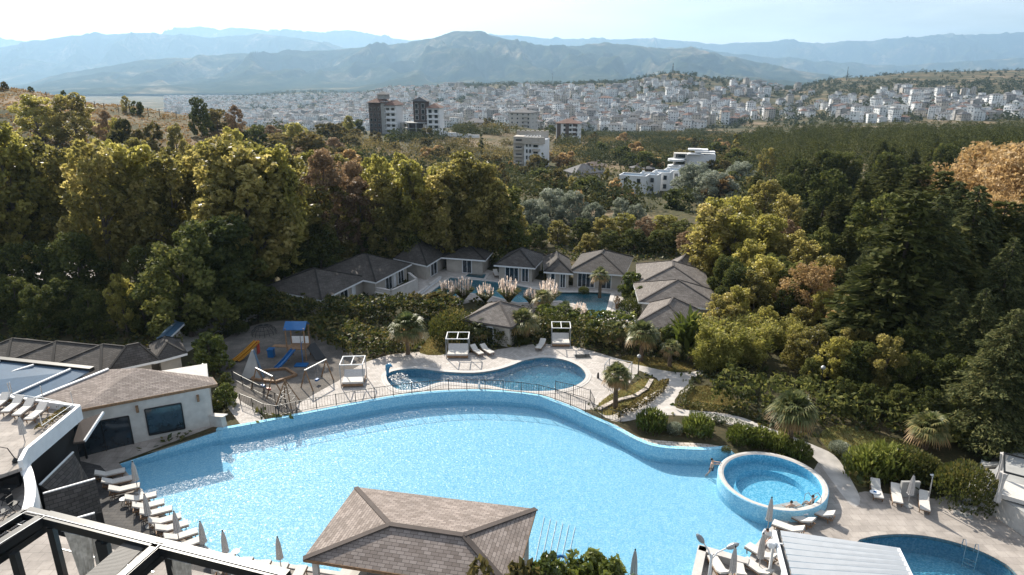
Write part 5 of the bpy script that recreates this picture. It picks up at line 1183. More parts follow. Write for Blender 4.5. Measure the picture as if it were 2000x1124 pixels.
RW += [(1600,640,60,'green',1.2),(1640,660,57,'yellow',1.1),(1560,650,62,'green',1.1),(1690,670,56,'darktree',1.2),(1740,660,55,'green',1.1),(1590,700,57,'darktree',1.),(1650,740,53,'darktree',1.),(1700,750,52,'darktree',1.),(1760,755,51,'darktree',1.),(1820,760,50,'darktree',1.),(1880,770,49,'darktree',1.),(1950,780,47,'darktree',1.),(1990,600,48,'cedar',1.3),(1880,560,56,'cedar',1.3),(1500,600,68,'yellow',1.2),(1440,600,68,'green',1.),(1395,405,92,'green',1.3),(1440,420,90,'yellow',1.3),(1500,420,92,'yellow',1.2),(1540,430,94,'rust',1.2),(1580,470,84,'green',1.2),(1500,500,78,'yellow',1.2),(1450,520,76,'darktree',1.2),(1620,500,78,'green',1.2),(1560,520,76,'darktree',1.3),(1640,530,73,'rust',1.1),(1610,570,70,'yellow',1.1),(1660,590,67,'orange',.9),(1700,520,72,'darktree',1.3),
       (1570,600,68,'green',1.2),(1640,620,64,'darktree',1.3),(1600,655,61,'green',1.),(1700,640,60,'green',1.),(1650,680,58,'darktree',1.1),(1760,620,60,'darktree',1.3),(1820,600,58,'cedar',1.2),(1890,620,54,'cedar',1.2),(1960,640,50,'cedar',1.2),(1800,690,54,'darktree',1.),(1760,710,54,'darktree',.9),(1870,700,52,'darktree',1.1),(1930,740,49,'darktree',1.),(2000,660,47,'cedar',1.),(1690,720,55,'darktree',.8)]
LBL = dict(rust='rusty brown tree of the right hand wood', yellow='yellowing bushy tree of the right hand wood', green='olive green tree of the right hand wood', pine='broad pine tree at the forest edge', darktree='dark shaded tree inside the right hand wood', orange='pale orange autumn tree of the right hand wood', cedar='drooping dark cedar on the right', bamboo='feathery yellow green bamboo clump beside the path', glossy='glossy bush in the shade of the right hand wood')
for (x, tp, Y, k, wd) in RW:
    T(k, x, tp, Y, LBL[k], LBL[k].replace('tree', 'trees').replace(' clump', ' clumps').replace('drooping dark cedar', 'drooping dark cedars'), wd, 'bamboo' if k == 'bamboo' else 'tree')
for i in range(60):
    Y = tr_.uniform(120, 205); x = tr_.uniform(1480, 2060); p = PY(x, 300, Y); u_ = p.x/Y
    k = tr_.choice(['pine', 'pine', 'pine', 'darktree']); g0 = Vector((p.x, Y, z1(p.x, Y)))
    plant(k, g0, tr_.uniform(9, 12.5), 'pine at the front of the pine forest' if k == 'pine' else 'dark tree among the front pines of the forest', 'tree', 'pines at the front of the forest' if k == 'pine' else 'dark trees among the front pines', 1.1)
# --- scrub valley between the villas and the town
BL = [(1034,288,13,26),(752,400,14,22),(825,400,17,22),(890,398,16,18),(926,540,14,20),(1016,500,14,20),(1108,440,13,20),(1148,232,9,14),(1160,270,8,8),(1240,212,11,26),(1265,214,11,26),(1295,222,11,26),(1318,262,9,14),(1345,266,8,8),(1256,281,7,8),(1215,262,12,12),(1410,176,9,9),(1100,160,2,2)]
def avoid(X, Y):
    return any(abs(X-(px-1000)/1364.*Yb) < r_ and -fr < Y-Yb < r_ for px, Yb, r_, fr in BL)
cnt = 0; tries = 0
while cnt < 150 and tries < 4000:
    tries += 1
    Y = tr_.uniform(165, 330) if cnt < 90 else tr_.uniform(330, 560); u_ = tr_.uniform(-.28, .36); X = u_*Y; z = z1(X, Y); q = proj((X, Y, z+2))
    if not (560 < q[0] < 1560 and q[1] < 440): continue
    if avoid(X, Y): continue
    if fbm(X/40, Y/40) < .40: continue
    k = tr_.choice(['scrub', 'scrub', 'scrubo', 'scrubg', 'scrub']) if q[0] < 1100 else tr_.choice(['scrub', 'scrubg', 'scrubg', 'scrubo'])
    plant(k, (X, Y, z-.2), tr_.uniform(3, 8), {'scrub': 'yellow green bush in the scrub valley behind the villas', 'scrubo': 'orange tinted bush in the scrub valley behind the villas', 'scrubg': 'dark green bush in the scrub valley behind the villas'}[k], 'bush', {'scrub': 'yellow green bushes of the scrub valley', 'scrubo': 'orange bushes of the scrub valley', 'scrubg': 'dark green bushes of the scrub valley'}[k], tr_.uniform(.9, 1.5)); cnt += 1
# --- masses nobody could count
def blobs(name, pts, hs, wd, nl, lsz, matname, flat_=0., conic=False):
    pts = np.array(pts); hs = np.array(hs); n = len(pts); k = np.repeat(np.arange(n), nl); d = unit(n*nl)
    d[:, 2] = d[:, 2]*.5+.5
    h = hs[k][:, None]; W = (hs*wd)[k][:, None]*(.75+.5*rs.rand(n*nl, 1))
    if conic:
        t = rs.rand(n*nl, 1)**.8; c = np.concatenate([d[:, :2]*W*.5*(1-t*.8), h*(.15+.85*t)], 1)
    else: c = np.concatenate([d[:, :2]*W*.5*(.6+.4*rs.rand(n*nl, 1)), d[:, 2:]*h*(.7+.3*rs.rand(n*nl, 1))], 1)
    c = c+pts[k]; sh = np.clip(.35*rs.rand(n)+1.6*(fbm(pts[:, 0]/30, pts[:, 1]/30)-.38), 0, 1)
    me = quads_mesh(name, leafq(c, lsz, 1.5), matname, np.clip(.5*sh[k]+.5*rs.rand(n*nl), 0, 1)); return tag(link(name, me), kind='stuff')
def scatter(n, f, seed=1):
    r = np.random.RandomState(seed); out_ = []
    X, Y = f(r, n); Z = zf(X, Y); return np.stack([X, Y, Z], 1)
def inpx(pts, poly, dz=4):
    zc = pts[:, 1]*cT-(pts[:, 2]+dz-CAMH)*sT; a = 1000+F*pts[:, 0]/zc; b = 562-F*((pts[:, 2]+dz-CAMH)*cT+pts[:, 1]*sT)/zc
    return np.array([inpoly((u_, v_), poly) for u_, v_ in zip(a, b)]), a, b
def uY(y0, y1, u0, u1):
    def f(r, n):
        Y = np.sqrt(r.uniform(y0*y0, y1*y1, n)); return r.uniform(u0, u1, n)*Y, Y
    return f
FOR = [(1440,275),(1480,255),(1600,250),(2300,240),(2300,420),(1600,400),(1530,345),(1470,310)]
p_ = scatter(5200, uY(200, 860, .2, .86), 4); k_, a_, b_ = inpx(p_, FOR, 6); p_ = p_[k_]
tag(blobs('pine_forest', p_, rs.uniform(7.5, 11.5, len(p_)), .75, 190, .42, 'pinefar', conic=True), 'dense pine forest canopy filling the right middle distance', 'forest')
FOR2 = [(470,255),(560,252),(640,262),(700,262),(880,262),(900,235),(960,235),(1080,262),(1200,262),(1330,255),(1420,262),(1500,262),(1580,330),(1540,400),(1440,440),(960,440),(900,380),(700,330)]
p_ = scatter(9000, uY(160, 820, -.42, .42), 6); k_, a_, b_ = inpx(p_, FOR2, 2)
k_ &= ~np.array([avoid(X, Y) for X, Y in p_[:, :2]])
k_ &= fbm(p_[:, 0]/45, p_[:, 1]/45) > np.where(a_ < 1150, .34, .42); p_ = p_[k_]; dk = fbm(p_[:, 0]/60+7, p_[:, 1]/60) > np.where(a_[k_] > 1150, .47, .56)
tag(blobs('scrub', p_[~dk]-[0, 0, .3], rs.uniform(2, 5, (~dk).sum()), 1.7, 60, .6, 'scrub'), 'yellowing scrub thickets covering the valley before the town', 'scrub')
tag(blobs('woodland', p_[dk]-[0, 0, .3], rs.uniform(3.5, 8, dk.sum()), 1.3, 80, .7, 'towntree'), 'dark woodland patches covering the valley before the town', 'woodland')
# town and plateau greenery
p_ = scatter(11000, uY(820, 2600, -.5, .85), 8); k_, a_, b_ = inpx(p_, [(380,175),(900,160),(1080,150),(1270,135),(1500,150),(1580,160),(1700,138),(2300,135),(2300,250),(1400,270),(1200,280),(1000,250),(380,250)], 3)
den = np.clip((a_-1350)/500, 0, 1)*.2+.55; den = np.where((b_ < 176) & (a_ > 1200) & (a_ < 1600), .9, den)
den = np.where((b_ < 188) & (b_ > 158) & (a_ > 1600), .95, den); den = np.where((b_ < 158) & (a_ > 1600), .12, den)
k_ &= rs.rand(len(p_)) < den*(.4+1.2*fbm(p_[:, 0]/110, p_[:, 1]/110)); p_ = p_[k_]
tag(blobs('town_greenery', p_, rs.uniform(5, 12, len(p_)), 1.0, 34, 1.9, 'towntree'), 'dark trees scattered between the houses of the hillside town', 'trees')
p_ = scatter(1600, uY(1800, 3600, -.5, .1), 9); k_, a_, b_ = inpx(p_, [(380,180),(720,176),(940,165),(960,175),(740,192),(380,200)], 3); p_ = p_[k_]
if len(p_): tag(blobs('ridge_wood', p_, rs.uniform(9, 16, len(p_)), 1.2, 26, 3.2, 'towntree'), 'dark strip of trees along the far ridge above the town', 'wood')
# hillside tufts of dry grass
p_ = scatter(2600, uY(152, 260, -.78, -.3), 12)
blobs('dry_grass', p_-[0, 0, .1], rs.uniform(.3, .9, len(p_)), 2.2, 10, .35, 'dryleaf')
# ------------------------------------------------------------------ palms, pampas, hedges, bushes
def mk_fan(H, nf=34, seed=1, fr=1.0, skirt=True):
    r_ = np.random.RandomState(seed); mb = MB(); mb.tube([(0, 0, 0), (.05, 0, H*.5), (.0, .05, H)], [.24, .2, .22], 9)
    V = []; rn = []; mb2 = MB(); Vd = []
    for i in range(nf):
        a = i*2.4; el = math.radians(np.interp(i, [0, nf-1], [78, -28]))+r_.uniform(-.12, .12); L_ = fr*r_.uniform(.8, 1.05)
        d = Vector((math.cos(a)*math.cos(el), math.sin(a)*math.cos(el), math.sin(el))); b = Vector((0, 0, H-.05)); e = b+d*L_*.95+Vector((0, 0, -.12*L_))
        mb2.tube([b, e], [.02, .012], 4, False); side = d.cross(Vector((0, 0, 1))).normalized(); up = side.cross(d)
        dead = i > nf*.8 and skirt; tgt = Vd if dead else V
        for k in range(15):
            t = (k-7)/7*1.75; ld = (d*math.cos(t)+side*math.sin(t)).normalized(); ll = L_*.95*(1-.28*abs(t)/1.75)*r_.uniform(.85, 1.05)
            w_ = .055*fr; m_ = e+ld*ll*.55+up*.05; tip = e+ld*ll+Vector((0, 0, -.35*ll*(.5+abs(math.cos(el))))); n_ = ld.cross(up).normalized()*w_
            tgt += [tuple(e), tuple(m_+n_), tuple(tip), tuple(m_-n_)]
            if not dead: rn.append(min(1, max(0, r_.rand()*.7+(i/nf)*.35)))
    return mb.mesh('trunk', 'palmbark'), mb2.mesh('stalks', 'palm'), quads_mesh('fronds', V, 'palm', rn), quads_mesh('dead_fronds', Vd, 'dryleaf', np.random.rand(len(Vd)//4)) if Vd else None
FANS = {}
def palm(px, top, base, label, fr=1.3, dense=40, trunk_h=None, z=None):
    fr *= 1.2
    p = G(px[1] if isinstance(px, tuple) else px, base); pt = PY(px[0] if isinstance(px, tuple) else px, top, p.y); H = max(.9, pt.z-p.z-fr*1.15)
    key = (round(H, 1), fr, dense)
    if key not in FANS: FANS[key] = mk_fan(H, dense, len(FANS)+3, fr)
    t = thing('palm_tree', label, 'palm', p, tr_.uniform(0, 6)); a, b, c, d = FANS[key]
    link('trunk', a, t); fo = link('fronds', c, t); link('stalks', b, fo)
    if d: link('dead_fronds', d, t)
    return t
palm(797, 614, 692, 'big fan palm with bushy crown left of the kidney shaped pool', 1.05, 62)
palm(1020, 604, 668, 'wide fan palm before the garden pavilion', 1.0, 52); palm(940, 622, 668, 'fan palm left of the wide one at the pavilion corner', 0.8, 41)
palm(1252, 628, 706, 'tall fan palm beside the lamp post on the plaza edge', 0.95, 50); palm(1200, 628, 672, 'fan palm half hidden in the hedge right of the daybed', 0.8, 39)
palm(1202, 712, 797, 'fan palm with brown skirt on the grass mound by the path', 0.75, 57); palm(1541, 770, 876, 'large dark fan palm beside the whirlpool path', 1.0, 80)
palm(1806, 808, 876, 'yellowish fan palm at the back of the right bushes', 0.9, 57); palm(1171, 524, 582, 'slim palm in front of the long grey villa', 0.75, 34)
palm(1308, 664, 716, 'small thin stemmed palm on the lawn near the lodges', 0.6, 25); palm(1060, 566, 612, 'fan palm between the pampas clumps', 0.75, 39); palm(1102, 590, 630, 'palm beside the rightmost pampas grass', 0.7, 34); palm(1352, 672, 700, 'low palm beside the bamboo', 0.6, 27)
def mk_pampas(n=70, pl=34, seed=2):
    r_ = np.random.RandomState(seed); c = []; d = []
    for i in range(n*9):
        a = r_.rand()*6.28; l = r_.uniform(.3, 1.4); c.append((math.cos(a)*l*.6, math.sin(a)*l*.6, l*.95)); d.append((math.cos(a)*.6, math.sin(a)*.6, .9-.7*l))
    g_ = quads_mesh('blades', leafq(np.array(c), .1, 8, np.array(d)), 'palm', r_.rand(len(c)))
    c = []; d = []
    for i in range(pl):
        a = r_.rand()*6.28; q = math.sqrt(r_.rand()); x, y = math.cos(a)*q*.85, math.sin(a)*q*.85; h = 1.5+.65*(1-q)+r_.uniform(-.1, .2)
        for k in range(22): c.append((x*(1+.25*k/22)+r_.normal()*.022, y*(1+.25*k/22)+r_.normal()*.022, h-.55+k*.04)); d.append((x*.3+r_.normal()*.12, y*.3+r_.normal()*.12, 1))
    p_ = quads_mesh('plumes', leafq(np.array(c), .075, 3.4, np.array(d)), 'plume', r_.rand(len(c)))
    return g_, p_
PAM = [mk_pampas(60, 30, s) for s in (1, 2, 3)]
for i, (x, y, s, lb) in enumerate(((874,592,1.25,'leftmost pampas grass clump, more green than the rest'), (905,590,1.35,'second pampas clump from the left with many pale plumes'), (948,594,1.1,'thin pampas clump in the middle of the row'), (994,594,1.45,'widest pampas clump with a fan of pink white plumes'), (1072,598,1.4,'tall pampas clump right of the wide one'), (1036,596,.9,'small pampas clump between the two big ones'), (1130,634,1.1,'pampas clump standing alone before the private pool'))):
    t = thing('pampas_grass', lb, 'pampas grass', G(x, y), i, 'pampas grass clumps'); t.scale = (s, s, s*1.05); a, b = PAM[i % 3]; link('blades', a, t); link('plumes', b, t)
def hedge(name, label, pts, w_, h, matname='hedge', dens=46, lsz=.2, cat='hedge', wob=.25):
    pts = [Vector(p) for p in pts]; c = []; o = pts[0].copy()
    for a, b in zip(pts[:-1], pts[1:]):
        L_ = (b-a).length; n = int(L_*dens*(w_+2*h)*.8); t = rs.rand(n); u = (b-a).normalized(); s_ = Vector((-u.y, u.x, 0))
        ww = rs.uniform(-1, 1, n)*w_/2; zz = rs.rand(n)**.5*h; side = rs.rand(n)
        ww = np.where(side < .6, np.sign(ww)*w_/2*(1-.12*rs.rand(n)), ww); zz = np.where(side >= .6, h*(1-.1*rs.rand(n)), zz)
        p = np.outer(t*L_, [u.x, u.y, u.z])+np.array(a-o)+np.outer(ww, [s_.x, s_.y, 0])+np.outer(zz, [0, 0, 1]); k = (fbm(p[:, 0]*1.3+o.x, p[:, 1]*1.3+o.y)-.5)*wob*2
        p[:, 2] *= 1+k*1.2; p += np.outer(k*.5, [s_.x, s_.y, 0]); c.append(p)
    p = np.concatenate(c); me = quads_mesh(name, leafq(p, lsz, 1.5), matname, rs.rand(len(p))); ob = link(name, me); ob.location = o; tag(ob, label, cat); return ob
hedge('hedge', 'long dark hedge behind the playground below the front left villa', [G(520,612), G(600,622), G(700,624), G(790,620), G(850,622), G(895,628)], 3.2, 2.3, dens=34, lsz=.28)
hedge('hedge', 'flowering red tipped hedge left of the clipped ball shrub', [G(800,614), G(850,612), G(892,616)], 1.6, 2.3, 'scrub', 40, .24)
hedge('hedge', 'dark hedge curving round the upper side of the kidney pool plaza', [G(600,640), G(660,660), G(715,684), G(780,676)], 4.5, 1.6, dens=22, lsz=.3)
hedge('hedge', 'dark hedge behind the daybeds of the plaza', [G(905,664), G(960,672), G(1020,662), G(1075,656)], 2.6, 1.9, dens=34, lsz=.25)
hedge('hedge', 'thick hedge between the right daybed and the lodges', [G(1120,664), G(1165,670), G(1215,680), G(1270,676), G(1330,690)], 3., 2.2, dens=34, lsz=.25)
hedge('hedge', 'hedge screening the private pool behind the daybeds', [G(1050,632), G(1110,640), G(1180,642), G(1240,648)], 1.8, 2.0, 'glossy', 30, .26)
hedge('low_hedge', 'low clipped hedge bending round the lawn under the bamboo', [G(1352,760), G(1334,775), G(1330,792), G(1380,800), G(1420,806), G(1470,815)], .7, .45, 'hedge', 150, .1, wob=.12)
hedge('low_hedge', 'low grey green hedge along the path beside the planted bed', [G(1345,816), G(1390,822), G(1430,832), G(1470,844)], .8, .5, 'silver', 150, .1, wob=.12)
hedge('lavender_row', 'ragged row of flowering plants on the grass mound', [G(1200,818), G(1250,795), G(1290,765), G(1300,752)], .7, .6, 'scrub', 110, .14, 'plants')
hedge('boundary_hedge', 'shaded thicket under the bamboo on the right', [G(1400,770), G(1480,790), G(1570,800), G(1640,800), G(1720,820), G(1800,835), G(1900,860), G(2010,870)], 4.5, 2.0, 'darkgreen', 20, .3, 'thicket')
def bush(kind, px, top, base, label, wide=1.2, cat='bush', name='bush', group=None):
    p = G(px, base); pt = PY(px, top, p.y); h = max(.4, pt.z-p.z); tm, cm, H = tr_.choice(KIND[kind]); s = h/H
    t = thing(name, label, cat, p, tr_.uniform(0, 6), group); t.scale = (s*wide, s*wide, s); link('stems', tm, t); link('foliage', cm, t); return t
def mk_clump(kind, H, rad, n, lsz, matname, asp=3.2, var=3):
    o_ = []
    for v in range(var):
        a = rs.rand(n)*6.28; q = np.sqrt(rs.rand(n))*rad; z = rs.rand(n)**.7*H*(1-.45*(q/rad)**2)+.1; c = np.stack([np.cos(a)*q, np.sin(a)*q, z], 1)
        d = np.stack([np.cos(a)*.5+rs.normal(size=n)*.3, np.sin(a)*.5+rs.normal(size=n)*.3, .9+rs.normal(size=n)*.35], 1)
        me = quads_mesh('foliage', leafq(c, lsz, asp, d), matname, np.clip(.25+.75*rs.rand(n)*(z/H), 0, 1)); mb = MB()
        for k in range(12): mb.tube([(math.cos(k)*rad*.2, math.sin(k)*rad*.2, 0), (math.cos(k)*rad*.6, math.sin(k)*rad*.6, H*.6)], [.02, .01], 4, False)
        o_.append((mb.mesh('stems', 'hedge'), me, H))
    KIND[kind] = o_
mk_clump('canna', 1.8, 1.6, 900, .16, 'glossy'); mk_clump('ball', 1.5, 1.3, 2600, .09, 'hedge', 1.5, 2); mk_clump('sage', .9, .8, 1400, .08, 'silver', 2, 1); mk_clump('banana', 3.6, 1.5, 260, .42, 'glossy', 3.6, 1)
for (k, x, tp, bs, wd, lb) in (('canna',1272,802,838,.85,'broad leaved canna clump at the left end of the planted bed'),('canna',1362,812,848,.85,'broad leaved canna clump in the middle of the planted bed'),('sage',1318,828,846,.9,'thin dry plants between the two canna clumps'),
    ('canna',1448,834,864,.95,'canna bush behind the whirlpool, leftmost'),('canna',1484,838,868,.95,'canna bush behind the middle of the whirlpool'),('canna',1520,848,878,.9,'canna bush right of centre behind the whirlpool'),('canna',1558,864,894,.85,'rightmost canna bush behind the whirlpool rim'),
    ('canna',1690,878,928,.85,'flowering canna bush left behind the loungers'),('canna',1728,872,928,.85,'taller canna bush behind the loungers'),('ball',1770,878,934,.85,'rounded fine leaved bush right behind the loungers'),('ball',1800,890,938,.8,'rounded dark bush beside the shower pole'),('ball',1880,908,985,.72,'large clipped bush left of the wooden steps'),('ball',1850,918,962,.7,'smaller clipped bush left of the large one'),
    ('sage',1640,866,882,1.3,'grey green sage ball beside the path'),('sage',1660,884,898,1.1,'second smaller sage ball beside the path'),('ball',887,608,664,.95,'clipped ball shrub at the left corner of the garden pavilion'),('banana',1345,610,690,1.1,'banana plant with big leaves before the lodges'),
    ('glossy',1232,534,580,1.2,'rounded tree by the far right villa corner'),('glossy',1250,560,600,1.1,'dark shrub between the villa and the lodges'),('ball',1235,584,612,1.1,'dark clipped shrub on the pool terrace'),('rust',1205,578,610,.8,'small purple leaved tree on the pool terrace'),
    ('ball',905,618,650,1.,'green bush left of the pavilion'),('ball',975,632,666,1.2,'flowering bush before the pavilion'),('ball',1085,616,650,1.2,'round bush under the pampas clumps'),('glossy',1160,626,668,1.1,'leafy bush behind the right daybed'),('glossy',1305,640,690,1.1,'leafy tree at the front lodge wall'),
    ('ball',462,628,650,1.2,'round bush beside the upper walkway'),('ball',1020,655,672,1.,'low bush beside the plaza edge'),('ball',1418,872,884,.8,'low shrub at the corner of the whirlpool'),('green',1400,575,680,1.1,'bushy tree between lodge and bamboo'),('yellow',1435,560,650,1.1,'yellowing tree behind the bamboo'),('ball',1140,560,575,.8,'planter shrub on the villa porch'),('ball',655,596,612,1.,'shrub at the corner of the front left villa')):
    bush(k, x, tp, bs, lb, wd, 'tree' if 'tree' in lb else 'bush', 'small_tree' if 'tree' in lb else 'bush')
T('glossy', 1075, 1104, 28.2, 'glossy leaved bush left of the white parasol at the bottom edge', wide=.85, cat='bush', name='bush')
T('glossy', 1140, 1096, 28.6, 'taller glossy bush with yellow tips at the bottom edge', wide=.95, cat='bush', name='bush')
T('glossy', 1195, 1102, 28.2, 'glossy bush touching the bottom parasol', wide=.8, cat='bush', name='bush')
T('scrub', 985, 1096, 27.6, 'thin twiggy bush climbing over the pool bar roof corner', wide=.7, cat='bush', name='bush')
# grass blades on the lawns and dirt litter
def turf(poly, n, hh, matname, name, label):
    xs = [p[0] for p in poly]; ys = [p[1] for p in poly]; X = rs.uniform(min(xs), max(xs), n); Y = rs.uniform(min(ys), max(ys), n)
    k = np.array([inpoly((a, b), poly) for a, b in zip(X, Y)]); X, Y = X[k], Y[k]; c = np.stack([X, Y, zf(X, Y)+hh*.4], 1)
    d = np.stack([rs.normal(size=len(X))*.5, rs.normal(size=len(X))*.5, np.ones(len(X))], 1)
    tag(link(name, quads_mesh(name, leafq(c, hh*.5, 2.2, d), matname, np.clip(fbm(X*.8, Y*.8)*1.4-.2+.3*rs.rand(len(X)), 0, 1))), label, 'grass', kind='stuff')
for i, (pl, lb) in enumerate(((lawn1, 'grass on the mound between plaza and path'), (lawn2, 'grass strip left of the daybed'), (lawn3, 'grass before the lodges'), (lawn4, 'patchy grass right of the whirlpool path'), (lawn5, 'grass under the bamboo'))): turf(pl, 5000, .14, 'scrub', 'grass', lb)
p_ = scatter(26000, lambda r, n: (r.uniform(-60, 62, n), r.uniform(40, 118, n)), 15)
allp = [z_[2] for z_ in zones]+holes
k_ = np.array([not any(inpoly(q, pl) for pl in allp) for q in p_[:, :2]]) & (fbm(p_[:, 0]/5, p_[:, 1]/5) > .44)
p_ = p_[k_]; c = p_+np.stack([np.zeros(len(p_)), np.zeros(len(p_)), rs.uniform(.05, .35, len(p_))], 1)
c = np.concatenate([c, c+rs.normal(size=c.shape)*[.3, .3, .05], c+rs.normal(size=c.shape)*[.4, .4, .05]]); c[:, 2] = np.maximum(c[:, 2], .04)
tag(link('ground_cover', quads_mesh('ground_cover', leafq(c, .3, 1.6), 'hedge', rs.rand(len(c)))), 'low green ground cover between the trees and buildings', 'ground cover', kind='stuff')
# ------------------------------------------------------------------ furniture
def heading(a, b): return math.atan2(b[1]-a[1], b[0]-a[0])
def mk_lounger():     # local x: head (-) to foot (+), length 2
    t = thing('sun_lounger', 'x', 'sun lounger')
    mb = MB()
    for s in (-1, 1): mb.box(.0, s*.31, .33, 1.96, .05, .07)
    for x in (-.95, -.35, .3, .95): mb.box(x, 0, .33, .05, .6, .05)
    mb.build('frame', 'wood', t)
    for x in (-.7, .75):
        for s in (-1, 1): mb = MB(); mb.beam((x, s*.29, 0), (x+.05, s*.29, .3), .05, .05); mb.build('leg', 'wood', t)
    mb = MB(); mb.box(.32, 0, .42, 1.3, .62, .1); mb.build('mattress', 'fabric', t)
    mb = MB(); mb.hexa([(-.34, -.31, .37), (-.34, .31, .37), (-.98, .31, .72), (-.98, -.31, .72)][::-1], [(-.31, -.31, .48), (-.31, .31, .48), (-.94, .31, .83), (-.94, -.31, .83)][::-1]); mb.build('backrest', 'fabric', t)
    mb = MB(); mb.beam((-.8, -.2, .1), (-.9, -.2, .68), .04, .04); mb.beam((-.8, .2, .1), (-.9, .2, .68), .04, .04); mb.build('back_strut', 'wood', t)
    return t
LG = mk_lounger(); LGused = [False]
def lounger(mid, rz, label, group=None):
    if not LGused[0]:
        LGused[0] = True; LG.location = mid; LG.rotation_euler = (0, 0, rz); LG['label'] = label
        if group: LG['group'] = group
        return LG
    o = dup(LG, mid, rz, 1, label); 
    if group: o['group'] = group
    elif 'group' in o: del o['group']
    return o
def lby(head, foot, z, label, group=None):
    a = P(*head, z); b = P(*foot, z); m_ = (a+b)/2; return lounger(m_, heading(a, b), label, group)
DZ = -.8
ORD = ['first','second','third','fourth','fifth','sixth','seventh','eighth','ninth','tenth','eleventh','twelfth','thirteenth','fourteenth','fifteenth','sixteenth']
row = [(243,928,-52,12),(257,943,-52,12),(271,958,-52,12),(305,975,-56,14),(320,990,-56,14),(335,1003,-56,14),(352,1018,-56,16),(366,1032,-56,16),(383,1048,-55,18),(398,1062,-52,20)]
for i, (x, y, dx, dy) in enumerate(row):
    lby((x+dx, y+dy), (x, y), DZ, ORD[i]+' cream sun lounger of the left pool side row, counted from the slate walls', 'sun loungers along the left pool side')
for i, (x, y) in enumerate(((452,1092),(487,1100),(522,1106),(556,1112),(592,1117))):
    lby((x-22, y+44), (x, y), DZ, ORD[i]+' sun lounger along the bottom pool edge, counted from the black pergola', 'sun loungers along the bottom pool edge')
lby((1703,944),(1718,992),DZ,'sun lounger with a round blue white towel, left of the parasol'); lby((1744,955),(1754,1000),DZ,'sun lounger in the middle of the three before the bushes'); lby((1800,968),(1806,1016),DZ,'sun lounger right of the white parasol by the shower pole')
for (h_, f_, lb) in (((1588,1036),(1532,1008),'sun lounger with raised back nearest the whirlpool wall'), ((1628,1022),(1568,1000),'sun lounger behind the first one by the whirlpool steps'), ((1568,1052),(1508,1030),'sun lounger half covered by the white louvred roof'), ((1500,1100),(1470,1082),'sun lounger below the lower right parasol'), ((1408,1128),(1396,1108),'sun lounger in the walled corner under the street lamp'), ((1444,1132),(1440,1112),'sun lounger under the second lower right parasol'), ((1490,1130),(1465,1112),'sun lounger at the bottom edge left of the louvred roof')):
    lby(h_, f_, DZ, lb)
for i, (x, y) in enumerate(((14,800),(40,806),(62,812),(86,820))):
    lby((x+10, y-20), (x-34, y+14), TZ_-.1, ORD[i]+' sun lounger on the white upper terrace, from the left', 'sun loungers on the upper terrace')
for i, (a, b, lb) in enumerate((((925,688),(938,697),'low wooden lounger just right of the left daybed'), ((943,686),(960,696),'second low wooden lounger right of the left daybed'), ((1060,676),(1052,686),'small lounger left of the right daybed'), ((1215,556),(1213,566),'lounger on the terrace of the far right villa'), ((966,535),(972,545),'lounger before the far middle villa'))): lby(a, b, 0, lb)
def mk_parasol():
    t = thing('parasol', 'x', 'parasol'); mb = MB(); mb.tube([(0, 0, 0), (0, 0, 2.5)], .03, 8); mb.build('pole', 'greymetal', t)
    mb = MB(); mb.lathe([(.26, 1.0), (.21, 1.06), (.19, 1.5), (.15, 2.0), (.07, 2.42), (.02, 2.5)], 0, 0, 20, star=-.3); mb.build('canopy', 'greyfabric', t)
    mb = MB(); mb.lathe([(.04, 2.48), (.05, 2.54), (.02, 2.6)], 0, 0, 8); mb.build('finial', 'dark', t)
    mb = MB(); mb.lathe([(.3, 0), (.3, .07), (.06, .12)], 0, 0, 14); mb.build('base', 'concrete', t); return t
PA = mk_parasol(); pu = [0]
def parasol(tip, z, label, H=2.6, group=None, white=False):
    d = ray(*tip); tt = (z+H-CAMH)/d.z; p = (d.x*tt, d.y*tt, z)
    if not pu[0]: o = PA; o.location = p; o['label'] = label; pu[0] = 1
    else: o = dup(PA, p, tr_.uniform(0, 6), 1, label)
    o.scale = (1, 1, H/2.6)
    return o
for i, (x, y) in enumerate(((258,900),(281,964),(339,997),(390,1017),(434,1035),(541,1047))): parasol((x, y), DZ, ORD[i]+' closed parasol along the left pool edge, counted from the slate walls')
parasol((1508,970), DZ, 'tall closed parasol beside the whirlpool wall', 2.9); parasol((1492,1040), DZ, 'closed parasol by the man in the white shirt', 2.9); parasol((1437,1066), DZ, 'closed parasol under the street lamp', 2.9); parasol((1786,926), DZ, 'white closed parasol between the loungers on the right'); parasol((1241,1072), DZ, 'closed parasol standing behind the bottom bushes', 2.9)
def mk_daybed():
    t = thing('daybed', 'x', 'daybed')
    mb = MB()
    for x in (-1, 1):
        for y in (-.95, .95): mb.box(x, y, 1.1, .07, .07, 2.2)
    mb.build('posts', 'greymetal', t)
    mb = MB()
    for y in (-.95, .95): mb.box(0, y, 2.22, 2.07, .07, .07)
    for x in (-1, 0, 1): mb.box(x, 0, 2.22, .07, 1.84, .065)
    mb.build('canopy_frame', 'white', t)
    mb = MB(); mb.box(0, -.05, .22, 1.9, 1.85, .22); mb.build('bed_frame', 'wood', t)
    mb = MB(); mb.box(0, -.3, .42, 1.84, 1.2, .18); mb.build('mattress', 'fabric', t)
    mb = MB(); mb.hexa([(-.92, .3, .36), (.92, .3, .36), (.92, .86, .85), (-.92, .86, .85)], [(-.92, .22, .5), (.92, .22, .5), (.92, .8, 1.0), (-.92, .8, 1.0)]); mb.build('backrest', 'greyfabric', t); return t
DB = mk_daybed(); q = G(895,694); DB.location = q; DB['label'] = 'open framed daybed on the plaza above the kidney pool, left of the pair'; DB.scale = (1.15, 1, 1)
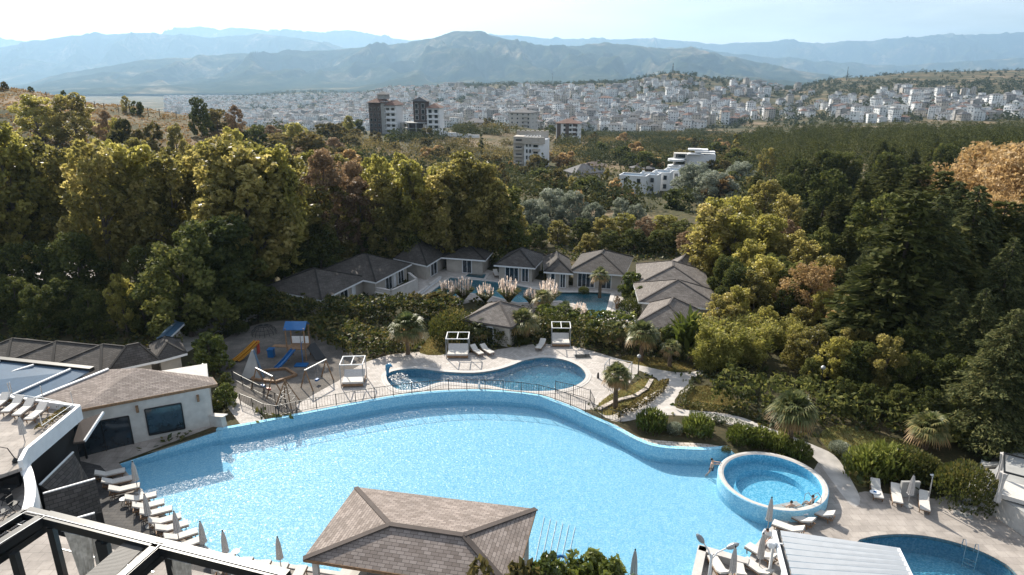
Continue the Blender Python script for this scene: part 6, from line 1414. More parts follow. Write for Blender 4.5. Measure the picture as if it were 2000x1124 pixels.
o = dup(DB, G(1095,672), R(-2), 1, 'open framed daybed at the hedge, right of the pair'); o = dup(DB, G(692,748), R(4), 1.05, 'shaded daybed between playground and kidney pool'); 
t = thing('shade_frame', 'empty metal shade frame on the plaza behind the skirted palm', 'frame', G(1206,752), R(-24)); mb = MB()
for x in (-1.1, 1.1):
    for y in (-.8, .8): mb.box(x, y, 1.1, .06, .06, 2.2)
for y in (-.8, .8): mb.box(0, y, 2.22, 2.26, .06, .06)
for x in (-1.1, 1.1): mb.box(x, 0, 2.22, .06, 1.54, .055)
mb.build('frame', 'greymetal', t)
mb = MB(); mb.box(0, 0, .2, 1.6, 1.2, .3); mb.build('bed_base', 'wood', t)
# ------------------------------------------------------------------ fences
def fence(label, pts, h=1.05, step=1.75, bal=.22, name='railing', m_='dark'):
    P_ = [Vector(p) for p in pts]; cum = [0]
    for a, b in zip(P_[:-1], P_[1:]): cum.append(cum[-1]+(b-a).length)
    def at(s):
        i = min(len(P_)-2, max(0, int(np.searchsorted(cum, s))-1)); return P_[i].lerp(P_[i+1], (s-cum[i])/max(1e-6, cum[i+1]-cum[i]))
    o = P_[0].copy(); t = thing(name, label, 'railing', o); Z_ = Vector((0, 0, 1)); n = max(1, round(cum[-1]/step)); ra = MB(); ba = MB(); ps = [at(cum[-1]*i/n)-o for i in range(n+1)]
    for i, p in enumerate(ps):
        mb = MB(); mb.beam(p, p+Z_*(h+.06), .06, .06); mb.build('post', m_, t)
        if i < n:
            for z in (.12, h): ra.beam(p+Z_*z, ps[i+1]+Z_*z, .04, .04)
            k = max(1, int((ps[i+1]-p).length/bal))
            for j in range(1, k): q = p.lerp(ps[i+1], j/k); ba.beam(q+Z_*.12, q+Z_*h, .018, .018)
    ra.build('rails', m_, t); ba.build('balusters', m_, t); return t
fo = [P(x, y, .05) for x, y in ((540,815),(600,802),(665,790),(735,778),(800,769),(860,763),(910,762),(960,763),(1010,767),(1045,771),(1080,780),(1112,792),(1140,804),(1165,814),(1190,822),(1212,827))]
fence('long curved black railing along the far rim of the big pool', smooth_poly(fo, 3, False))
fence('short black railing behind the end of the long one above the big pool', [G(1085,765), G(1125,774), G(1158,785), G(1160,800)])
fence('black railing between the magnolia and the pool corner', [G(470,790), G(500,802), G(530,818), G(545,815)])
fence('black railing descending beside the playground', [G(455,742), G(480,756), G(520,776), G(560,798)], h=.9)
fence('shaded railing along the upper walkway over the playground', [G(425,668), G(450,656), G(480,644), G(505,632)])
fence('thin railing behind the upper walkway', [G(395,628), G(420,612), G(450,600), G(475,598)])
# cobble border of the mound
lowwall('stone_border', 'curving cobble border over the grass mound', [G(1170,802), G(1200,786), G(1240,776), G(1262,762), G(1272,745)], .12, .3, 'cobble', 'border', top='cobble')
# ------------------------------------------------------------------ lamps, shower, dolphin
def post_lamp(px, top, base, label):
    p = G(px, base); h = PY(px, top, p.y).z-p.z; t = thing('garden_lamp', label, 'lamp', p); mb = MB(); mb.tube([(0, 0, 0), (0, 0, h-.25)], [.06, .04], 8); mb.build('pole', 'dark', t)
    mb = MB(); mb.lathe([(.08, h-.28), (.2, h-.2), (.2, h-.05), (.05, h+.08)], 0, 0, 12); mb.build('globe', 'greymetal', t); return t
post_lamp(1246, 694, 734, 'garden lamp post at the plaza edge beside the tall palm'); post_lamp(404, 712, 765, 'garden lamp post beside the magnolia'); post_lamp(1597, 716, 790, 'slim lamp post in the wood beside the bamboo')
t = thing('street_lamp', 'double headed street lamp with long oval heads at the pool corner', 'street lamp', P(1384,1140,-.8)); LZ = 5.2
base = Vector(t.location); top = P(1389,1080,LZ-1.2); top = Vector((base.x, base.y, top.z)); 
d_ = ray(1389,1082); k = (base.y)/d_.y; top.z = CAMH+d_.z*k
A1 = PY(1362,1045,base.y+.3); A2 = PY(1441,1063,base.y+.1); o = base
mb = MB(); mb.tube([(0, 0, 0), (0, 0, top.z-o.z-.6), (0, 0, top.z-o.z)], [.11, .08, .07], 10); mb.build('pole', 'white', t)
for a in (A1, A2):
    v = a-o; j = Vector((0, 0, top.z-o.z)); m_ = j.lerp(v, .55); arm = MB(); arm.tube([j-Vector((0, 0, .4)), j.lerp(m_, .4)+Vector((0, 0, -.05)), m_], .045, 7); arm.build('arm', 'white', t)
    mb = MB(); u = (v-m_).normalized(); L_ = (v-m_).length; pts = [m_+u*L_*s for s in (0, .1, .35, .7, 1, 1.12)]; mb.tube(pts, [.03, .1, .17, .17, .1, .02], 10); mb.build('lamp_head', 'greymetal', t)
t = thing('shower', 'outdoor shower pole with pale rendered back wall beside the loungers', 'shower', P(1812,985,-.8)); mb = MB(); mb.tube([(0, 0, 0), (0, .1, 2.3), (-.1, 0, 2.4)], .05, 8); mb.lathe([(.12, 2.34), (.12, 2.38)], -.15, 0, 12); mb.build('shower_pole', 'steel', t); mb = MB(); mb.box(-.9, .9, .6, 1.3, .2, 1.3); mb.build('back_wall', 'concrete', t)
t = thing('dolphin_statue', 'blue dolphin statue spouting water at the kidney pool edge', 'statue', G(757,735)); mb = MB()
mb.tube([(0, 0, 0), (0, .05, .35), (.02, -.05, .75), (.12, -.15, 1.1), (.32, -.3, 1.3), (.5, -.42, 1.28), (.62, -.5, 1.22)], [.16, .12, .2, .26, .2, .1, .04], 12); mb.build('body', 'dolphin', t, True)
for s in (-1, 1): mb = MB(); mb.hexa([(0, 0, .1), (.0, s*.35, .3), (.1, s*.35, .3), (.12, 0, .1)], [(0, 0, .14), (.0, s*.35, .34), (.1, s*.35, .34), (.12, 0, .14)]); mb.build('tail_fluke', 'dolphin', t)
mb = MB(); mb.hexa([(-.02, -.1, 1.0), (.04, -.1, 1.0), (.04, .1, .8), (-.02, .1, .8)], [(-.2, .1, 1.18), (-.16, .1, 1.18), (-.16, .16, 1.1), (-.2, .16, 1.1)]); mb.build('fin', 'dolphin', t)
for x, y, lb in ((936,759,'white bollard light on the big pool rim'), (1168,739,'small dark floor spotlight by the plaza edge')):
    t = thing('rim_light', lb, 'light', G(x, y)); mb = MB(); mb.lathe([(.12, 0), (.1, .45), (.05, .6)], 0, 0, 10); mb.build('housing', 'white' if 'white' in lb else 'dark', t)
t = thing('drain_grate', 'dark floor hatch on the plaza right of the right daybed', 'hatch', G(1138,697,.02), .1); mb = MB(); mb.box(0, 0, .01, 1.6, 1.0, .03); mb.build('cover', 'dark', t); mb = MB(); mb.box(0, 0, .012, 1.75, 1.15, .025); mb.build('frame', 'greymetal', t)
# ------------------------------------------------------------------ playground
t = thing('play_tower', 'blue roofed play tower with blue slide and climbing pole', 'play tower', G(585,700), 0, None, .85)

mb = MB()
for x, y in ((-1.1, -.8), (1.1, -.8), (1.1, 1), (-1.1, 1)): mb.box(x, y, 2.1, .13, .13, 4.2)
mb.build('posts', 'wood', t)
mb = MB(); mb.hexa([(-1.3, -.9, 4.0), (1.3, -.9, 4.0), (1.3, 0.1, 4.7), (-1.3, .1, 4.7)], [(-1.3, -.9, 4.08), (1.3, -.9, 4.08), (1.3, 0.1, 4.8), (-1.3, .1, 4.8)]); mb.hexa([(-1.3, .1, 4.7), (1.3, .1, 4.7), (1.3, 1.1, 4.0), (-1.3, 1.1, 4.0)], [(-1.3, .1, 4.8), (1.3, .1, 4.8), (1.3, 1.1, 4.08), (-1.3, 1.1, 4.08)]); mb.build('roof', 'blueplastic', t)
mb = MB(); mb.box(0, .1, 1.5, 2.3, 1.9, .12); mb.build('platform', 'wood', t)
for x in (-.55, .55): mb = MB(); mb.box(x, 1.0, 2.05, 1.0, .05, .9); mb.build('side_panel', 'whitecloth', t)
def slide(nm, mt, a, b, w_, par):
    mb = MB(); pts = [Vector(a), Vector(a).lerp(Vector(b), .15)+Vector((0, 0, -.02)), Vector(a).lerp(Vector(b), .5)+Vector((0, 0, -.12)), Vector(a).lerp(Vector(b), .85)+Vector((0, 0, -.1)), Vector(b)]
    d = (Vector(b)-Vector(a)); s = Vector((d.y, -d.x, 0)).normalized()*w_/2
    for p, q in zip(pts[:-1], pts[1:]):
        mb.beam(p, q, w_, .05); mb.beam(p+s+Vector((0, 0, .1)), q+s+Vector((0, 0, .1)), .06, .2); mb.beam(p-s+Vector((0, 0, .1)), q-s+Vector((0, 0, .1)), .06, .2)
    return mb.build(nm, mt, par)
slide('slide', 'blueplastic', (-.3, -.9, 1.5), (-1.7, -3.4, .15), .6, t)
mb = MB(); mb.tube([(.9, -1, 2.6), (.9, -1.6, 2.5), (.9, -1.6, 0)], .05, 8); mb.build('climbing_pole', 'blueplastic', t)
mb = MB(); mb.box(.9, -2.2, .1, 1.5, 1., .12); mb.build('landing_mat', 'blueplastic', t)
mb = MB(); mb.beam((-3.2, .4, 1.5), (-1.1, .2, 1.5), .7, .08)
mb.build('bridge', 'wood', t); mb = MB(); mb.box(-3.6, .5, 1.0, .8, .9, .08); mb.box(-3.6, .5, .5, .7, .7, 1.0); mb.build('lower_tower', 'blueplastic', t)
mb = MB(); mb.beam((1.2, .9, 1.5), (2.8, -.6, .1), 1.3, .06); mb.build('climbing_net', 'dark', t)
t = thing('yellow_slide', 'double yellow slide on the left of the playground', 'slide', G(478,704)); t.scale = (.8, .8, .8)
for s in (-.3, .3): slide('slide', 'yellowplastic', (1.0+s*.6, 2.2, 1.7), (-.9+s, -.6, .15), .5, t)
mb = MB(); mb.beam((1.0, 2.3, 0), (1.0, 2.3, 1.7), .8, .1); mb.build('ladder', 'redplastic', t)
t = thing('climbing_wall', 'pointed grey climbing wall tent with blue edge beside the yellow slide', 'climbing frame', G(492,738)); mb = MB(); mb.hexa([(-1, -.2, 0), (.9, -.2, 0), (.9, 0, 0), (-1, 0, 0)], [(-.1, .9, 2.5), (.1, .9, 2.5), (.1, 1., 2.5), (-.1, 1., 2.5)]); mb.build('panel', 'concrete', t); mb = MB(); mb.beam((.1, .95, 2.5), (1.1, .1, 0), .18, .1); mb.build('edge_beam', 'solar', t); mb = MB(); mb.beam((0, 1, 2.5), (0, 2.2, 0), .12, .12); mb.build('support', 'wood', t)
def swing(p0, rz, label, seats=1):
    t = thing('swing_set', label, 'swing', p0, rz, None, .85); w_ = 1.6
    for s in (-1, 1):
        mb = MB(); mb.beam((s*w_, -.9, 0), (s*w_, 0, 2.3), .1, .1); mb.beam((s*w_, .9, 0), (s*w_, 0, 2.3), .1, .1); mb.build('a_frame', 'wood', t)
    mb = MB(); mb.beam((-w_-.1, 0, 2.32), (w_+.1, 0, 2.32), .12, .12); mb.build('top_beam', 'greymetal', t)
    for i in range(seats):
        x = (i-(seats-1)/2)*1.2; mb = MB(); mb.box(x, 0, .5, .45, .3, .22); s_ = mb.build('seat', 'redplastic' if i else 'blueplastic', t)
        mb = MB(); mb.beam((x-.2, 0, .6), (x-.2, 0, 2.28), .02, .02); mb.beam((x+.2, 0, .6), (x+.2, 0, 2.28), .02, .02); mb.build('chain', 'steel', s_)
swing(G(620,750), R(62), 'swing set with pale top beam in the middle of the playground'); swing(G(520,765), R(-40), 'swing set with a hanging toddler seat at the lower left of the playground', 2)
t = thing('rope_pyramid', 'small dark pyramid climbing frame near the railing', 'climbing frame', G(562,790)); mb = MB()
for a in range(4): mb.beam((math.cos(a*1.57+.6)*1.1, math.sin(a*1.57+.6)*1.1, 0), (0, 0, 2.4), .09, .09)
mb.build('poles', 'wood', t); mb = MB()
for z, q in ((.6, .82), (1.2, .55), (1.8, .27)):
    for a in range(4): b = a+1; mb.beam((math.cos(a*1.57+.6)*q, math.sin(a*1.57+.6)*q, z), (math.cos(b*1.57+.6)*q, math.sin(b*1.57+.6)*q, z), .04, .04)
mb.build('ropes', 'dark', t)
t = thing('sand_box', 'five sided wooden sandpit border on the playground floor', 'sandpit', G(535,735)); mb = MB(); q = [(math.cos(a)*2.2, math.sin(a)*1.6) for a in np.linspace(0, 6.283, 6)[:-1]]
for i in range(5): mb.beam((*q[i], .12), (*q[(i+1) % 5], .12), .25, .24)
mb.build('border', 'wood', t)
t = thing('net_dome', 'low dome of rope netting at the top of the playground', 'climbing frame', G(516,652), 0, None, .7); mb = MB()
for k in range(8):
    a = k*math.pi/8; mb.tube([(math.cos(a)*2*math.cos(s), math.sin(a)*2*math.cos(s), 1.5*math.sin(s)) for s in np.linspace(0, math.pi, 9)], .03, 5, False)
for z in (.3, .7, 1.1): mb.tube([(math.cos(a)*2*math.cos(z), math.sin(a)*2*math.cos(z), 1.5*math.sin(z)) for a in np.linspace(0, 6.283, 17)], .03, 5, False)
mb.build('netting', 'dark', t)
# ------------------------------------------------------------------ bottom right: louvred roof, edge walls, steps, cabana, ladder
LZ = 2.3
q = [P(1512,1040,LZ), P(1754,1074,LZ), P(1800,1170,LZ), P(1545,1170,LZ)]; t = thing('louvred_pergola', 'white louvred pergola roof at the bottom right corner', 'pergola', q[0]); o = Vector(q[0]); q = [p-o for p in q]
mb = MB(); mb.beam(q[0], q[3], .2, .3); mb.build('side_beam', 'white', t); mb = MB(); mb.beam(q[0]+Vector((.22, 0, -.1)), q[3]+Vector((.22, 0, -.1)), .16, .25); mb.build('gutter', 'dark', t); mb = MB(); mb.beam(q[1], q[2], .16, .25); mb.build('side_beam', 'white', t)
for i in range(10):
    s0, s1 = (i+.04)/10, (i+.84)/10; a = q[0].lerp(q[3], s0)+Vector((.35, 0, 0)); b = q[1].lerp(q[2], s0); c = q[1].lerp(q[2], s1); d = q[0].lerp(q[3], s1)+Vector((.35, 0, 0)); up = Vector((0, 0, .12)); th = Vector((0, 0, .03))
    mb = MB(); mb.hexa([d, c, b+up, a+up], [d+th, c+th, b+up+th, a+up+th]); mb.build('louvre', 'slat', t); mb = MB(); mb.beam(d+Vector((0, 0, .02)), c+Vector((0, 0, .02)), .3, .07); mb.build('shade_strip', 'bluegrey', t)  # blue-grey strip added to paint the shaded band of each louvre
for p in (q[0], q[1], q[0].lerp(q[3], .55)): mb = MB(); mb.box(p.x+.05, p.y, (-.8-o.z)/2-.06, .14, .14, o.z+.8-.1); mb.build('post', 'white', t)
t = thing('speaker_column', 'white cylindrical lamp fixed at the corner of the louvred pergola', 'lamp', P(1508,1062,2.45)); mb = MB(); mb.lathe([(.24, -.2), (.24, .1), (.2, .16)], 0, 0, 16); mb.build('drum', 'white', t); mb = MB(); mb.beam((.2, 0, 0), (.6, 0, -.02), .07, .07); mb.build('bracket', 'white', t)
lowwall('planter_wall', 'low stone wall boxing in the corner deck at the bottom', [P(1356,1150,-.8), P(1370,1084,-.8), P(1454,1108,-.8)], .45, .45, 'stucco', z=0)
# right: raised block, steps, cabana
p0 = [P(1908,985,-.8), P(2060,1090,-.8), P(2150,980,-.8), P(1975,905,-.8)]
t = thing('raised_platform', 'raised stone platform with tree shaded grey top at the right edge', 'platform', p0[0]); o = Vector(p0[0]); mb = MB(); mb.prism([((p-o).x, (p-o).y) for p in p0], -.2, 1.5); mb.build('masonry', 'stucco', t)
mb = MB(); mb.prism([((p-o).x*1.0, (p-o).y) for p in p0], 1.503, 1.58); mb.build('capstone', 'concrete', t)  # grey cap tone stands in for tree shade on the platform top
t = thing('steps', 'wide wooden steps climbing between clipped bush and stone platform', 'steps', P(1888,985,-.8)); o = Vector(t.location)
for i in range(8):
    a = P(1862+i*8, 1000-i*13, -.8+i*.13)-o; b = P(1900+i*9, 1012-i*15, -.8+i*.13)-o; mb = MB(); mb.beam(a, b, .5, .16); mb.build('tread', 'concrete', t)
t = thing('cabana', 'curtained cabana with white bed at the right edge', 'cabana', P(2000,975,.75), R(-35)); mb = MB()
for x in (-1.5, 1.5):
    for y in (-1.4, 1.4): mb = MB(); mb.box(x, y, 1.1, .1, .1, 2.3); mb.build('post', 'dark', t)
mb = MB()
for y in (-1.4, 1.4): mb.box(0, y, 2.3, 3.1, .1, .1)
for x in (-1.5, 1.5): mb.box(x, 0, 2.3, .1, 2.7, .095)
mb.build('top_frame', 'dark', t); mb = MB(); mb.box(0, 0, .3, 2.6, 2.2, .3); mb.build('bed', 'fabric', t)
for (x, y) in ((-1.5, -1.4), (-1.5, 1.4), (1.5, -1.4)): mb = MB(); mb.lathe([(.22, .02), (.12, .9), (.16, 1.6), (.26, 2.25)], x, y, 14, star=-.25); mb.build('curtain', 'greyfabric', t)
t = thing('waste_bin', 'white and green bin standing behind the wooden steps', 'bin', G(1921,916)); mb = MB(); mb.lathe([(.25, 0), (.28, .8)], 0, 0, 14); mb.build('body', 'white', t); mb = MB(); mb.lathe([(.29, .8), (.29, .95), (.1, 1.0)], 0, 0, 14); mb.build('lid', 'hedge', t)
def ladder(a, b, z, label, inward):
    a = Vector(a); b = Vector(b); t = thing('pool_ladder', label, 'ladder', a); d = b-a; n_ = Vector(inward).normalized()
    for p in (Vector((0, 0, 0)), d):
        mb = MB(); mb.tube([p-n_*.45, p-n_*.4+Vector((0, 0, .65)), p-n_*.1+Vector((0, 0, .85)), p+n_*.15+Vector((0, 0, .6)), p+n_*.2+Vector((0, 0, -1.0))], .028, 8); mb.build('handrail', 'steel', t)
    for z_ in (-.3, -.6, -.9): mb = MB(); mb.beam(n_*.2+Vector((0, 0, z_)), n_*.2+d+Vector((0, 0, z_)), .06, .04); mb.build('rung', 'steel', t)
ladder(P(1882,1078,-.75), P(1906,1088,-.75), 0, 'steel ladder on the far rim of the round blue pool', (-.3, -1, 0))
ladder(P(1574,982,-.1), P(1592,982,-.1), 0, 'steel handrails climbing into the whirlpool', (-.5, 1, 0))
# whirlpool steps
t = thing('whirlpool_steps', 'pale stone step block on the near side of the whirlpool', 'steps', P(1545,1004,-.8), R(15)); mb = MB(); mb.box(0, 0, .12, 2.2, 1.2, .26); mb.build('lower_step', 'coping', t); mb = MB(); mb.box(-.1, .35, .34, 1.9, .6, .2); mb.build('upper_step', 'coping', t)
t = thing('towel', 'round white and blue towel lying on the leftmost of the three right loungers', 'towel', P(1709,962,-.31)); mb = MB(); mb.lathe([(.34, 0), (.36, .03), (.3, .05)], 0, 0, 20, 1, .8); mb.build('cloth', 'whitecloth', t); mb = MB(); mb.lathe([(.12, .052), (.12, .06)], 0, 0, 14); mb.build('blue_print', 'blueplastic', t)
t = thing('towel', 'crumpled white towel on the lounger beside the whirlpool', 'towel', P(1572,1004,-.3)); mb = MB(); mb.lathe([(.3, 0), (.26, .08), (.1, .1)], 0, 0, 12, 1, .6, star=-.2); mb.build('cloth', 'whitecloth', t)
# side tables
for x, y, z, lb in ((462,1089,-.8,'small dark framed side table beside the bottom loungers'), (243,985,-.8,'round white side table between the left loungers'), (1555,1046,-.8,'little white side table beside the whirlpool loungers'), (1180,1,0,None)):
    if not lb: continue
    t = thing('side_table', lb, 'table', P(x, y, z)); mb = MB(); mb.lathe([(.26, .42), (.26, .45)], 0, 0, 18); mb.build('top', 'white', t)
    for k in range(3): mb = MB(); mb.beam((0, 0, .42), (math.cos(k*2.1)*.22, math.sin(k*2.1)*.22, 0), .025, .025); mb.build('leg', 'dark', t)
# curved balcony furniture
def chair(p, rz, label):
    t = thing('chair', label, 'chair', p, rz, 'dark folding chairs on the curved balcony')
    mb = MB(); mb.box(0, 0, .45, .45, .45, .05); mb.build('seat', 'dark', t); mb = MB(); mb.box(0, .22, .75, .45, .04, .4); mb.build('backrest', 'dark', t)
    for s in (-.2, .2): mb = MB(); mb.beam((s, -.22, 0), (s, .2, .45), .03, .03); mb.build('leg', 'dark', t); mb = MB(); mb.beam((s, .22, 0), (s, -.2, .45), .03, .03); mb.build('leg', 'dark', t)
BZ = 2.9
for i, (x, y) in enumerate(((14,985),(30,996),(8,1012))): chair(P(x, y, BZ), i*1.4, ORD[i]+' dark folding chair at the balcony table')
t = thing('dining_table', 'small dark table with white napkins on the curved balcony', 'table', P(18,975,BZ)); mb = MB(); mb.box(0, 0, .74, .9, .9, .05); mb.build('top', 'dark', t); mb = MB(); mb.tube([(0, 0, 0), (0, 0, .72)], .05, 8); mb.build('leg', 'dark', t)
t = thing('lantern_arch', 'black metal arch lamp on the curved balcony', 'lamp', P(8,945,BZ)); mb = MB(); mb.tube([(0, 0, 0), (0, 0, 2.2), (.3, 0, 2.7), (.8, 0, 2.6), (1.1, 0, 1.9)], .03, 8); mb.build('pole', 'dark', t); mb = MB(); mb.lathe([(.05, 1.9), (.18, 1.7), (.18, 1.6)], 1.1, 0, 12); mb.build('shade', 'dark', t)
parasol((36,812), TZ_-.3, 'closed grey parasol on the white upper terrace', 2.2)
# planting strip on the terrace parapet
hedge('planter_strip', 'strip of dry low planting behind the glass railing of the upper terrace', [P(-10,780,TZ_), P(70,787,TZ_), P(135,797,TZ_), P(75,840,TZ_)], .5, .22, 'scrub', 160, .12, 'planting')
# ------------------------------------------------------------------ black pergola with pitched frames (bottom left)
BZ2 = 9.0
def b3(px, py, z=BZ2): return P(px, py, z)
t = thing('black_pergola', 'black steel pergola with zigzag glazed roof frames and curtains at the bottom left', 'pergola', b3(88,1009)); o = Vector(t.location)
def bm(a, b, w_, h_, m_='dark', nm='beam', za=BZ2, zb=BZ2):
    mb = MB(); mb.beam(b3(*a, za)-o, b3(*b, zb)-o, w_, h_); return mb.build(nm, m_, t)
bm((51,1002), (90,1012), .5, .35); bm((90,1012), (312,1068), .55, .4); bm((312,1068), (560,1130), .55, .4)
bm((51,1002), (-60,1070), .3, .35); bm((88,1012), (-80,1118), .45, .4); bm((91,1030), (-70,1140), .25, .3, za=BZ2-.5, zb=BZ2-.5); bm((312,1068), (225,1145), .45, .4); bm((318,1086), (250,1145), .2, .3, za=BZ2-.5, zb=BZ2-.5)
for a, b in (((51,999),(90,1008)), ((90,1008),(312,1064)), ((312,1064),(560,1126)), ((51,999),(-60,1067)), ((88,1008),(-80,1112)), ((312,1064),(225,1140))): bm(a, b, .035, .03, 'greymetal', 'trim', BZ2+.22, BZ2+.22)
for (x, y, x2, y2) in ((100,1030,116,1150),(27,1080,40,1150),(330,1085,345,1150),(195,1055,215,1110),(205,1060,212,1090)):
    p = b3(x, y, BZ2-.3)-o; mb = MB(); mb.box(p.x, p.y, p.z-2.2, .28, .28, 4.4); mb.build('post', 'dark', t)
# louvre infill of the bay
def bay(pts, m_, nm, n=1):
    q = [b3(*p, BZ2-.05)-o for p in pts]
    for i in range(n):
        s0, s1 = i/n, (i+.82)/n; a = q[0].lerp(q[3], s0); b = q[1].lerp(q[2], s0); c = q[1].lerp(q[2], s1); d = q[0].lerp(q[3], s1)
        mb = MB(); th = Vector((0, 0, .05)); mb.hexa([a, b, c, d][::-1], [a+th, b+th, c+th, d+th][::-1]); mb.build(nm, m_, t)
bay([(254,1052),(293,1061),(212,1140),(150,1140)], 'louvre', 'louvre', 34)
bay([(500,1112),(560,1128),(530,1150),(470,1150)], 'louvre', 'louvre', 14)
bay([(48,1012),(76,1018),(-60,1102),(-100,1090)], 'glass', 'roof_pane', 6)
def curtain(x0, y0, x1, w_, label):
    p = b3(x0, y0, BZ2-.4); p2 = b3(x1, y0+w_, BZ2-.4); t2 = thing('curtain', label, 'curtain', p); d = p2-p; mb = MB(); n = 28; rows = 8
    g_ = []
    for j in range(rows+1):
        f_ = j/rows; pin = 1-.45*math.sin(min(1, f_*1.1)*math.pi*.5)
        for i in range(n+1):
            s = i/n; c = .5+(s-.5)*pin; off = .07*math.sin(s*38)*(.6+f_); g_.append((d.x*c-d.y*off/d.length, d.y*c+d.x*off/d.length+.05, -3.6*f_))
    b_ = len(mb.v); mb.v += g_
    for j in range(rows):
        for i in range(n): a = b_+j*(n+1)+i; mb.f.append([a, a+1, a+n+2, a+n+1]); mb.mi.append(0); mb.uv.append(None)
    mb.build('cloth', 'curtain', t2, True); mb = MB(); mb.tube([(-d.x*.05, -d.y*.05, .05), (d.x*1.05, d.y*1.05, .05)], .025, 6); mb.build('rail', 'steel', t2)
curtain(123, 1040, 178, 12, 'tied sheer curtain hanging in the first bay of the black pergola'); curtain(325, 1092, 372, 11, 'sheer curtain in the second bay of the black pergola'); curtain(172, 1048, 192, 5, 'thin pale curtain right behind the tied one')
bm((116,1072), (300,1118), .06, .06, 'steel', 'glass_rail', BZ2-2.0, BZ2-2.0)
mb = MB(); q = [b3(-100,1150,5.0)-o, b3(-100,1040,5.0)-o, b3(90,1040,5.0)-o, b3(560,1160,5.0)-o]; mb.prism([(p.x, p.y) for p in q], 5.0-o.z-.3, 5.0-o.z); mb.build('floor', 'deckstone', t)
# ------------------------------------------------------------------ hillside fence posts
for i, (x, y) in enumerate(((168,212),(186,214),(204,218),(232,220),(254,222),(290,226),(312,228),(345,232),(370,236),(402,240),(430,244),(92,196),(120,200))):
    p = G(x, y); t = MB(); t.beam((0, 0, -.3), (.1, 0, 2.6), .16, .16); t.beam((0, 0, 2.4), (.5, 0, 2.3), .08, .08); ob = t.build('fence_post', 'bark'); ob.location = p; tag(ob, 'leaning wooden fence post on the crest of the dry hillside', 'fence post', 'wooden fence posts on the dry hillside')
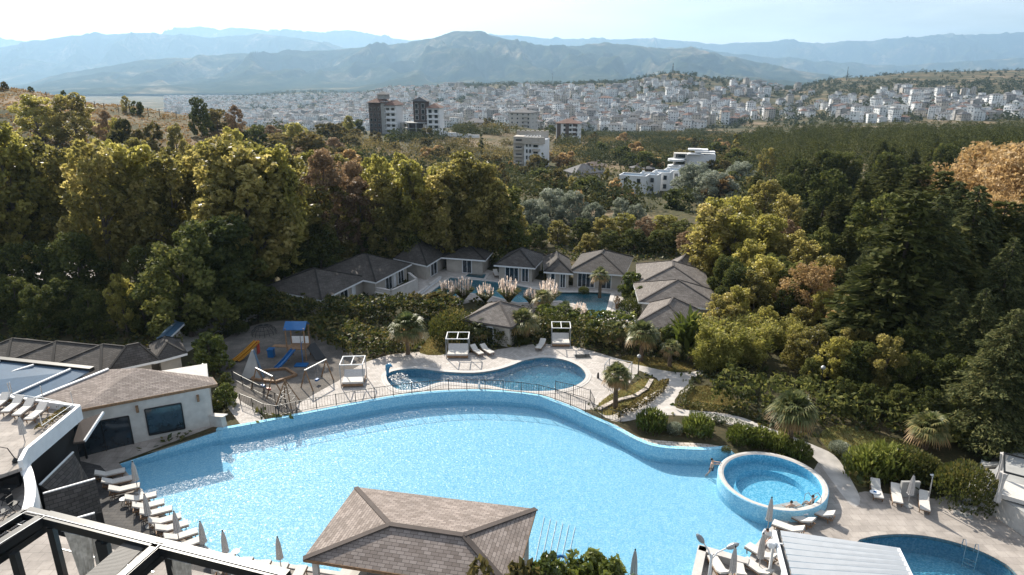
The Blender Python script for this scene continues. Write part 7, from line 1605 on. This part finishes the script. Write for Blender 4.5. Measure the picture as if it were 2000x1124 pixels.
# ------------------------------------------------------------------ people
def body(verts, edges, rad, name, mname, parent, root=0):
    me = bpy.data.meshes.new(name); me.from_pydata(verts, edges, []); me.materials.append(M[mname]); o = link(name, me, parent)
    md = o.modifiers.new('skin', 'SKIN'); 
    for i, r_ in enumerate(rad): me.skin_vertices[0].data[i].radius = (r_, r_) if not isinstance(r_, tuple) else r_
    for i in range(len(verts)): me.skin_vertices[0].data[i].use_root = (i == root)
    o.modifiers.new('sub', 'SUBSURF').levels = 1; o.modifiers['sub'].render_levels = 2
    for p in me.polygons: p.use_smooth = True
    md.use_smooth_shade = True; return o
def person(label, loc, rz, J, cloth=None, clothmat='whitecloth', hair=.11, group=None):
    """J: joint positions dict: pelvis chest neck head, sh/el/wr/ha L R, hip/kn/an/fo L R"""
    t = thing('person', label, 'person', loc, rz, group); names = list(J); idx = {n_: i for i, n_ in enumerate(names)}
    E = [('pelvis', 'waist'), ('waist', 'chest'), ('chest', 'neck'), ('neck', 'head'), ('head', 'crown')]
    for s in 'LR': E += [('chest', 'sh'+s), ('sh'+s, 'el'+s), ('el'+s, 'wr'+s), ('wr'+s, 'ha'+s), ('pelvis', 'hip'+s), ('hip'+s, 'kn'+s), ('kn'+s, 'an'+s), ('an'+s, 'fo'+s)]
    rad = dict(pelvis=.14, waist=.125, chest=.15, neck=.055, head=.095, crown=.075, sh=.062, el=.043, wr=.03, ha=.035, hip=.095, kn=.06, an=.04, fo=.04)
    V = [J[n_] for n_ in names]; Rr = [rad.get(n_, rad.get(n_[:-1], .05)) for n_ in names]
    fl = []; Ed = [(idx[a], idx[b]) for a, b in E]
    # fingers
    for s in 'LR':
        w_ = Vector(J['wr'+s]); h_ = Vector(J['ha'+s]); d = (h_-w_).normalized(); sd_ = d.cross(Vector((0, 0, 1))).normalized() if abs(d.z) < .95 else Vector((1, 0, 0))
        for k, (off, ln) in enumerate(((-.03, .075), (-.01, .085), (.01, .08), (.03, .065))):
            V.append(tuple(h_+sd_*off+d*.03)); Rr.append(.011); V.append(tuple(h_+sd_*off+d*(.03+ln)+Vector((0, 0, -.02)))); Rr.append(.008); Ed += [(idx['ha'+s], len(V)-2), (len(V)-2, len(V)-1)]
        V.append(tuple(h_-sd_*.05-d*.01)); Rr.append(.011); V.append(tuple(h_-sd_*.07+d*.03)); Rr.append(.009); Ed += [(idx['ha'+s], len(V)-2), (len(V)-2, len(V)-1)]
    body(V, Ed, Rr, 'body', 'skin', t, idx['pelvis'])
    hd = Vector(J['head']); cr = Vector(J['crown']); up = (cr-hd).normalized(); f_ = Vector((0, -1, 0)); f_ = (f_-up*f_.dot(up)).normalized(); sd_ = up.cross(f_)
    mb = MB(); c = hd+up*.05-f_*.02
    for i in range(6):
        for k in range(12):
            th = i/5*math.pi*.58; ph = 2*math.pi*k/12; v = up*math.cos(th)*hair*1.15+(f_*math.cos(ph)*(.98 if math.cos(ph) < .3 else .8)+sd_*math.sin(ph)*.9)*math.sin(th)*hair; mb.v.append(tuple(c+v))
    for i in range(5):
        for k in range(12): mb.f.append([i*12+k, i*12+(k+1) % 12, (i+1)*12+(k+1) % 12, (i+1)*12+k]); mb.mi.append(0); mb.uv.append(None)
    mb.build('hair', 'hair', t, True)
    # face: nose, eyes, ears, mouth
    mb = MB(); p = hd+f_*.095; mb.hexa([p-sd_*.015-up*.02, p+sd_*.015-up*.02, p+sd_*.01+up*.03, p-sd_*.01+up*.03], [p-sd_*.01-up*.02+f_*.025, p+sd_*.01-up*.02+f_*.025, p+sd_*.005+up*.03+f_*.005, p-sd_*.005+up*.03+f_*.005]); mb.build('nose', 'skin', t)
    mb = MB()
    for s in (-1, 1): q = hd+f_*.09+sd_*.033*s+up*.025; mb.box(q.x, q.y, q.z, .02, .015, .012)
    mb.build('eyes', 'hair', t); mb = MB(); q = hd+f_*.09-up*.045; mb.box(q.x, q.y, q.z, .045, .012, .01); mb.build('mouth', 'redplastic', t)
    for s in (-1, 1): mb = MB(); q = hd+sd_*.098*s; mb.box(q.x, q.y, q.z, .02, .03, .05); mb.build('ear', 'skin', t)
    if cloth:
        for nm, parts, m_, gr in cloth:
            V = []; Rr = []; Ed = []
            ix = {}
            for pth in parts:
                for a in pth:
                    if a not in ix: ix[a] = len(V); V.append(J[a]); Rr.append(rad.get(a, rad.get(a[:-1], .05))+gr)
                Ed += [(ix[a], ix[b]) for a, b in zip(pth[:-1], pth[1:])]
            body(V, Ed, Rr, nm, m_, t, 0)
    return t
def stand(**k):
    J = dict(pelvis=(0, 0, .92), waist=(0, 0, 1.08), chest=(0, 0, 1.32), neck=(0, 0, 1.48), head=(0, -.02, 1.6), crown=(0, -.01, 1.7),
             shL=(.18, 0, 1.4), elL=(.25, .02, 1.12), wrL=(.27, -.08, .88), haL=(.27, -.1, .81), shR=(-.18, 0, 1.4), elR=(-.25, .02, 1.12), wrR=(-.27, -.08, .88), haR=(-.27, -.1, .81),
             hipL=(.1, 0, .86), knL=(.11, -.02, .47), anL=(.11, 0, .09), foL=(.12, -.15, .04), hipR=(-.1, 0, .86), knR=(-.11, -.02, .47), anR=(-.11, 0, .09), foR=(-.12, -.15, .04)); J.update(k); return J
# man in white shirt, leaning towards the pool wall
man = P(1497,1068,-.8)
J = stand(waist=(0, -.05, 1.06), chest=(0, -.2, 1.26), neck=(0, -.3, 1.4), head=(0, -.38, 1.48), crown=(0, -.42, 1.58), shL=(.18, -.24, 1.33), elL=(.24, -.42, 1.1), wrL=(.14, -.6, .95), haL=(.1, -.66, .93), shR=(-.18, -.24, 1.33), elR=(-.26, -.4, 1.1), wrR=(-.18, -.58, .93), haR=(-.14, -.65, .91))
person('man in a loose white shirt bending over by the curved pool wall', man, R(-35), J, [('shirt', [('pelvis', 'waist', 'chest', 'shL', 'elL'), ('chest', 'shR', 'elR')], 'whitecloth', .035), ('trousers', [('pelvis', 'hipL', 'knL'), ('pelvis', 'hipR', 'knR')], 'greyfabric', .022)])
# swimmer holding the whirlpool rim
J = stand(shL=(.18, -.05, 1.4), elL=(.2, -.28, 1.42), wrL=(.16, -.48, 1.5), haL=(.16, -.56, 1.5), shR=(-.18, -.05, 1.4), elR=(-.2, -.28, 1.42), wrR=(-.16, -.48, 1.5), haR=(-.16, -.56, 1.5), head=(0, .0, 1.6), crown=(0, .03, 1.7), knL=(.12, .12, .5), anL=(.12, .3, .15), foL=(.12, .3, .02), knR=(-.12, .15, .5), anR=(-.1, .36, .2), foR=(-.1, .38, .06))
vd = (JC-P(1396,905,0)).normalized(); sw = JC-vd*(JR+.56); person('dark haired swimmer holding on to the outside of the whirlpool rim', (sw.x, sw.y, -1.4), math.atan2(vd.x, -vd.y), J, [('swim_trunks', [('pelvis', 'hipL'), ('pelvis', 'hipR')], 'swim', .02)])
# two bathers in the whirlpool
def seated(**k):
    J = dict(pelvis=(0, 0, .0), waist=(0, .03, .16), chest=(0, .05, .4), neck=(0, .03, .56), head=(0, 0, .68), crown=(0, .0, .78), shL=(.18, .05, .48), elL=(.34, .0, .32), wrL=(.5, .05, .46), haL=(.56, .05, .48), shR=(-.18, .05, .48), elR=(-.34, 0, .32), wrR=(-.48, .05, .46), haR=(-.54, .05, .48),
             hipL=(.1, -.05, -.02), knL=(.13, -.45, .05), anL=(.13, -.6, -.3), foL=(.13, -.72, -.34), hipR=(-.1, -.05, -.02), knR=(-.13, -.45, .05), anR=(-.13, -.6, -.3), foR=(-.13, -.72, -.34)); J.update(k); return J
for (x, y, lb, m_) in ((1546,984,'bather in a white top sitting at the near rim of the whirlpool', 'whitecloth'), (1590,974,'bather lying back in dark swimwear at the right rim of the whirlpool', 'swim')):
    p = P(x, y, .2); v = (p-JC); v.z = 0; v = v.normalized(); p = JC+v*(JR-.72); p.z = -.42
    person(lb, p, math.atan2(-v.x, v.y)+math.pi*0, seated(), [('swim_top', [('waist', 'chest')], m_, .02), ('swim_bottom', [('pelvis', 'hipL'), ('pelvis', 'hipR')], m_, .015)])
# bathers behind the bottom bush
t = thing('swim_ring', 'blue inflatable ring behind the bottom bushes', 'swim ring', P(1096,1096,WZ+.02)); mb = MB(); mb.tube([(math.cos(a)*.35, math.sin(a)*.35, .08) for a in np.linspace(0, 6.2832, 17)], .1, 8, False); mb.build('ring', 'blueplastic', t, True)
# sofas on the villa porches
for x, y, rz_, lb in ((920,527,0,'blue grey sofa on the porch of the small low wing'), (1006,538,0,'blue grey sofa on the porch of the far middle villa'), (1180,550,0,'pale sofa under the eave of the far right villa'), (668,575,1.2,'pale armchair on the deck of the front left villa')):
    t = thing('sofa', lb, 'sofa', G(x, y), rz_); mb = MB(); mb.box(0, 0, .22, 2.0, .8, .3); mb.build('base', 'greymetal', t)
    for s in (-.5, .5): mb = MB(); mb.box(s, -.05, .45, .92, .66, .14); mb.build('cushion', 'whitecloth', t)
    mb = MB(); mb.box(0, .36, .6, 2.0, .14, .5); mb.build('backrest', 'greyfabric', t)
    for s in (-1.02, 1.02): mb = MB(); mb.box(s, 0, .45, .12, .8, .4); mb.build('armrest', 'greyfabric', t)
